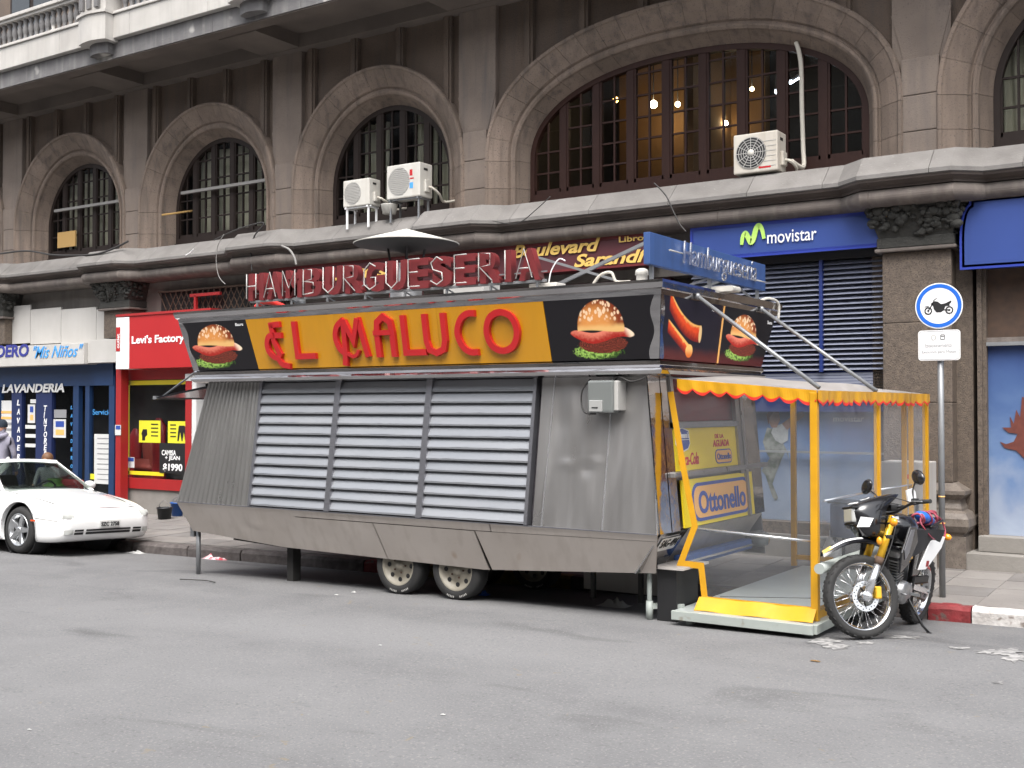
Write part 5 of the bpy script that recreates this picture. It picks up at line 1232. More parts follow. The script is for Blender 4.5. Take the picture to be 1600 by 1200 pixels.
MB().box(-4.40, -4.28, 9.25, 10.85, .42, .52).build('bumper_bar', 'blue_board', tr, bevel=.015); MB().box(-4.28, -4.268, 9.25, 10.85, .455, .475).build('bumper_trim', 'silver', tr)
MB().lathe([(.07, 0), (.09, .08), (.06, .16), (.0001, .17)], 16, Matrix.Translation((-4.3, 10.9, .52)) @ Matrix.Rotation(R(90), 4, 'Y')).build('tail_lamp', 'meter_grey', tr)
# ---- fascia sign box
FB, FT = (-10.07, -4.25, 8.665, 11.02, 2.26), (-10.21, -4.185, 8.565, 11.27, 2.80)
def frus(b, t, d=0.0):
    return [(b[0] - d, b[2] - d, b[4]), (b[1] + d, b[2] - d, b[4]), (b[1] + d, b[3] + d, b[4]), (b[0] - d, b[3] + d, b[4]), (t[0] - d, t[2] - d, t[4]), (t[1] + d, t[2] - d, t[4]), (t[1] + d, t[3] + d, t[4]), (t[0] - d, t[3] + d, t[4])]
MB().hexa(frus(FB, FT, -.02)).build('fascia_core', 'black', tr)
def ring(prof, name, mat):
    """profile (outset, z) swept round the fascia, outset relative to the core at that height"""
    m_ = MB(); k = len(prof); vs_ = []
    for ci in range(4):
        for o, z in prof:
            t = (z - 2.26) / .54; x0, x1, y0, y1 = [lerp(FB[i], FT[i], t) for i in range(4)]
            x0 -= o; x1 += o; y0 -= o; y1 += o
            vs_.append(((x0, y0, z), (x1, y0, z), (x1, y1, z), (x0, y1, z))[ci])
    m_.add(vs_, [(c * k + j, ((c + 1) % 4) * k + j, ((c + 1) % 4) * k + j + 1, c * k + j + 1) for c in range(4) for j in range(k - 1)])
    return m_.build(name, mat, tr, fix=False)
ring([(-.25, 2.13), (.0, 2.12), (.045, 2.135), (.06, 2.165), (.04, 2.185), (.015, 2.19), (.03, 2.215), (.022, 2.245), (-.005, 2.265)], 'fascia_trim', 'chrome')
ring([(-.005, 2.79), (.012, 2.80), (.012, 2.845), (.03, 2.855), (.035, 2.90), (.03, 2.925), (-.06, 2.935), (-.3, 2.92)], 'fascia_trim', 'chrome')
MB().box(-9.95, -4.4, 8.8, 11.0, 2.86, 2.905).build('roof', 'galv', tr)
def FS(x, z, o=0.0):
    t = (z - 2.26) / .54; return Vector((x, lerp(8.665, 8.565, t) - o, z))
def fpanel(name, mat, xb0, xb1, xt0, xt1, o=.003, t=.01, z0=2.262, z1=2.798, nx=1):
    return MB().hexa([FS(xb0, z0, o + t), FS(xb1, z0, o + t), FS(xb1, z0, o), FS(xb0, z0, o), FS(xt0, z1, o + t), FS(xt1, z1, o + t), FS(xt1, z1, o), FS(xt0, z1, o)]).build(name, mat, tr)
fpanel('picture_panel', 'burger_a', -10.05, -9.045, -10.18, -9.15); 
ox = [(-9.04, -9.145), (-7.85, -7.87), (-6.55, -6.55), (-5.31, -5.345)]
for (a, b), (c, d) in zip(ox[:-1], ox[1:]): fpanel('name_panel', 'orange', a + .001, c - .001, b + .001, d - .001, o=.004)
fpanel('picture_panel', 'burger_b', -5.305, -4.27, -5.34, -4.235)
# wavy chrome corner plates
def wavy_corner(xc, sgn):
    pts = []
    for i in range(25):
        v = i / 24; z = 2.262 + .536 * v; w = .075 + .022 * math.sin(v * 2 * math.pi * 1.5 + .6)
        pts.append((w, z))
    m_ = MB(); n = len(pts); vs_ = []
    for w, z in pts:
        t = (z - 2.26) / .54; e = lerp(FB[1], FT[1], t) + .012 if sgn > 0 else lerp(FB[0], FT[0], t) - .012
        a, b = FS(e, z, .017), FS(e - sgn * w, z, .017); vs_ += [a, b, FS(e - sgn * w, z, .006)]
    m_.add(vs_, [(i * 3 + j, (i + 1) * 3 + j, (i + 1) * 3 + j + 1, i * 3 + j + 1) for i in range(n - 1) for j in range(2)])
    if sgn > 0:
        vs_ = []
        for w, z in pts:
            t = (z - 2.26) / .54; e = lerp(FB[1], FT[1], t) + .017; y = lerp(8.665, 8.565, t) - .017; vs_ += [(e, y, z), (e, y + w * .8, z), (e - .01, y + w * .8, z)]
        m_.add(vs_, [(i * 3 + j, (i + 1) * 3 + j, (i + 1) * 3 + j + 1, i * 3 + j + 1) for i in range(n - 1) for j in range(2)])
    m_.build('corner_plate', 'chrome', tr)
wavy_corner(0, 1); wavy_corner(0, -1)
# end fascia pictures
def FE(Y, z, o=0.0):
    t = (z - 2.26) / .54; return Vector((lerp(-4.25, -4.185, t) + o, Y, z))
def epanel(name, mat, yb0, yb1, yt0, yt1, o=.003, t=.01, z0=2.262, z1=2.798):
    return MB().hexa([FE(yb0, z0, o), FE(yb0, z0, o + t), FE(yb1, z0, o + t), FE(yb1, z0, o), FE(yt0, z1, o), FE(yt0, z1, o + t), FE(yt1, z1, o + t), FE(yt1, z1, o)]).build(name, mat, tr)
epanel('picture_panel', 'sausages', 8.68, 9.86, 8.58, 9.88); epanel('picture_panel', 'burger_c', 9.88, 11.0, 9.90, 11.24)
epanel('panel_strip', 'peach', 9.860, 9.882, 9.878, 9.902, o=.004, t=.016)
# printed food pictures: flat pieces of the print
SHF = Matrix.Identity(4); SHF[1][2] = -.1 / .54; SHF[1][3] = .1 / .54 * 2.26
SHE = Matrix.Identity(4); SHE[0][2] = .065 / .54; SHE[0][3] = -.065 / .54 * 2.26
def MF(x, z, o): return SHF @ FRONT(x, 8.665 - o, z)
def ME(y, z, o): return SHE @ RIGHT(-4.25 + o, y, z)
fit_text('Bauru', .12, .032, MF(-9.31, 2.735, .0145), 'white', tr, name='picture_text', t=.001); fit_text('Pancho', .16, .035, ME(9.62, 2.73, .0145), 'white', tr, name='picture_text', t=.001); fit_text('Bauru', .13, .035, ME(11.03, 2.70, .0145), 'white', tr, name='picture_text', t=.001)
# ---- EL MALUCO channel letters
def letter(ch, x0, w, strokes, z0=2.345, h=.40, sw=.060, t=.040):
    m_ = MB()
    for st in strokes:
        pts, kw = st if isinstance(st, tuple) else (st, {})
        c = kw.get('smooth', False); pp = [Vector((a * w, b * h)) for a, b in pts]
        if c: pp = spline(pp, 5, closed=kw.get('closed', False))
        m_.ribbon([(p.x, p.y) for p in pp], kw.get('w', sw), t + kw.get('dz', 0), MF(x0, z0, .014), closed=kw.get('closed', False))
    m_.build('sign_letter', 'sign_red', tr)
sm = dict(smooth=True)
letter('E', -8.86, .40, [[(.30, .96), (.34, .5), (.5, .16), (.56, .12)], [(.22, .93), (.62, .95)], [(.30, .66), (.64, .66)], ([(.34, .68), (.16, .62), (.08, .44), (.12, .24), (.28, .10), (.42, .06), (.56, -.10), (.82, -.16)], dict(smooth=True, dz=.004))])
letter('L', -8.44, .30, [[(.11, 1.0), (.11, .09), (.98, .09)]])
letter('M', -7.88, .49, [([(.34, .97), (.14, .80), (.07, .52), (.16, .24), (.34, .10)], sm), ([(.34, .98), (.32, .5), (.30, .10), (.26, -.18)], dict(dz=.003)), ([(.34, .95), (.56, .42), (.72, .98)], dict(dz=.006)), [(.72, 1.0), (.90, .02)], ([(.36, .12), (.5, .04), (.62, .10), (.66, .2)], dict(smooth=True, w=.035, dz=.002))])
letter('A', -7.33, .27, [([(.14, .0), (.14, .62), (.20, .86), (.5, .99), (.80, .86), (.86, .62), (.86, .0)], dict(w=.064)), ([(-.02, .60), (.80, .60)], dict(w=.05, dz=.004))])
letter('L', -6.98, .29, [[(.11, 1.0), (.11, .09), (.98, .09)]])
letter('U', -6.72, .30, [[(.13, 1.0), (.13, .35), (.22, .14), (.5, .06), (.78, .14), (.87, .35), (.87, 1.0)]])
letter('C', -6.34, .27, [([(.95, .95), (.6, .94), (.3, .80), (.13, .5), (.3, .2), (.6, .06), (.95, .05)], sm)])
letter('O', -6.00, .40, [([(.5, .94), (.2, .82), (.08, .5), (.2, .18), (.5, .06), (.8, .18), (.92, .5), (.8, .82)], dict(smooth=True, closed=True))])
# ---- red letters on the roof, with neon tubes
rl = wpart('roof_sign', tr)
RY = 8.72; word = 'HAMBURGUESERIA'
x0, x1 = -9.29, -5.44
NEON = dict(H=[[(.2, 0), (.2, 1)], [(.8, 0), (.8, 1)], [(.2, .5), (.8, .5)]], A=[[(.12, 0), (.5, 1), (.88, 0)], [(.28, .34), (.72, .34)]], M=[[(.12, 0), (.12, 1), (.5, .3), (.88, 1), (.88, 0)]], B=[[(.2, 0), (.2, 1), (.7, .95), (.7, .58), (.25, .52), (.8, .45), (.8, .05), (.2, 0)]], U=[[(.2, 1), (.2, .2), (.5, 0), (.8, .2), (.8, 1)]], R=[[(.2, 0), (.2, 1), (.75, .95), (.75, .55), (.25, .5), (.85, 0)]], G=[[(.82, .85), (.5, 1), (.18, .75), (.18, .2), (.5, 0), (.82, .15), (.82, .45), (.55, .45)]], E=[[(.8, 1), (.2, 1), (.2, 0), (.8, 0)], [(.2, .52), (.7, .52)]], S=[[(.8, .85), (.5, 1), (.2, .8), (.3, .55), (.75, .42), (.8, .15), (.5, 0), (.18, .15)]], I=[[(.5, 0), (.5, 1)]])
wts = [.55 if c == 'I' else 1.0 for c in word]; tot = sum(wts); xx = x0
for i, ch in enumerate(word):
    w = (x1 - x0) * wts[i] / tot; z0 = 3.02; h = .30; lw = w * .84
    me_ = MB()
    lt = fit_text(ch, lw if ch != 'I' else .075, h, FRONT(xx + .01, RY + .085, z0), 'letter_maroon', rl, name='roof_letter', t=.085, bold=.075)
    ne = MB()
    for st in NEON[ch]: ne.tube([(xx + a * lw - .028, RY - .035, z0 + b * (h - .03) + .02) for a, b in st], .0065, 6)
    ne.build('neon_tube', 'neon_off', rl)
    xx += w
MB().bar((x0, RY + .05, 3.015), (x1, RY + .05, 3.015), .025).bar((x0, RY + .06, 3.10), (x1, RY + .06, 3.10), .012).build('letter_rail', 'galv', rl)
for k in range(8):
    xk = x0 + .1 + (x1 - x0 - .2) * k / 7; MB().bar((xk, RY + .05, 2.9), (xk, RY + .05, 3.02), .02).bar((xk, RY + .06, 3.0), (xk, RY + .4, 2.9), .012).build('letter_post', 'galv', rl)
MB().bar(PY(833, 400, 9.0), PY(960, 437, 9.0), .022).build('brace', 'galv', rl)
MB().bar(PY(868, 446, 9.2), PY(1012, 378, 9.2), .03).build('brace', 'galv', rl)
# ---- blue board with neon script above the end
bb = wpart('neon_board', tr); BX = -4.22
zb0, zb1 = 3.045, 3.315
MB().box(BX - .06, BX, 8.44, 11.08, zb0, zb1).build('board', 'blue_board', bb, bevel=.004)
me = text_mesh('Hamburgueser\u00eda', .17, .012, -.012, .15); ws = [v.co.x for v in me.vertices]; me.transform(Matrix.Diagonal((1.72 / (max(ws) - min(ws)), 1.25, 1, 1))); me.transform(RIGHT(BX + .02, 9.02, zb0 + .065)); link('neon_script', me, 'silver', bb)
MB().tube([(BX + .03, 8.75, zb0 + .15), (BX + .03, 9.02, zb0 + .15)], .007, 6).build('neon_tube', 'neon_off', bb)
MB().tube([(BX + .03, 10.76, zb0 + .08), (BX + .03, 11.06, zb0 + .08)], .007, 6).build('neon_tube', 'neon_off', bb)
for yy in (8.55, 9.75, 10.95): MB().bar((BX - .04, yy, 2.9), (BX - .04, yy, zb0), .03).build('post', 'galv', bb)
for p_, q_ in (((BX - .04, 9.2, 2.92), (BX - .04, 9.7, zb0)), ((BX - .04, 10.4, zb0), (BX - .04, 10.9, 2.92)), ((BX - .5, 10.0, 2.92), (BX - .04, 10.0, zb0))): MB().bar(p_, q_, .018).build('brace', 'galv', bb)
# ---- roof fittings
ch = wpart('chimney', tr); cx, cy = -7.88, 9.75
MB().lathe([(.19, 2.9), (.19, 3.42), (.20, 3.42), (.20, 3.44), (.17, 3.44), (.17, 2.95)], 28, Matrix.Translation((cx, cy, 0))).build('flue', 'chrome', ch)
MB().lathe([(.585, 3.655), (.59, 3.665), (.30, 3.75), (.0001, 3.835)], 36, Matrix.Translation((cx, cy, 0))).build('cowl', 'ac_white', ch)
MB().lathe([(.583, 3.653), (.25, 3.62), (.0001, 3.55)], 36, Matrix.Translation((cx, cy, 0))).build('cowl_underside', 'cable', ch)  # shade under the cowl put into a separate near-black underside
for a in (40, 130, 220, 310): MB().bar((cx + .17 * math.cos(R(a)), cy + .17 * math.sin(R(a)), 3.42), (cx + .22 * math.cos(R(a)), cy + .22 * math.sin(R(a)), 3.70), .03, .008).build('cowl_leg', 'cable', ch)
MB().tube([(-8.72, 8.95, 2.9), (-8.72, 8.95, 3.06)], .06, 16).build('vent_pipe', 'galv', tr); MB().box(-6.95, -6.45, 9.2, 9.5, 2.9, 3.12).build('vent_box', 'ac_grille', tr, bevel=.01)
p = PY(850, 442, 8.85); MB().box(p.x - .15, p.x + .15, 8.82, 9.0, 2.93, 3.0).build('junction_box', 'ac_white', tr, bevel=.012); MB().tube(spline([(p.x + .02, 8.9, 3.0), (p.x + .05, 8.9, 3.12), (p.x + .13, 8.9, 3.22), (p.x + .2, 8.9, 3.20)], 5), .006, 6).build('wire', 'white', tr)
p = PY(1003, 430, 8.8); MB().lathe([(.045, 2.93), (.05, 2.96), (.05, 3.0), (.062, 3.005), (.055, 3.045), (.03, 3.06), (.0001, 3.062)], 20, Matrix.Translation((p.x, 8.8, 0))).build('roof_lamp', 'ac_white', tr)
MB().tube(spline([PY(925, 447, 8.9), PY(938, 430, 8.9), PY(955, 426, 8.9), PY(963, 440, 8.9), PY(985, 440, 8.9)], 5), .014, 8).build('hose', 'pipe_wrap', tr)
MB().tube(spline([PY(400, 480, 8.95), PY(412, 472, 8.95), PY(430, 474, 8.95), PY(445, 480, 8.95)], 5), .03, 8).build('hose', 'vinyl_red', tr)
MB().prism(rrect(.45, .05, .02), .18, FRONT(BX - .28, 10.0, 2.93)).build('roof_vent', 'ac_white', tr)
MB().tube(spline([(-4.24, 10.95, 2.93), (-4.16, 11.0, 2.96), (-4.12, 11.18, 2.92), (-4.13, 11.2, 2.75)], 5), .014, 8).build('conduit', 'ac_white', tr)
# meter box and cable
mt = wpart('meter_box', tr); zz0, zz1 = 1.80, 2.085
MB().box(-4.915, -4.66, 8.60, 8.76, zz0, zz1).build('case', 'meter_grey', mt, bevel=.02); MB().box(-4.66, -4.62, 8.62, 8.78, zz0 + .02, zz1 - .005).build('cover', 'ac_grille', mt, bevel=.008)
MB().box(-4.89, -4.76, 8.585, 8.602, zz0 + .01, zz0 + .11).build('dial_window', 'lens', mt, bevel=.005); MB().box(-4.86, -4.80, 8.582, 8.586, zz0 + .04, zz0 + .05).build('dial_mark', 'black', mt)
MB().tube(spline([(-4.7, 8.72, 2.09), (-4.62, 8.66, 2.11), (-4.5, 8.64, 2.07), (-4.38, 8.66, 2.10)], 6), .008, 6).build('wire', 'cable', mt)
MB().tube(spline([(-4.96, 8.74, 2.10), (-5.02, 8.70, 2.0), (-5.03, 8.70, 1.88), (-4.97, 8.66, 1.80), (-4.85, 8.64, 1.79)], 6), .008, 6).build('wire', 'cable', mt)
# support legs
def leg(px, py, Y, zt, r, foot=True):
    zg = G(PZ(px, py, 0).x, Y); p = PY(px, py, Y); m_ = MB().tube([(p.x, Y, zg), (p.x, Y, zt)], r, 12)
    if foot: m_.tube([(p.x, Y, zg), (p.x, Y, zg + .16)], r * 1.45, 12)
    m_.build('support_leg', 'grey_green' if foot else 'galv', tr); return p.x
lx = leg(1015, 967, 8.88, .45, .022); MB().bar((lx, 8.9, .12), (lx + .25, 9.1, .12), .03).build('leg_brace', 'grey_green', tr)
lx = leg(310, 894, 8.86, .50, .026, False); MB().bar((lx, 8.86, .45), (lx + .5, 9.2, .47), .03).build('leg_brace', 'galv', tr); MB().box(lx - .12, lx - .06, 8.84, 8.9, .35, .5).build('leg_bracket', 'galv', tr)
MB().box(-8.95, -8.86, 9.0, 9.12, G(-8.9, 9), .45).build('support_leg', 'chassis', tr)
MB().hexa([(-9.75, 8.95, .34), (-8.75, 8.95, .30), (-8.75, 9.5, .30), (-9.75, 9.5, .34), (-9.70, 8.95, .5), (-8.75, 8.95, .5), (-8.75, 9.5, .5), (-9.7, 9.5, .5)]).build('under_box', 'chassis', tr)
for xx in (-5.25, -4.75): MB().bar((xx, 9.3, .05), (xx, 9.3, .5), .04).build('support_leg', 'chassis', tr)
MB().box(-5.7, -4.55, 9.9, 9.94, .02, .40).build('under_panel', 'cabinet', tr)
# tandem wheels
def trailer_wheel(x, y):
    w = wpart('wheel', tr); r = .292; z = G(x, y) + r - .004; m = Matrix.Translation((x, y, z)) @ Matrix.Rotation(R(90), 4, 'X')     # local z -> -Y (outwards)
    MB().lathe([(.195, -.08), (.23, -.095), (.27, -.09), (.288, -.07), (r, -.03), (r, .03), (.288, .07), (.272, .088), (.235, .095), (.20, .088), (.195, .07)], 44, m).build('tyre', 'rubber', w)
    MB().lathe([(.197, .06), (.205, .086), (.196, .09), (.180, .075), (.165, .045), (.12, .040), (.11, .05), (.05, .052), (.048, .075), (.0001, .08)], 36, m).build('rim', 'rim_cream', w)
    for k in range(8):
        a = 2 * math.pi * k / 8; hl = MB(); hl.prism([(q[0], q[1]) for q in ellipse(.142 * math.cos(a), .142 * math.sin(a), .024, .024, 12)], .003, m @ Matrix.Translation((0, 0, .044))).build('rim_hole', 'black', w)
    for k in range(5):
        a = 2 * math.pi * k / 5; MB().tube([m @ Vector((.075 * math.cos(a), .075 * math.sin(a), .045)), m @ Vector((.075 * math.cos(a), .075 * math.sin(a), .062))], .010, 6).build('wheel_nut', 'rust', w)
    rr = random.Random(3); lt = MB()
    for a0 in (R(250), R(285)):
        for k in range(5):
            a = a0 + k * .075; mm = m @ Matrix.Rotation(a, 4, 'Z') @ Matrix.Translation((.246, -.006, .0955)); lt.box(0, .018, 0, .009, 0, .0015, mm)
    lt.build('tyre_mark', 'ac_grille', w)
for px in (621, 711):
    for y in (8.95, 10.35):
        trailer_wheel(PY(px, 925, 8.86).x, y)
MB().bar((-7.2, 8.95, .26), (-7.2, 10.35, .26), .07).bar((-6.5, 8.95, .26), (-6.5, 10.35, .26), .07).build('axle', 'chassis', tr)

# ================================================================== AWNING ENCLOSURE at the trailer end
en = wthing('awning_enclosure', 'yellow framed clear plastic awning porch at the trailer end', 'awning', (-3.6, 10.0, G(-3.6, 9.0)))
EX, EY0, EY1, EY2 = -3.0, 8.95, 10.75, 12.1; EX2 = PY(1446, 640, EY2).x
pl = wpart('platform', en)
MB().box(-4.16, -2.96, 8.72, 12.0, .10, .125).build('deck', 'floor_plate', pl)
MB().box(-4.16, -2.94, 8.70, 8.74, .055, .13).build('edge_front', 'grey_green', pl, bevel=.004); MB().box(-2.955, -2.92, 8.74, 12.0, .055, .128).build('edge_end', 'grey_green', pl, bevel=.004)
MB().bar((-4.1, 9.6, .127), (-2.96, 10.2, .127), .006).build('deck_seam', 'black', pl)
for xx, yy in ((-4.05, 8.85), (-3.02, 8.85), (-3.02, 10.2), (-4.05, 10.2)): MB().box(xx - .03, xx + .03, yy - .03, yy + .03, G(xx, yy) - .01, .10).build('foot', 'grey_green', pl)
def pole(x, y, z0, z1, w=.055): MB().bar((x, y, z0), (x, y, z1), w).build('pole', 'vinyl', en, bevel=.006)
pole(EX, EY0, .125, 1.97, .06); pole(EX, EY1, .125, 1.98); pole(EX2, EY2, .1, 1.97); pole(PY(1413, 700, EY2).x, EY2, .1, 1.97, .05); pole(PY(1240, 700, EY2).x, EY2, .1, 1.97); pole(EX2 - .06, EY2 - .35, .1, 1.97, .045)
# roof sheet: low tent
rf = MB(); ZE = 1.985
def roof_pt(u, v):
    x = lerp(-4.22, lerp(EX, EX2, max(0, (v - .57) / .43)), u); y = lerp(EY0 - .02, EY2 + .02, v)
    z = lerp(2.10, ZE, u ** .8) + .10 * math.sin(math.pi * min(1, v * 1.05)) ** 1.3 * (1 - .4 * u) * (.5 + .5 * u) - .012 * math.sin(u * 9) * math.sin(v * 12)
    if u > .999 or v < .001: z = lerp(2.10, ZE, u)
    return (x, y, z)
rf.grid(roof_pt, 14, 20); rf.grid(lambda u, v: Vector(roof_pt(u, v)) - Vector((0, 0, .006)), 14, 20, flip=True); rf.build('roof_sheet', 'tarp', en, fix=False)
def valance(p0, p1, n, h=.115, dirn=(0, -1, 0), parent=en):
    """scalloped strip between two top corners with red edging"""
    p0, p1 = Vector(p0), Vector(p1); d = Vector(dirn); ye, re = MB(), MB(); s = 8; tot = n * s
    top, mid, low = [], [], []
    for i in range(tot + 1):
        u = i / tot; ph = (i % s) / s if i < tot else 1.0; sc = math.sin(math.pi * ph)
        p = p0.lerp(p1, u) + d * (.012 * math.sin(u * n * 2.3) + .006); wv = d * (.006 * math.sin(i * .9))
        top.append(p); mid.append(p - Vector((0, 0, h * .62 + .03 * sc)) + wv); low.append(p - Vector((0, 0, h * .72 + .045 * sc)) + wv * 1.3)
    for mb, A, B in ((ye, top, mid), (re, mid, low)):
        vs_ = []
        for a, b in zip(A, B): vs_ += [a, b, a - d * .004, b - d * .004]
        k = len(A)
        mb.add(vs_, [f for i in range(k - 1) for f in ((i * 4, i * 4 + 1, i * 4 + 5, i * 4 + 4), (i * 4 + 2, i * 4 + 6, i * 4 + 7, i * 4 + 3), (i * 4 + 1, i * 4 + 3, i * 4 + 7, i * 4 + 5))])
    v_ = ye.build('valance', 'vinyl', parent, fix=False); re.build('valance_edge', 'vinyl_red', v_, fix=False); return v_
valance((-4.20, EY0 - .03, 2.095), (EX + .03, EY0 - .03, ZE), 8); valance((EX + .035, EY0 - .03, ZE), (EX + .035, EY1, ZE + .005), 9, dirn=(1, 0, 0)); valance((EX + .035, EY1 + .01, ZE + .005), (EX2 + .035, EY2 + .03, ZE), 7, dirn=(1, -.1, 0))
# clear vinyl walls with yellow welts
FYv = EY0
def poly_y(pts, Y): return [(PY(x, y, Y).x, PY(x, y, Y).z) for x, y in pts]
outl = poly_y(((1048, 612), (1068, 730), (1086, 822), (1064, 880), (1096, 884), (1102, 938)), FYv)
shape = outl + [(EX - .03, .19), (EX - .03, 1.93)]
MB().prism(shape, .003, FRONT(0, FYv, 0)).build('clear_wall', 'clear_vinyl', en)
MB().ribbon(outl, .055, .006, FRONT(0, FYv - .002, 0)).build('welt', 'vinyl', en)
MB().box(outl[-1][0] - .03, EX, FYv - .012, FYv - .004, .125, .235).build('kick_strip', 'vinyl', en)
mk = MB(); mk.grid(lambda u, v: (lerp(outl[-1][0] - .05, EX + .02, u), FYv - .015 - .11 * (1 - v) + .008 * math.sin(u * 11), .128 + .10 * v + .004 * math.sin(u * 15)), 24, 4); mk.build('kick_flap', 'vinyl', en, fix=False)
MB().hexa([(EX, EY0 + .03, .19), (EX + .003, EY0 + .03, .19), (EX + .003, EY1 - .03, .19), (EX, EY1 - .03, .19), (EX, EY0 + .03, 1.93), (EX + .003, EY0 + .03, 1.93), (EX + .003, EY1 - .03, 1.93), (EX, EY1 - .03, 1.93)]).build('clear_wall', 'clear_vinyl', en)
MB().hexa([(EX, EY1 + .03, .19), (EX + .003, EY1 + .03, .19), (EX2 + .003, EY2 - .03, .19), (EX2, EY2 - .03, .19), (EX, EY1 + .03, 1.93), (EX + .003, EY1 + .03, 1.93), (EX2 + .003, EY2 - .03, 1.93), (EX2, EY2 - .03, 1.93)]).build('clear_wall', 'clear_vinyl', en)
MB().box(PY(1240, 700, EY2).x, EX2 - .25, EY2, EY2 + .003, .19, 1.93).build('clear_wall', 'clear_vinyl', en)
MB().bar((PY(1240, 700, EY2).x, EY2, .2), (PY(1300, 700, EY2).x, EY2, .2), .05).build('welt', 'vinyl', en)
MB().box(EX - .012, EX - .004, EY0, EY1, .125, .22).build('kick_strip', 'vinyl', en)
MB().tube([PY(1090, 826, FYv + .03), PY(1268, 846, FYv + .03)], .012, 8).build('rail', 'silver', en)
MB().tube([PX(1288, 783, EX - .02), PX(1373, 765, EX - .02)], .011, 8).build('rail', 'silver', en); MB().tube([PY(1375, 765, EY1 + .3), PY(1443, 754, EY2 - .1)], .010, 8).build('rail', 'silver', en)
MB().tube([PX(1280, 889, EX + .10), PX(1372, 858, EX + .10)], .042, 16).build('tow_pipe', 'grey_green', en)
# struts from the trailer fascia to the awning edge
for (xa, ya), (xb, yb) in (((1090, 463), (1280, 606)), ((1190, 483), (1370, 611))):
    p_ = PX(xa, ya, -4.15); q_ = PX(xb, yb, EX + .02); MB().tube([p_, q_], .018, 10).build('strut', 'galv', en); MB().sphere(p_, .03, 6).build('strut_joint', 'galv', en)
# step box beside the support leg
sb = wthing('step_box', 'black step box with pale top below the trailer corner', 'step', (-4.2, 9.0, .1))
a = PY(1027, 900, 8.86).x; b = PY(1057, 900, 8.86).x
MB().box(a, b, 8.86, 9.3, G(-4.2, 9.0), .455).build('box', 'black', sb); MB().box(a - .02, b + .09, 8.80, 9.34, .456, .475).build('tread', 'tarp', sb)
MB().bar((a - .12, 8.9, .10), (b + .05, 8.9, .14), .035).build('foot_rail', 'grey_green', sb)
# things standing inside, seen through the vinyl
jg = wthing('water_jug', 'white plastic jug behind the clear awning wall', 'jug', PY(1296, 866, 12.0))
o = PY(1296, 862, 12.2); zt_ = SWZ(o.x, 12.2)
MB().lathe([(.0001, 0), (.09, 0), (.10, .04), (.10, .24), (.06, .33), (.03, .36), (.03, .42), (.0001, .42)], 18, Matrix.Translation((o.x, 12.3, zt_))).build('bottle', 'white_print', jg); MB().tube(spline([(o.x - .07, 12.3, zt_ + .20), (o.x - .15, 12.3, zt_ + .22), (o.x - .14, 12.3, zt_ + .32), (o.x - .05, 12.3, zt_ + .33)], 4), .014, 8).build('handle', 'white_print', jg)
cr = wthing('trolley', 'dark box trolley seen through the awning wall behind the motorcycle', 'trolley', PY(1340, 850, 12.2))
o = PY(1340, 850, 12.3); zt_ = SWZ(o.x, 12.3)
MB().box(o.x - .28, o.x + .26, 12.22, 12.62, zt_ + .35, zt_ + .72).build('box', 'navy', cr, bevel=.02)
for q in (-.24, .22):
    for w in (12.26, 12.58): MB().bar((o.x + q, w, zt_), (o.x + q, w, zt_ + .36), .03).build('leg', 'black', cr)
MB().box(o.x - .30, o.x + .28, 12.20, 12.64, zt_ + .722, zt_ + .74).build('lid', 'black', cr, bevel=.006)
# ================================================================== MOTORCYCLE (x forward, y left, z up)
_f = PZ(1337, 997, .022); _r = PZ(1424, 975, -.066)
hd = Vector((_f.x - _r.x, _f.y - _r.y, 0)); ang = math.atan2(hd.y, hd.x)
mc_c = (_f + _r) / 2
mc = thing('motorcycle', 'black trail motorcycle with gold forks parked beside the awning', 'motorcycle', (mc_c.x, mc_c.y, (G(_f.x, _f.y) + G(_r.x, _r.y)) / 2))
WB = .5 * hd.length
mc.rotation_mode = 'XYZ'; mc.rotation_euler = Euler((0, 0, 0))
_pit = math.atan2(G(_f.x, _f.y) - G(_r.x, _r.y), hd.length)
mc.matrix_world = Matrix.Translation(mc.location) @ Matrix.Rotation(ang, 4, 'Z') @ Matrix.Rotation(-_pit, 4, 'Y') @ Matrix.Rotation(R(-9), 4, 'X')
FAX, RAX, FR, RR = WB - .0, -WB, .335, .312
sax_p = Vector((FAX - .31, 0, .97)); sax_d = Vector((-.40, 0, .917)).normalized()
ST = Matrix.Translation(sax_p) @ Matrix.Rotation(R(-40), 4, sax_d) @ Matrix.Translation(-sax_p)
class FMB(MB):
    """front-end pieces: turned with the steering"""
    def build(s, *a, **k): s.v = [tuple(ST @ Vector(v)) for v in s.v]; return MB.build(s, *a, **k)
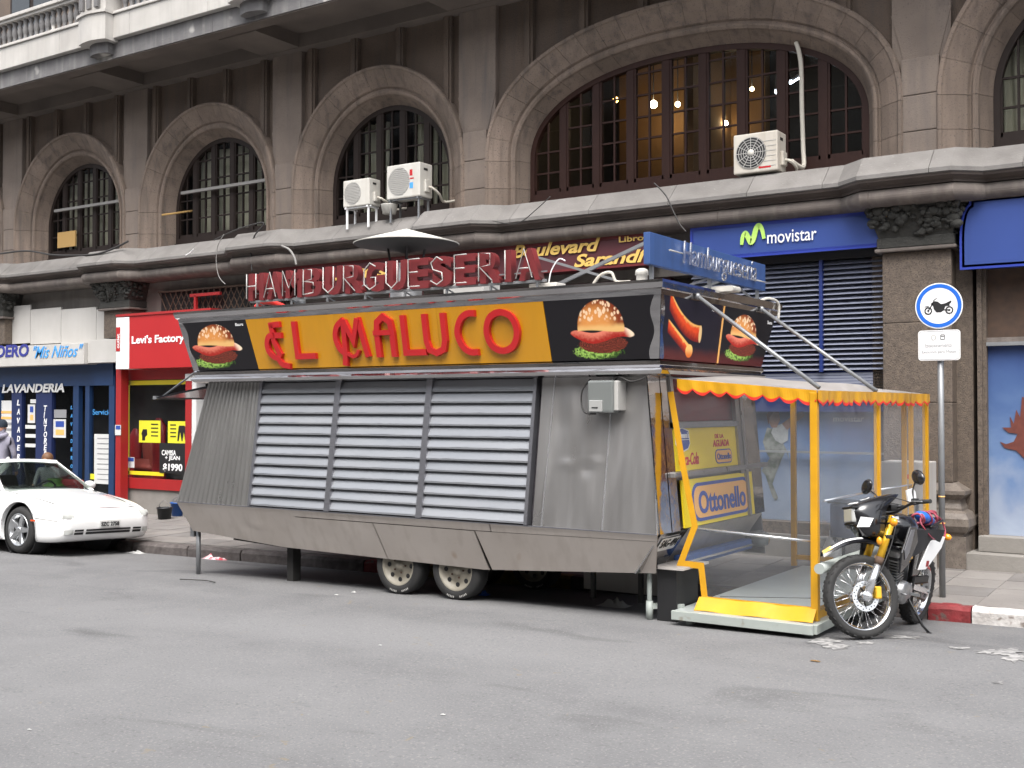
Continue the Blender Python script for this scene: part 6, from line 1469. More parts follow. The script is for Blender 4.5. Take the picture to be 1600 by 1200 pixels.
def moto_wheel(name, cx, r, w, cls, rimr, tyre_h):
    wh = empty(name, (0, 0, 0), 0, mc); m = Matrix.Translation((cx, 0, r)) @ Matrix.Rotation(R(-90), 4, 'X')   # local z -> +y
    n = 60; t = cls()
    t.lathe([(rimr, -w * .38), (rimr + tyre_h * .35, -w * .5), (rimr + tyre_h * .7, -w * .46), (r - .012, -w * .26), (r - .008, 0), (r - .012, w * .26), (rimr + tyre_h * .7, w * .46), (rimr + tyre_h * .35, w * .5), (rimr, w * .38)], n, m); t.build('tyre', 'rubber', wh)
    kb = cls()
    for i in range(54):
        a = 2 * math.pi * i / 54
        for j, off in enumerate((-.36, 0, .36) if i % 2 else (-.2, .2)):
            mm = m @ Matrix.Rotation(a, 4, 'Z') @ Matrix.Translation((r - .013 - abs(off) * .022, 0, off * w))
            kb.box(-.004, .007, -.011, .011, -w * .11, w * .11, mm)
    tag(kb.build('tread_blocks', 'rubber', wh, fix=False), kind='stuff')
    cls().lathe([(rimr + .006, -w * .36), (rimr + .008, -w * .30), (rimr - .012, -w * .24), (rimr - .016, 0), (rimr - .012, w * .24), (rimr + .008, w * .30), (rimr + .006, w * .36), (rimr - .004, w * .36), (rimr - .022, 0), (rimr - .004, -w * .36)], n, m).build('rim', 'chrome_s', wh)
    cls().lathe([(.0001, -.06), (.035, -.06), (.045, -.05), (.028, -.03), (.028, .03), (.045, .05), (.035, .06), (.0001, .06)], 20, m).build('hub', 'engine', wh)
    sp_ = cls()
    for i in range(32):
        a = 2 * math.pi * i / 32; sd = .045 if i % 2 else -.045; b = a + (.55 if (i // 2) % 2 else -.55)
        p_ = m @ Vector((.042 * math.cos(b), .042 * math.sin(b), sd)); q_ = m @ Vector(((rimr - .014) * math.cos(a), (rimr - .014) * math.sin(a), sd * .15)); sp_.tube([p_, q_], .0019, 5)
    sp_.build('spokes', 'chrome_s', wh)
    return wh, m
fw, fmx = moto_wheel('front_wheel', FAX, FR, .085, FMB, .262, .073)
FMB().lathe([(.078, .064), (.118, .064), (.118, .068), (.078, .068)], 36, fmx, smooth=False).build('brake_disc', 'silver', fw)
dd = FMB()
for i in range(24):
    a = 2 * math.pi * i / 24; dd.prism(ellipse((.092 + .012 * (i % 2)) * math.cos(a), (.092 + .012 * (i % 2)) * math.sin(a), .005, .005, 8), .001, fmx @ Matrix.Translation((0, 0, .0682)))
dd.build('disc_holes', 'black', fw)
for i in range(5):
    a = 2 * math.pi * i / 5; FMB().bar(fmx @ Vector((.04 * math.cos(a), .04 * math.sin(a), .062)), fmx @ Vector((.085 * math.cos(a + .3), .085 * math.sin(a + .3), .065)), .016, .006).build('disc_carrier', 'black', fw)
rw, rmx = moto_wheel('rear_wheel', RAX, RR, .115, MB, .228, .084)
MB().lathe([(.055, .062), (.10, .062), (.105, .066), (.10, .07), (.055, .07)], 30, rmx, smooth=False).build('sprocket', 'galv', rw)
# forks
for sy in (1, -1):
    y = .095 * sy; top = Vector((FAX - .27, y, .965)); mid = Vector((FAX - .125, y, .625)); bot = Vector((FAX + .005, y, FR + .0))
    FMB().tube([top, mid], .031, 14).build('fork_tube', 'gold_fork', mc)
    FMB().tube([mid + Vector((-.004, 0, .01)), mid + Vector((.02, 0, -.045))], [.036, .030], 14).build('fork_seal', 'rust', mc)
    FMB().tube([mid, bot], [.026, .034], 14).sphere(bot, .045, 8).build('fork_leg', 'silver', mc)
FMB().tube([Vector((FAX, -.12, FR)), Vector((FAX, .12, FR))], .013, 10).build('front_axle', 'galv', mc)
for z_, dx in ((.95, -.27), (.80, -.205)):
    FMB().box(FAX + dx - .035, FAX + dx + .03, -.13, .13, z_ - .015, z_ + .018).build('fork_clamp', 'silver' if z_ > .9 else 'black', mc, bevel=.01)
FMB().box(FAX - .135, FAX - .075, .045, .09, FR - .02, FR + .08).build('brake_caliper', 'gold_fork', mc, bevel=.012)
FMB().tube(spline([(FAX - .06, .12, FR + .12), (FAX - .12, .13, .55), (FAX - .22, .13, .75), (FAX - .3, .12, .98)], 6), .005, 6).build('brake_hose', 'black', mc)
# high front mudguard with pale stripes and a yellow tip
def fender(u, v, dz=0.0, k=1.0):
    P_ = spl_f[min(len(spl_f) - 1, int(round(u * (len(spl_f) - 1))))]; w = lerp(.075, .058, u) * (1 if u < .8 else lerp(1, .45, (u - .8) / .2)) * k; a = (v - .5) * 2
    return (P_.x, a * w, P_.z + dz - .035 * a * a)
spl_f = spline([Vector(p) for p in ((FAX - .33, 0, .735), (FAX - .20, 0, .785), (FAX - .02, 0, .80), (FAX + .16, 0, .765), (FAX + .33, 0, .675))], 6)
f_ = FMB(); f_.grid(lambda u, v: fender(u, v), 24, 8); f_.grid(lambda u, v: fender(u, v, -.008), 24, 8, flip=True); f_.build('front_mudguard', 'moto_black', mc, fix=False)
for s_ in (-1, 1):
    f_ = FMB(); f_.grid(lambda u, v: fender(lerp(.52, .93, u), .5 + s_ * lerp(.20, .36, v), .004), 14, 2); f_.build('mudguard_stripe', 'white', mc, fix=False)
f_ = FMB(); f_.grid(lambda u, v: fender(lerp(.88, 1.0, u), lerp(.1, .9, v), .006), 5, 4); f_.build('mudguard_tip', 'gold_text', mc, fix=False)
# headlight mask
def mask_mesh():
    secs = [(.80, .10, FAX - .165, FAX - .02), (.86, .115, FAX - .17, FAX + .03), (.93, .12, FAX - .18, FAX + .06), (1.00, .118, FAX - .19, FAX + .075), (1.045, .112, FAX - .22, FAX + .05), (1.08, .10, FAX - .26, FAX - .02), (1.11, .08, FAX - .31, FAX - .11), (1.135, .06, FAX - .345, FAX - .20), (1.155, .035, FAX - .375, FAX - .29)]
    m_ = FMB(); n = 14; k = len(secs)
    def pt(i, j):
        z, w, xb, xf = secs[i]; a = math.pi * j / n; return Vector((xb + (xf - xb) * math.sin(a) ** .55, w * math.copysign(abs(math.cos(a)) ** .8, math.cos(a)), z))
    vs_ = [pt(i, j) for i in range(k) for j in range(n + 1)]
    m_.add(vs_, [(i * (n + 1) + j, i * (n + 1) + j + 1, (i + 1) * (n + 1) + j + 1, (i + 1) * (n + 1) + j) for i in range(k - 1) for j in range(n)], True)
    m_.add([vs_[i * (n + 1)] for i in range(k)] + [vs_[i * (n + 1) + n] for i in range(k)], [(i, i + 1, k + i + 1, k + i) for i in range(k - 1)])
    m_.add([vs_[j] for j in range(n + 1)], [tuple(range(n + 1))]); return m_
mask_mesh().build('headlight_mask', 'moto_black', mc)
FMB().box(FAX + .035, FAX + .083, -.062, .062, .915, 1.025).build('headlight', 'lens', mc, bevel=.012)
FMB().box(FAX + .02, FAX + .072, -.075, .075, .895, .915).box(FAX + .02, FAX + .086, -.078, .078, 1.025, 1.04).build('headlight_surround', 'black', mc, bevel=.004)
for s_ in (-1, 1):
    FMB().add([(FAX + .052, s_ * .075, .875), (FAX - .03, s_ * .124, .875), (FAX - .07, s_ * .127, .945), (FAX + .03, s_ * .102, .955)], [(0, 1, 2, 3)]).add([(FAX + .048, s_ * .070, .875), (FAX - .03, s_ * .119, .875), (FAX - .07, s_ * .122, .945), (FAX + .026, s_ * .097, .955)], [(0, 1, 2, 3)]).build('mask_decal', 'white', mc)
tm = Matrix.Translation((FAX - .085, 0, 1.100)) @ Matrix.Rotation(R(20), 4, 'Y')
FMB().lathe([(.0001, .008), (.038, .008), (.038, .011), (.0001, .011)], 24, tm, smooth=False).build('mask_emblem', 'white', mc); FMB().ribbon(ellipse(0, 0, .022, .022, 16, 30, 330), .008, .002, tm @ Matrix.Translation((0, 0, .0115))).build('emblem_mark', 'black', mc)
FMB().box(-.012, .012, -.06, .06, .006, .010, Matrix.Translation((FAX + .025, 0, 1.062)) @ Matrix.Rotation(R(28), 4, 'Y')).build('mask_decal', 'white', mc)
# bars, grips, levers, mirrors, indicators
HX = FAX - .34
bar_pts = [(HX - .06, .39, 1.065), (HX - .03, .26, 1.07), (HX + .01, .14, 1.03), (HX + .02, .06, 1.005), (HX + .02, -.06, 1.005), (HX + .01, -.14, 1.03), (HX - .03, -.26, 1.07), (HX - .06, -.39, 1.065)]
FMB().tube(spline(bar_pts, 5), .011, 10).tube([(HX + .0, .17, 1.045), (HX + .0, -.17, 1.045)], .008, 8).build('handlebar', 'black', mc)
for s_ in (-1, 1):
    FMB().tube([(HX - .062, s_ * .405, 1.065), (HX - .038, s_ * .285, 1.07)], .017, 12).build('grip', 'rubber', mc)
    FMB().tube(spline([(HX - .01, s_ * .25, 1.075), (HX + .03, s_ * .30, 1.07), (HX + .01, s_ * .40, 1.06)], 5), .006, 6).build('lever', 'galv', mc)
    FMB().box(HX - .055, HX - .005, s_ * .245 - .03, s_ * .245 + .03, 1.05, 1.10).build('switch_block', 'black', mc, bevel=.01)
    FMB().tube(spline([(HX - .03, s_ * .23, 1.10), (HX - .02, s_ * .25, 1.17), (HX - .0, s_ * .31, 1.22)], 5), .006, 8).build('mirror_arm', 'black', mc)
    mmx = Matrix.Translation((HX + .0, s_ * .355, 1.255)) @ Matrix.Rotation(R(-28 * s_), 4, 'X')
    FMB().sphere((0, 0, 0), .095, 14, (.30, .85, .60), mmx).build('mirror', 'moto_black', mc)
    FMB().tube([(FAX - .20, s_ * .10, .905), (FAX - .20, s_ * .19, .91)], .008, 8).build('indicator_stalk', 'black', mc)
    FMB().sphere((FAX - .19, s_ * .215, .91), .040, 10, (.7, 1, .85)).build('indicator', 'amber', mc)
FMB().sphere((FAX - .105, .135, .765), .034, 10, (.6, .8, 1)).build('reflector', 'amber', mc)
FMB().prism([(0, 0), (.075, .0), (.085, .09), (.03, .11), (.005, .08)], .02, FRONT(HX - .06, .235, 1.075)).build('hand_decal', 'white', mc)
FMB().box(HX - .02, HX + .06, -.06, .06, 1.02, 1.07).build('speedometer', 'black', mc, bevel=.015)
for k, (y0, z0) in enumerate(((.05, 1.0), (-.03, 1.02), (.1, .98))): FMB().tube(spline([(HX - .01, y0 * 3, 1.05), (HX + .12, y0, 1.07 + .02 * k), (HX + .10, y0 * .5, .92)], 6), .004, 6).build('control_cable', 'black', mc)
# tank, shrouds, seat, panels
def loft(secs, n=16, cls=MB):
    """secs: (x, half width, z low, z high, roundness)"""
    m_ = cls(); k = len(secs); vs_ = []
    for x, w, zl, zh, e in secs:
        for j in range(n):
            a = 2 * math.pi * j / n; c, s = math.cos(a), math.sin(a)
            vs_.append((x, w * math.copysign(abs(c) ** e, c), (zl + zh) / 2 + (zh - zl) / 2 * math.copysign(abs(s) ** e, s)))
    m_.add(vs_, [(i * n + j, i * n + (j + 1) % n, (i + 1) * n + (j + 1) % n, (i + 1) * n + j) for i in range(k - 1) for j in range(n)], True)
    m_.add([vs_[j] for j in range(n)], [tuple(range(n))]).add([vs_[(k - 1) * n + j] for j in range(n)], [tuple(reversed(range(n)))]); return m_
T0 = FAX - .36
def FLR(s_, y):
    """side plane flaring outwards towards the tail"""
    m = Matrix.Translation((0, s_ * y + .004, 0)) @ Matrix.Rotation(R(90), 4, 'X'); sh = Matrix.Identity(4); sh[1][0] = -.19 * s_; sh[1][3] = .19 * s_ * (T0 - .38); return sh @ m
loft([(T0 + .02, .05, .83, .93, .8), (T0 - .05, .12, .76, .985, .7), (T0 - .18, .155, .72, 1.0, .7), (T0 - .30, .14, .72, .965, .7), (T0 - .40, .09, .74, .90, .8)]).build('fuel_tank', 'moto_black', mc)
for s_ in (-1, 1):
    sh = [(T0 + .11, .55), (T0 + .14, .72), (T0 + .05, .93), (T0 - .10, .93), (T0 - .20, .80), (T0 - .06, .62)]
    MB().prism([(x, z) for x, z in sh], .018, Matrix.Translation((0, s_ * .165 + .009, 0)) @ Matrix.Rotation(R(90), 4, 'X')).build('shroud', 'moto_black', mc, bevel=.006)
    MB().prism([(T0 + .115, .74), (T0 + .035, .905), (T0 - .05, .905), (T0 - .01, .72), (T0 + .06, .66)], .004, Matrix.Translation((0, s_ * .178 + .002, 0)) @ Matrix.Rotation(R(90), 4, 'X')).build('shroud_decal', 'moto_grey', mc)
    MB().prism([(T0 - .28, .74), (T0 - .40, .83), (T0 - .62, .86), (T0 - .80, .88), (T0 - .74, .76), (T0 - .56, .62), (T0 - .44, .50), (T0 - .30, .50)], .014, Matrix.Translation((0, s_ * .135 + .007, 0)) @ Matrix.Rotation(R(90), 4, 'X')).build('side_panel', 'moto_black', mc, bevel=.005)
    MB().prism([(T0 - .50, .80), (T0 - .66, .845), (T0 - .735, .835), (T0 - .70, .74), (T0 - .56, .60), (T0 - .50, .555), (T0 - .385, .55), (T0 - .40, .60)], .008, FLR(s_, .152)).build('number_panel', 'white', mc, bevel=.003)
    MB().box(-.02, .02, .0, .05, .0085, .0105, FLR(s_, .152) @ Matrix.Translation((T0 - .51, .58, -.0115 if s_ > 0 else 0))) .build('panel_decal', 'red_in', mc)
loft([(T0 - .26, .10, .87, .93, .7), (T0 - .36, .135, .80, .895, .6), (T0 - .55, .145, .80, .885, .6), (T0 - .74, .135, .83, .905, .6), (T0 - .92, .10, .86, .92, .6)]).build('seat', 'moto_seat', mc)
# black cover hanging over the left side of the seat
ck = MB(); ck.grid(lambda u, v: (lerp(T0 - .12, T0 - .66, u), .165 + .06 * u + .012 * math.sin(u * 7) - .03 * (1 - v), lerp(.66 + .10 * u, .90, v)), 12, 6); ck.grid(lambda u, v: (lerp(T0 - .12, T0 - .66, u), .160 + .06 * u + .012 * math.sin(u * 7) - .03 * (1 - v), lerp(.66 + .10 * u, .90, v)), 12, 6, flip=True); ck.build('seat_cover', 'moto_seat', mc, fix=False)
MB().grid(lambda u, v: (lerp(T0 - .60, T0 - 1.18, u), (v - .5) * lerp(.20, .13, u), lerp(.84, .80, u) - .05 * (2 * v - 1) ** 2 - .06 * u * u), 14, 6).grid(lambda u, v: (lerp(T0 - .60, T0 - 1.18, u), (v - .5) * lerp(.20, .13, u), lerp(.84, .80, u) - .05 * (2 * v - 1) ** 2 - .06 * u * u - .008), 14, 6, flip=True).build('rear_mudguard', 'moto_black', mc, fix=False)
MB().box(T0 - 1.04, T0 - .95, -.05, .05, .80, .88).build('tail_lamp', 'amber_red', mc, bevel=.015)
for s_ in (-1, 1):
    MB().tube([(T0 - .93, s_ * .06, .83), (T0 - .94, s_ * .15, .82)], .008, 8).build('indicator_stalk', 'black', mc); MB().sphere((T0 - .94, s_ * .18, .82), .036, 10, (.8, 1, .8)).build('indicator', 'amber', mc)
MB().tube(spline([(T0 - .62, .12, .90), (T0 - .85, .13, .95), (T0 - 1.0, .08, .95), (T0 - 1.0, -.08, .95), (T0 - .85, -.13, .95), (T0 - .62, -.12, .90)], 5), .010, 8).build('grab_rail', 'black', mc)
# frame, engine, exhaust, swingarm, stand
MB().tube(spline([(FAX - .32, 0, .90), (FAX - .36, 0, .70), (FAX - .42, .03, .45), (FAX - .50, .09, .30), (FAX - .80, .09, .28), (FAX - .86, .09, .45), (FAX - .80, .09, .72)], 6), .019, 10).tube(spline([(FAX - .42, -.03, .45), (FAX - .50, -.09, .30), (FAX - .80, -.09, .28), (FAX - .86, -.09, .45)], 5), .019, 10).build('frame', 'black', mc)
EXn = FAX - .60
MB().box(EXn - .17, EXn + .13, -.09, .09, .27, .44).build('crankcase', 'engine', mc, bevel=.03)
MB().lathe([(.0001, .03), (.085, .03), (.095, .02), (.10, -.02)], 28, Matrix.Translation((EXn + .02, .11, .36)) @ Matrix.Rotation(R(-90), 4, 'X')).build('engine_cover', 'engine', mc)
MB().lathe([(.0001, .03), (.055, .03), (.065, .02), (.07, -.02)], 24, Matrix.Translation((EXn - .11, .10, .36)) @ Matrix.Rotation(R(-90), 4, 'X')).build('engine_cover', 'engine', mc)
cyl = Matrix.Translation((EXn + .05, 0, .44)) @ Matrix.Rotation(R(12), 4, 'Y')
MB().box(-.06, .06, -.065, .065, -.02, .24, cyl).build('cylinder', 'black', mc)
for k in range(8): MB().box(-.078, .078, -.085, .085, .015 + .024 * k, .022 + .024 * k, cyl).build('cooling_fin', 'engine', mc)
MB().box(-.07, .07, -.08, .08, .215, .27, cyl).build('cylinder_head', 'engine', mc, bevel=.02)
MB().tube(spline([(EXn + .12, -.05, .60), (EXn + .22, -.08, .50), (EXn + .16, -.13, .33), (EXn - .1, -.15, .38), (EXn - .35, -.15, .55), (EXn - .45, -.15, .62)], 6), .018, 10).tube([(EXn - .42, -.15, .60), (EXn - .86, -.16, .76)], .045, 14).build('exhaust', 'black', mc)
for s_ in (-1, 1): MB().bar((EXn - .20, s_ * .085, .40), (RAX, s_ * .085, RR), .025, .045).build('swingarm', 'silver', mc)
MB().tube([(RAX, -.11, RR), (RAX, .11, RR)], .012, 10).build('rear_axle', 'galv', mc)
MB().tube([(EXn - .14, .075, .40), (RAX, .075, RR + .08)], .008, 6).tube([(EXn - .14, .075, .34), (RAX, .075, RR - .08)], .008, 6).build('chain', 'rust', mc)
MB().bar((EXn - .25, .08, .44), (RAX + .05, .08, RR + .12), .03, .05).build('chain_guard', 'black', mc)
MB().tube([(EXn - .30, .0, .42), (EXn - .26, .0, .72)], .03, 12).build('rear_shock', 'galv', mc)
for s_ in (-1, 1): MB().bar((EXn - .14, s_ * .10, .34), (EXn - .15, s_ * .20, .345), .03, .022).build('foot_peg', 'galv', mc)
MB().tube([(EXn + .02, .14, .35), (EXn + .17, .15, .37), (EXn + .18, .20, .375)], .007, 8).build('gear_lever', 'galv', mc)
MB().tube([(EXn - .12, .10, .33), (EXn - .20, .25, .10), (EXn - .215, .305, .055)], .011, 8).bar((EXn - .25, .295, .05), (EXn - .18, .325, .052), .04, .01).build('side_stand', 'black', mc)
# bundle strapped on the tail
mw = mc.matrix_world.copy()
bg_ = thing('bundle', 'blue plastic bundle tied with red cord on the motorcycle seat', 'bundle', (0, 0, 0)); bg_.matrix_world = mw @ Matrix.Translation((T0 - .62, .03, .915))
bm_ = Matrix.Rotation(R(8), 4, 'Y')
MB().lathe([(.0001, -.16), (.03, -.155), (.052, -.13), (.060, -.06), (.056, 0), (.062, .07), (.052, .13), (.028, .155), (.0001, .16)], 14, Matrix.Translation((0, .03, .05)) @ Matrix.Rotation(R(80), 4, 'Y') @ Matrix.Scale(.8, 4, (1, 0, 0))).build('roll', 'blue_bag', bg_)
for k, (dx, r) in enumerate(((-.17, .055), (-.21, .045), (.15, .05), (.19, .045), (.0, .066))):
    MB().tube([(dx + .012 * math.sin(3 * a), .03 + r * math.cos(a), .05 + r * .85 * math.sin(a)) for a in [2 * math.pi * i / 18 for i in range(18)]], .009, 6, closed=True).build('cord_loop', 'red_cord', bg_)
MB().tube(spline([(.2, .06, .06), (.28, .10, .02), (.22, .16, -.06), (.10, .17, -.10)], 5), .007, 6).build('cord', 'red_cord', bg_)
MB().tube(spline([(-.2, .05, .08), (-.30, .08, .04), (-.33, .12, -.05), (-.22, .15, -.12)], 5), .008, 6).build('cord', 'red_cord', bg_)
MB().tube(spline([(-.2, -.02, .09), (-.28, .02, .10), (-.35, .03, .02)], 5), .012, 6).build('cord', 'red_cord', bg_)
# ================================================================== WHITE CAR (x forward, y left, z up; local origin below the nose)
NX, NY = -13.12, 9.80
car = thing('parked_car', 'white coupe parked at the kerb on the left', 'car', (NX, NY, G(NX, 9.5)))
car.rotation_mode = 'XYZ'; car.rotation_euler = (-.045, -.0135, R(1.0))
CW = .80
# body stations: x, half width at waist, z sill, z waist, z top(centre), bottom half width
ST_ = [(-.02, .58, .34, .44, .50), (-.06, .69, .24, .47, .57), (-.16, .745, .19, .52, .625), (-.40, .78, .17, .60, .70), (-.75, .79, .17, .66, .775), (-1.10, .80, .17, .70, .835), (-1.40, .80, .17, .73, .875), (-1.8, .80, .17, .76, .87), (-2.4, .80, .17, .78, .87), (-3.0, .80, .17, .79, .88), (-3.6, .79, .18, .79, .90), (-4.2, .76, .22, .76, .88), (-4.55, .70, .28, .66, .80), (-4.62, .60, .36, .60, .72)]
def cr(vals, t):
    n = len(vals) - 1; x = t * n; i = min(n - 1, int(x)); f = x - i; p = [vals[max(0, min(n, i + k))] for k in (-1, 0, 1, 2)]
    return .5 * ((2 * p[1]) + (p[2] - p[0]) * f + (2 * p[0] - 5 * p[1] + 4 * p[2] - p[3]) * f * f + (3 * p[1] - p[0] - 3 * p[2] + p[3]) * f ** 3)
COLS = list(zip(*ST_))
def body_ring(t):
    x, w, zs, zw, zt = [cr(c, t) for c in COLS]
    half = [(0, zs - .0), (w * .80, zs), (w * .95, zs + .03), (w * .99, lerp(zs, zw, .35)), (w, lerp(zs, zw, .7)), (w * .985, zw), (w * .94, zw + .045 + (zt - zw) * .25), (w * .80, lerp(zw, zt, .72)), (w * .5, lerp(zw, zt, .93)), (0, zt)]
    hp = spline([Vector((a, b)) for a, b in half], 3)
    full = [(p.x, p.y) for p in hp] + [(-p.x, p.y) for p in reversed(hp[1:-1])]
    return x, full
bm = MB(); NS = 64; rings = [body_ring(i / NS) for i in range(NS + 1)]; K = len(rings[0][1])
bm.add([(x, y, z) for x, rg in rings for y, z in rg], [(i * K + j, i * K + (j + 1) % K, (i + 1) * K + (j + 1) % K, (i + 1) * K + j) for i in range(NS) for j in range(K)] + [tuple(range(K)), tuple(NS * K + j for j in reversed(range(K)))], True)
body = bm.build('body', 'carpaint', car)
WX, WXR, WR = -.90, -3.55, .325
cut = MB()
for wx in (WX, WXR):
    for sgn in (-1, 1): cut.lathe([(.0001, .50), (.375, .50), (.375, .95), (.0001, .95)], 48, Matrix.Translation((wx, 0, WR)) @ Matrix.Rotation(R(90 * sgn), 4, 'X'), smooth=False)
cu = cut.build('cutter', 'black', car)
bo = body.modifiers.new('arch', 'BOOLEAN'); bo.operation = 'DIFFERENCE'; bo.object = cu; bo.solver = 'EXACT'
dg = bpy.context.evaluated_depsgraph_get(); nm = bpy.data.meshes.new_from_object(body.evaluated_get(dg)); body.modifiers.clear(); body.data = nm
bpy.data.objects.remove(cu)
body.data.materials.clear(); body.data.materials.append(M('carpaint'))
for wx in (WX, WXR):
    for sgn in (-1, 1):
        MB().lathe([(.0001, .50), (.373, .50), (.373, .74), (.365, .74), (.365, .51), (.0001, .51)], 40, Matrix.Translation((wx, 0, WR)) @ Matrix.Rotation(R(90 * sgn), 4, 'X'), smooth=False).build('wheel_well', 'black', car)
def car_wheel(wx, sgn, steer):
    w = empty('wheel', (wx, sgn * .68, WR), 0, car); w.rotation_euler = (R(-90 * sgn), 0, 0) if not steer else Euler((R(-90 * sgn), 0, R(steer)))
    MB().lathe([(.215, -.09), (.25, -.10), (.295, -.09), (.312, -.06), (WR, 0), (.312, .06), (.295, .09), (.25, .10), (.215, .09)], 44).build('tyre', 'rubber', w)
    MB().lathe([(.218, .08), (.222, .098), (.212, .10), (.195, .085), (.18, .03), (.0001, .03)], 44).build('rim', 'rim_alloy', w)
    for k in range(5):
        mm = Matrix.Rotation(2 * math.pi * k / 5, 4, 'Z'); MB().hexa([mm @ Vector(p) for p in ((.02, -.045, .05), (.205, -.028, .07), (.205, .028, .07), (.02, .045, .05), (.02, -.04, .085), (.205, -.02, .095), (.205, .02, .095), (.02, .04, .085))]).build('spoke', 'rim_alloy', w, bevel=.006)
        m2 = Matrix.Rotation(2 * math.pi * (k + .5) / 5, 4, 'Z'); MB().prism([(.06, -.03), (.17, -.06), (.19, -.03), (.19, .03), (.17, .06), (.06, .03)], .002, m2 @ Matrix.Translation((0, 0, .034))).build('rim_gap', 'black', w)
    MB().lathe([(.045, .03), (.045, .09), (.035, .10), (.0001, .10)], 20).build('hub_cap', 'rim_alloy', w)
car_wheel(WX, -1, 0); car_wheel(WX, 1, 0); car_wheel(WXR, -1, 0); car_wheel(WXR, 1, 0)
# greenhouse: roof, pillars, glass
def gh(x, y, z): return Vector((x, y, z))
A = dict(wb=gh(-1.32, .66, .865), wt=gh(-1.98, .52, 1.225), rt=gh(-3.10, .50, 1.235), rb=gh(-3.95, .62, .90), sb0=gh(-1.40, .755, .815), sb1=gh(-3.85, .74, .84), bt=gh(-2.75, .52, 1.235), bb=gh(-2.95, .765, .83))
mir = lambda v: Vector((v.x, -v.y, v.z))
def shell(name, quadfn, mat, nu=12, nv=8, t=.01):
    m_ = MB(); m_.grid(quadfn, nu, nv); m_.grid(lambda u, v: Vector(quadfn(u, v)) - Vector((0, 0, t)), nu, nv, flip=True); return m_.build(name, mat, car, fix=False)
def roof_fn(u, v):
    x = lerp(-1.93, -3.16, u); y = (v - .5) * 2; w = .525 + .02 * math.sin(math.pi * u); return gh(x, y * w, 1.262 - .012 * (2 * u - 1) ** 2 + .014 * (1 - y * y))
shell('roof', roof_fn, 'carpaint', 14, 12, .035)
MB().grid(lambda u, v: gh(-1.93 + .012 * math.cos(math.pi * v) , (u - .5) * 2 * .525, 1.215 + .048 * v + .014 * (1 - (2 * u - 1) ** 2)), 12, 4).grid(lambda u, v: gh(-1.97, (u - .5) * 2 * .525, 1.215 + .048 * v + .014 * (1 - (2 * u - 1) ** 2)), 12, 4, flip=True).build('roof_header', 'carpaint', car, fix=False)
shell('windscreen', lambda u, v: gh(lerp(-1.30, -1.97, u) + .06 * (1 - (2 * v - 1) ** 2) * (1 - u * .6), (v - .5) * 2 * lerp(.68, .52, u), lerp(.865, 1.235, u) + .02 * math.sin(math.pi * v) * u), 'carglass', 10, 12, .005)
shell('rear_window', lambda u, v: gh(lerp(-3.14, -3.98, u), (v - .5) * 2 * lerp(.50, .60, u), lerp(1.25, .90, u)), 'carglass', 8, 8, .005)
for s_ in (1, -1):
    f = (lambda v: v) if s_ > 0 else mir
    def side(a, b, c, d): return lambda u, v: f((a.lerp(b, u)).lerp(d.lerp(c, u), v))
    m_ = MB(); q = side(A['sb0'] + Vector((-.10, 0, .015)), A['bb'], A['bt'], A['wt'] + Vector((-.02, .012, -.008)))
    m_.grid(q, 8, 6); m_.grid(lambda u, v: q(u, v) - Vector((0, s_ * .005, 0)), 8, 6, flip=True); m_.build('side_window', 'carglass', car, fix=False)
    m_ = MB(); q = side(A['bb'] + Vector((-.05, 0, 0)), A['sb1'] + Vector((.25, 0, 0)), A['rt'], A['bt'] + Vector((-.05, 0, 0)))
    m_.grid(q, 8, 6); m_.grid(lambda u, v: q(u, v) - Vector((0, s_ * .005, 0)), 8, 6, flip=True); m_.build('side_window', 'carglass', car, fix=False)
    def pill(name, a, b, w0, w1, mat): MB().bar(f(a), f(b), w0, w1, up=(0, s_, 0)).build(name, mat, car, bevel=.006)
    pill('pillar', A['sb0'] + Vector((.06, -.03, .0)), A['wt'] + Vector((.02, .012, 0)), .038, .03, 'carpaint'); pill('pillar', A['bb'], A['bt'], .05, .03, 'black'); pill('pillar', A['rb'] + Vector((0, .05, -.03)), A['rt'], .14, .03, 'carpaint'); pill('roof_rail', A['wt'] + Vector((.02, .012, 0)), A['rt'] + Vector((0, .012, 0)), .035, .035, 'carpaint')
    pill('belt_trim', A['sb0'] + Vector((0, .012, .005)), A['sb1'] + Vector((0, .015, .0)), .012, .012, 'black')
    o = f(gh(-1.55, .82, .895)); MB().sphere(o, .105, 12, (.62, .95, .62)).build('mirror', 'carpaint', car); MB().bar(f(gh(-1.58, .74, .85)), o, .05, .03).build('mirror_stalk', 'carpaint', car)
# lamps, grille, bumper openings, plate
def front_x(y, z):
    """x of the nose surface at y, z"""
    best = 0
    for i in range(NS + 1):
        x, rg = rings[i]; w = max(p[0] for p in rg); zz = [p[1] for p in rg]
        if w >= abs(y) + .004 and min(zz) <= z <= max(zz) - .01: return x
    return -.2
def nose_patch(name, y0, y1, z0, z1, mat, o=.006, n=10):
    m_ = MB(); g = lambda u, v, d: gh(front_x(lerp(y0, y1, u), lerp(z0, z1, v)) + d, lerp(y0, y1, u), lerp(z0, z1, v))
    m_.grid(lambda u, v: g(u, v, o), n, 3); m_.grid(lambda u, v: g(u, v, -.03), n, 3, flip=True); return m_.build(name, mat, car)
for s_ in (-1, 1):
    nose_patch('head_lamp', s_ * .54, s_ * .70, .50, .585, 'lamp_glass', .004); nose_patch('fog_lamp', s_ * .56, s_ * .68, .29, .35, 'lamp_glass', .012)
nose_patch('grille', -.36, .36, .285, .315, 'black', .010); nose_patch('grille', -.36, .36, .328, .352, 'black', .010)
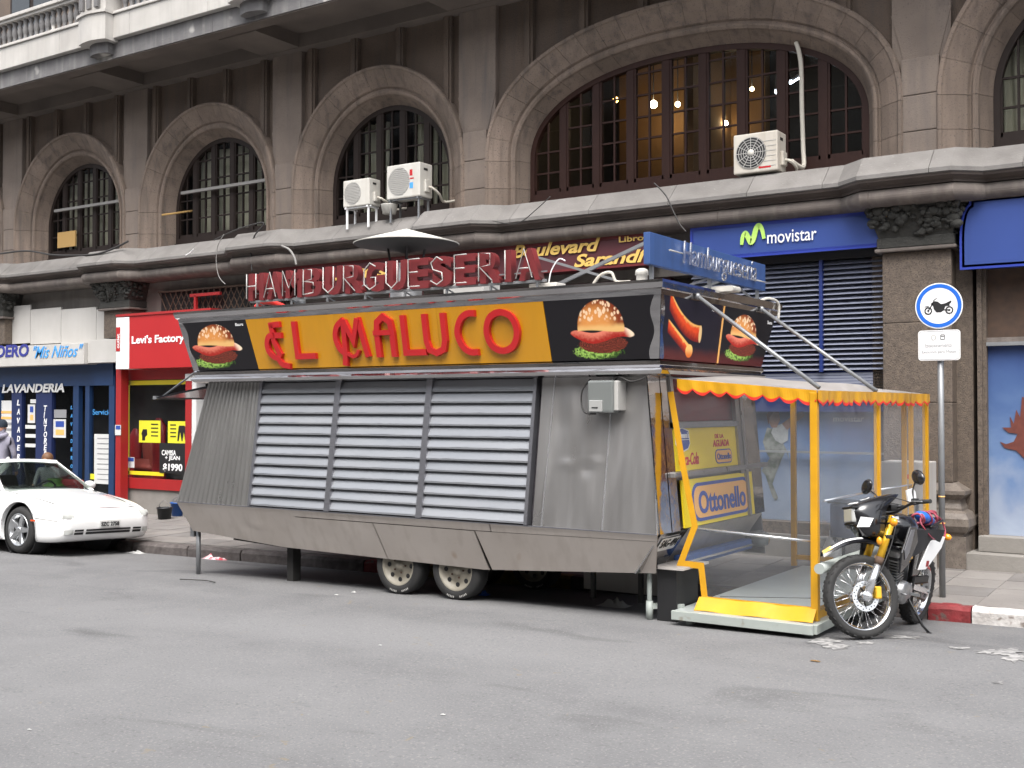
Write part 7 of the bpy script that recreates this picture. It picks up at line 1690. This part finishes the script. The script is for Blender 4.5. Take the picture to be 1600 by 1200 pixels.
for s_ in (-1, 1): nose_patch('grille', s_ * .40, s_ * .54, .285, .315, 'black', .010); nose_patch('grille', s_ * .40, s_ * .54, .328, .352, 'black', .010)
nose_patch('number_plate', -.17, .17, .375, .46, 'plate', .03, 2)
fit_text('SZC 2758', .29, .055, Matrix.Translation((.0, -.145, .388)) @ Matrix.Rotation(R(90), 4, 'Z') @ Matrix.Rotation(R(90), 4, 'X') @ Matrix.Translation((0, 0, front_x(.0, .41) + .033)), 'black', car, name='plate_text', bold=.03)
for s_ in (-1, 1): MB().box(-.62, -.52, s_ * .785 - .006, s_ * .785 + .006, .455, .475).build('side_marker', 'amber_red', car)
for wx in (-1.75,):
    for s_ in (-1, 1): MB().box(wx - .006, wx + .006, s_ * .798 - .004, s_ * .798 + .004, .25, .76).build('door_seam', 'black', car)
for s_ in (-1, 1):
    st = empty('seat', (-2.5, s_ * .35, .3), 0, car); MB().box(-.28, .25, -.24, .24, 0, .22).build('cushion', 'seat_fabric', st, bevel=.05); MB().hexa([(-.38, -.23, .18), (-.22, -.23, .18), (-.22, .23, .18), (-.38, .23, .18), (-.58, -.2, .72), (-.46, -.2, .72), (-.46, .2, .72), (-.58, .2, .72)]).build('backrest', 'seat_fabric', st, bevel=.04)
MB().box(-1.75, -1.45, -.66, .66, .62, .84).build('dashboard', 'black', car, bevel=.04); MB().tube([(-1.95 + .05 * math.sin(a), .35 + .17 * math.cos(a), .80 + .15 * math.sin(a)) for a in [2 * math.pi * i / 24 for i in range(24)]], .015, 8, closed=True).build('steering_wheel', 'black', car)
MB().box(-4.3, -1.4, -.7, .7, .25, .32).build('floor', 'black', car)
for s_ in (-1, 1): MB().tube([(-1.42, s_ * .3 - .25, .875), (-1.46, s_ * .3 + .2, .89)], .008, 6).build('wiper', 'black', car)
def body_z(x, y):
    i = min(range(NS + 1), key=lambda q: abs(rings[q][0] - x)); rg = rings[i][1]; n2 = K // 2; top = [p for p in rg[:n2 + 1] if p[1] > .3]
    top.sort(key=lambda p: p[0])
    for p, q in zip(top[:-1], top[1:]):
        if p[0] <= abs(y) <= q[0] and p[1] > .45: return lerp(p[1], q[1], (abs(y) - p[0]) / max(1e-6, q[0] - p[0]))
    return top[0][1]
for s_ in (-1, 1):
    MB().tube([(x, s_ * lerp(.56, .66, (-.22 - x) / 1.1), body_z(x, lerp(.56, .66, (-.22 - x) / 1.1)) - .001) for x in [-.22 - 1.1 * k / 14 for k in range(15)]], .005, 5).build('bonnet_seam', 'black', car)
MB().tube([(-.20 + .05 * (1 - (y / .56) ** 2), y, body_z(-.20 + .05 * (1 - (y / .56) ** 2), y)) for y in [-.56 + 1.12 * k / 14 for k in range(15)]], .004, 5).build('bonnet_seam', 'black', car)
for s_ in (-1, 1): MB().tube([(x, s_ * (rings[min(range(NS + 1), key=lambda q: abs(rings[q][0] - x))][1][12][0] + .001), .47 + .03 * k / 8) for k, x in enumerate([-.12 - .40 * k / 8 for k in range(9)])], .004, 5).build('bumper_seam', 'cable_grey', car)

# ================================================================== PEOPLE behind the car
def person(label, loc, rz, joints, edges, radii, mat, extras):
    p = thing('person', label, 'person', loc, rz)
    me = bpy.data.meshes.new('body'); names = list(joints); ix = {n: i for i, n in enumerate(names)}
    me.from_pydata([joints[n] for n in names], [(ix[a], ix[b]) for a, b in edges], [])
    o = bpy.data.objects.new('body', me); scene.collection.objects.link(o)
    o.modifiers.new('skin', 'SKIN'); sv = me.skin_vertices[0].data
    for n in names: sv[ix[n]].radius = (radii[n], radii[n] * .85); sv[ix[n]].use_root = (n == 'pelvis')
    s = o.modifiers.new('sub', 'SUBSURF'); s.levels = 2; s.render_levels = 2
    dg = bpy.context.evaluated_depsgraph_get(); nm = bpy.data.meshes.new_from_object(o.evaluated_get(dg)); bpy.data.objects.remove(o)
    for pl in nm.polygons: pl.use_smooth = True
    nm.materials.clear(); link('body', nm, mat, p); extras(p); return p
E_ = [('pelvis', 'belly'), ('belly', 'chest'), ('chest', 'neck'), ('neck', 'headb'), ('headb', 'head'), ('chest', 'shl'), ('shl', 'ell'), ('ell', 'wrl'), ('wrl', 'hal'), ('chest', 'shr'), ('shr', 'elr'), ('elr', 'wrr'), ('wrr', 'har'), ('pelvis', 'hil'), ('hil', 'knl'), ('knl', 'anl'), ('anl', 'tol'), ('pelvis', 'hir'), ('hir', 'knr'), ('knr', 'anr'), ('anr', 'tor')]
RAD = dict(pelvis=.14, belly=.135, chest=.16, neck=.06, headb=.085, head=.085, shl=.075, ell=.055, wrl=.04, hal=.035, shr=.075, elr=.055, wrr=.04, har=.035, hil=.10, knl=.065, anl=.045, tol=.04, hir=.10, knr=.065, anr=.045, tor=.04)
J1 = dict(pelvis=(0, 0, .92), belly=(0, 0, 1.08), chest=(.02, 0, 1.32), neck=(.03, 0, 1.46), headb=(.04, 0, 1.55), head=(.05, 0, 1.63), shl=(.02, .19, 1.38), ell=(.04, .25, 1.12), wrl=(.14, .22, .90), hal=(.17, .21, .82), shr=(.02, -.19, 1.38), elr=(.04, -.25, 1.12), wrr=(.14, -.22, .90), har=(.17, -.21, .82), hil=(0, .10, .86), knl=(.05, .11, .48), anl=(0, .11, .08), tol=(.14, .12, .04), hir=(0, -.10, .86), knr=(-.02, -.11, .48), anr=(-.10, -.11, .08), tor=(.04, -.12, .04))
def hand(mb, o, sgn, d=(0, 0, -1)):
    o = Vector(o); d = Vector(d).normalized()
    for k, (dx, L) in enumerate(((-.03, .07), (-.01, .08), (.01, .075), (.028, .06))): mb.tube([o + Vector((dx, 0, 0)), o + Vector((dx, sgn * .01, 0)) + d * L * .55, o + Vector((dx, -sgn * .012, 0)) + d * L], [.010, .009, .007], 6)
    mb.tube([o + Vector((.03, 0, .02)), o + Vector((.055, -sgn * .01, -.01)), o + Vector((.06, -sgn * .015, -.04))], [.011, .010, .008], 6)
def ex1(p):
    MB().lathe([(.098, -.035), (.10, .0), (.094, .05), (.06, .095), (.0001, .108)], 20, Matrix.Translation((.045, 0, 1.64))).build('beanie', 'beanie', p)
    MB().sphere((.045, 0, 1.595), .088, 12, (1, .85, 1.12)).build('face', 'skin', p); f = MB(); f.sphere((.135, 0, 1.58), .018, 6, (1, .7, 1.2)); f.sphere((.04, .078, 1.59), .02, 6, (.8, .4, 1.3)); f.sphere((.04, -.078, 1.59), .02, 6, (.8, .4, 1.3)); f.build('nose_and_ears', 'skin', p)
    e = MB(); e.sphere((.126, .03, 1.605), .009, 6); e.sphere((.126, -.03, 1.605), .009, 6); e.box(.12, .13, -.02, .02, 1.545, 1.551); e.build('eyes_and_mouth', 'hair', p)
    MB().lathe([(.06, .0), (.13, .01), (.15, .06), (.11, .10), (.075, .09)], 18, Matrix.Translation((-.0, 0, 1.41)) @ Matrix.Rotation(R(-12), 4, 'Y')).build('hood', 'hoodie', p)
    h = MB(); hand(h, (.17, .21, .80), 1); hand(h, (.17, -.21, .80), -1); h.build('hands', 'skin', p)
    for s_ in (-1, 1):
        q = MB(); q.tube([(0, .10 * s_, .95), (.02, .105 * s_, .72), (.05 if s_ > 0 else -.02, .11 * s_, .48), (0 if s_ > 0 else -.10, .11 * s_, .10)], [.118, .108, .085, .075], 14); q.build('trouser_leg', 'trousers', p)
o = PZ(2, 800, -.1); px_ = PY(0, 700, 11.7).x
person('person in a grey hooded jacket and dark cap seen from behind above the car', (px_, 11.7, SWZ(px_, 11.7)), R(115), J1, E_, RAD, 'hoodie', ex1)
J2 = dict(pelvis=(0, 0, .40), belly=(.03, 0, .54), chest=(.08, 0, .76), neck=(.10, 0, .88), headb=(.12, 0, .96), head=(.13, 0, 1.03), shl=(.08, .16, .82), ell=(.18, .20, .60), wrl=(.36, .12, .56), hal=(.43, .10, .56), shr=(.08, -.16, .82), elr=(.18, -.20, .60), wrr=(.36, -.12, .56), har=(.43, -.10, .56), hil=(.04, .09, .40), knl=(.42, .12, .46), anl=(.40, .12, .07), tol=(.52, .12, .04), hir=(.04, -.09, .40), knr=(.42, -.12, .46), anr=(.40, -.12, .07), tor=(.52, -.12, .04))
def ex2(p):
    MB().sphere((.135, 0, 1.0), .085, 12, (1, .86, 1.15)).build('face', 'skin', p); f = MB(); f.sphere((.225, 0, .985), .016, 6, (1, .7, 1.2)); f.sphere((.13, .075, .99), .018, 6, (.8, .4, 1.3)); f.sphere((.13, -.075, .99), .018, 6, (.8, .4, 1.3)); f.build('nose_and_ears', 'skin', p)
    e = MB(); e.sphere((.215, .03, 1.01), .009, 6); e.sphere((.215, -.03, 1.01), .009, 6); e.box(.208, .216, -.02, .02, .95, .956); e.build('eyes_and_mouth', 'hair', p)
    MB().sphere((.115, 0, 1.03), .102, 14, (1, .98, 1.05)).sphere((.06, 0, .95), .08, 10, (.8, 1, 1.3)).build('hair', 'hair', p)
    h = MB(); hand(h, (.43, .10, .56), 1, (1, 0, -.3)); hand(h, (.43, -.10, .56), -1, (1, 0, -.3)); h.build('hands', 'skin', p)
    for s_ in (-1, 1): MB().tube([(.02, .09 * s_, .41), (.25, .11 * s_, .44), (.43, .12 * s_, .46), (.41, .12 * s_, .25), (.40, .12 * s_, .09)], [.11, .10, .085, .07, .06], 14).build('trouser_leg', 'trousers', p)
px_ = PY(79, 720, 12.35).x
person('person with reddish hair sitting low outside the laundry', (px_, 12.35, SWZ(px_, 12.35)), R(-60), J2, E_, {k: v * .86 for k, v in RAD.items()}, 'shirt', ex2)
stl = wthing('stool', 'low dark stool under the seated person outside the laundry', 'stool', (px_, 12.35, SWZ(px_, 12.35)))
zz = SWZ(px_, 12.35); MB().lathe([(.0001, .27), (.17, .27), (.17, .30), (.0001, .30)], 20, Matrix.Translation((px_, 12.35, zz)), smooth=False).build('top', 'black', stl)
for k in range(4):
    a = math.pi / 4 + k * math.pi / 2; MB().bar((px_ + .11 * math.cos(a), 12.35 + .11 * math.sin(a), zz + .27), (px_ + .16 * math.cos(a), 12.35 + .16 * math.sin(a), zz), .022).build('leg', 'black', stl)
bgx = PY(86, 745, 11.6).x
gb = wthing('shopping_bag', 'green bag standing on the pavement, seen through the car window', 'bag', (bgx, 11.6, SWZ(bgx, 11.6)))
zz = SWZ(bgx, 11.6); MB().lathe([(.0001, 0), (.24, 0), (.29, .15), (.28, .45), (.20, .62), (.10, .68), (.13, .74), (.0001, .72)], 14, Matrix.Translation((bgx, 11.6, zz))).build('sack', 'green_bag', gb)
bgx = PY(112, 752, 11.75).x
gb = wthing('shopping_bag', 'dark red bag standing on the pavement, seen through the windscreen', 'bag', (bgx, 11.75, SWZ(bgx, 11.75)))
zz = SWZ(bgx, 11.75); MB().hexa([(bgx - .2, 11.62, zz), (bgx + .2, 11.62, zz), (bgx + .2, 11.88, zz), (bgx - .2, 11.88, zz), (bgx - .23, 11.66, zz + .72), (bgx + .23, 11.66, zz + .72), (bgx + .23, 11.84, zz + .72), (bgx - .23, 11.84, zz + .72)]).build('sack', 'red_cloth', gb, bevel=.04)
MB().tube(spline([(bgx - .1, 11.75, zz + .7), (bgx - .06, 11.75, zz + .82), (bgx + .06, 11.75, zz + .82), (bgx + .1, 11.75, zz + .7)], 4), .01, 6).build('handle', 'black', gb)

# ================================================================== buildings across the street (behind the camera; mirrored in the steel and glass)
ob = wthing('facing_building', 'plain pale building across the street from the trailer', 'building', (-6, -9.5, 0))
MB().box(-70, 60, -14, -9.6, -.4, 13).build('wall', 'opp_wall', ob)
wm = MB().box(-.6, .6, -.02, .05, 0, 1.9).mesh('window'); wm.materials.append(M('opp_glass'))
wm2 = MB().box(-1.3, 1.3, -.02, .06, 0, 2.6).mesh('shop_window'); wm2.materials.append(M('opp_glass'))
for i in range(20):
    for k in range(3):
        o = link('window', wm, None, ob); o.location = (-40 + 3.4 * i, -9.6, 4.2 + 3.0 * k)
    o = link('shop_window', wm2, None, ob); o.location = (-40 + 3.4 * i, -9.6, .3)
MB().box(-70, 60, -9.6, -9.2, 3.5, 3.8).build('cornice', 'stone_light', ob)
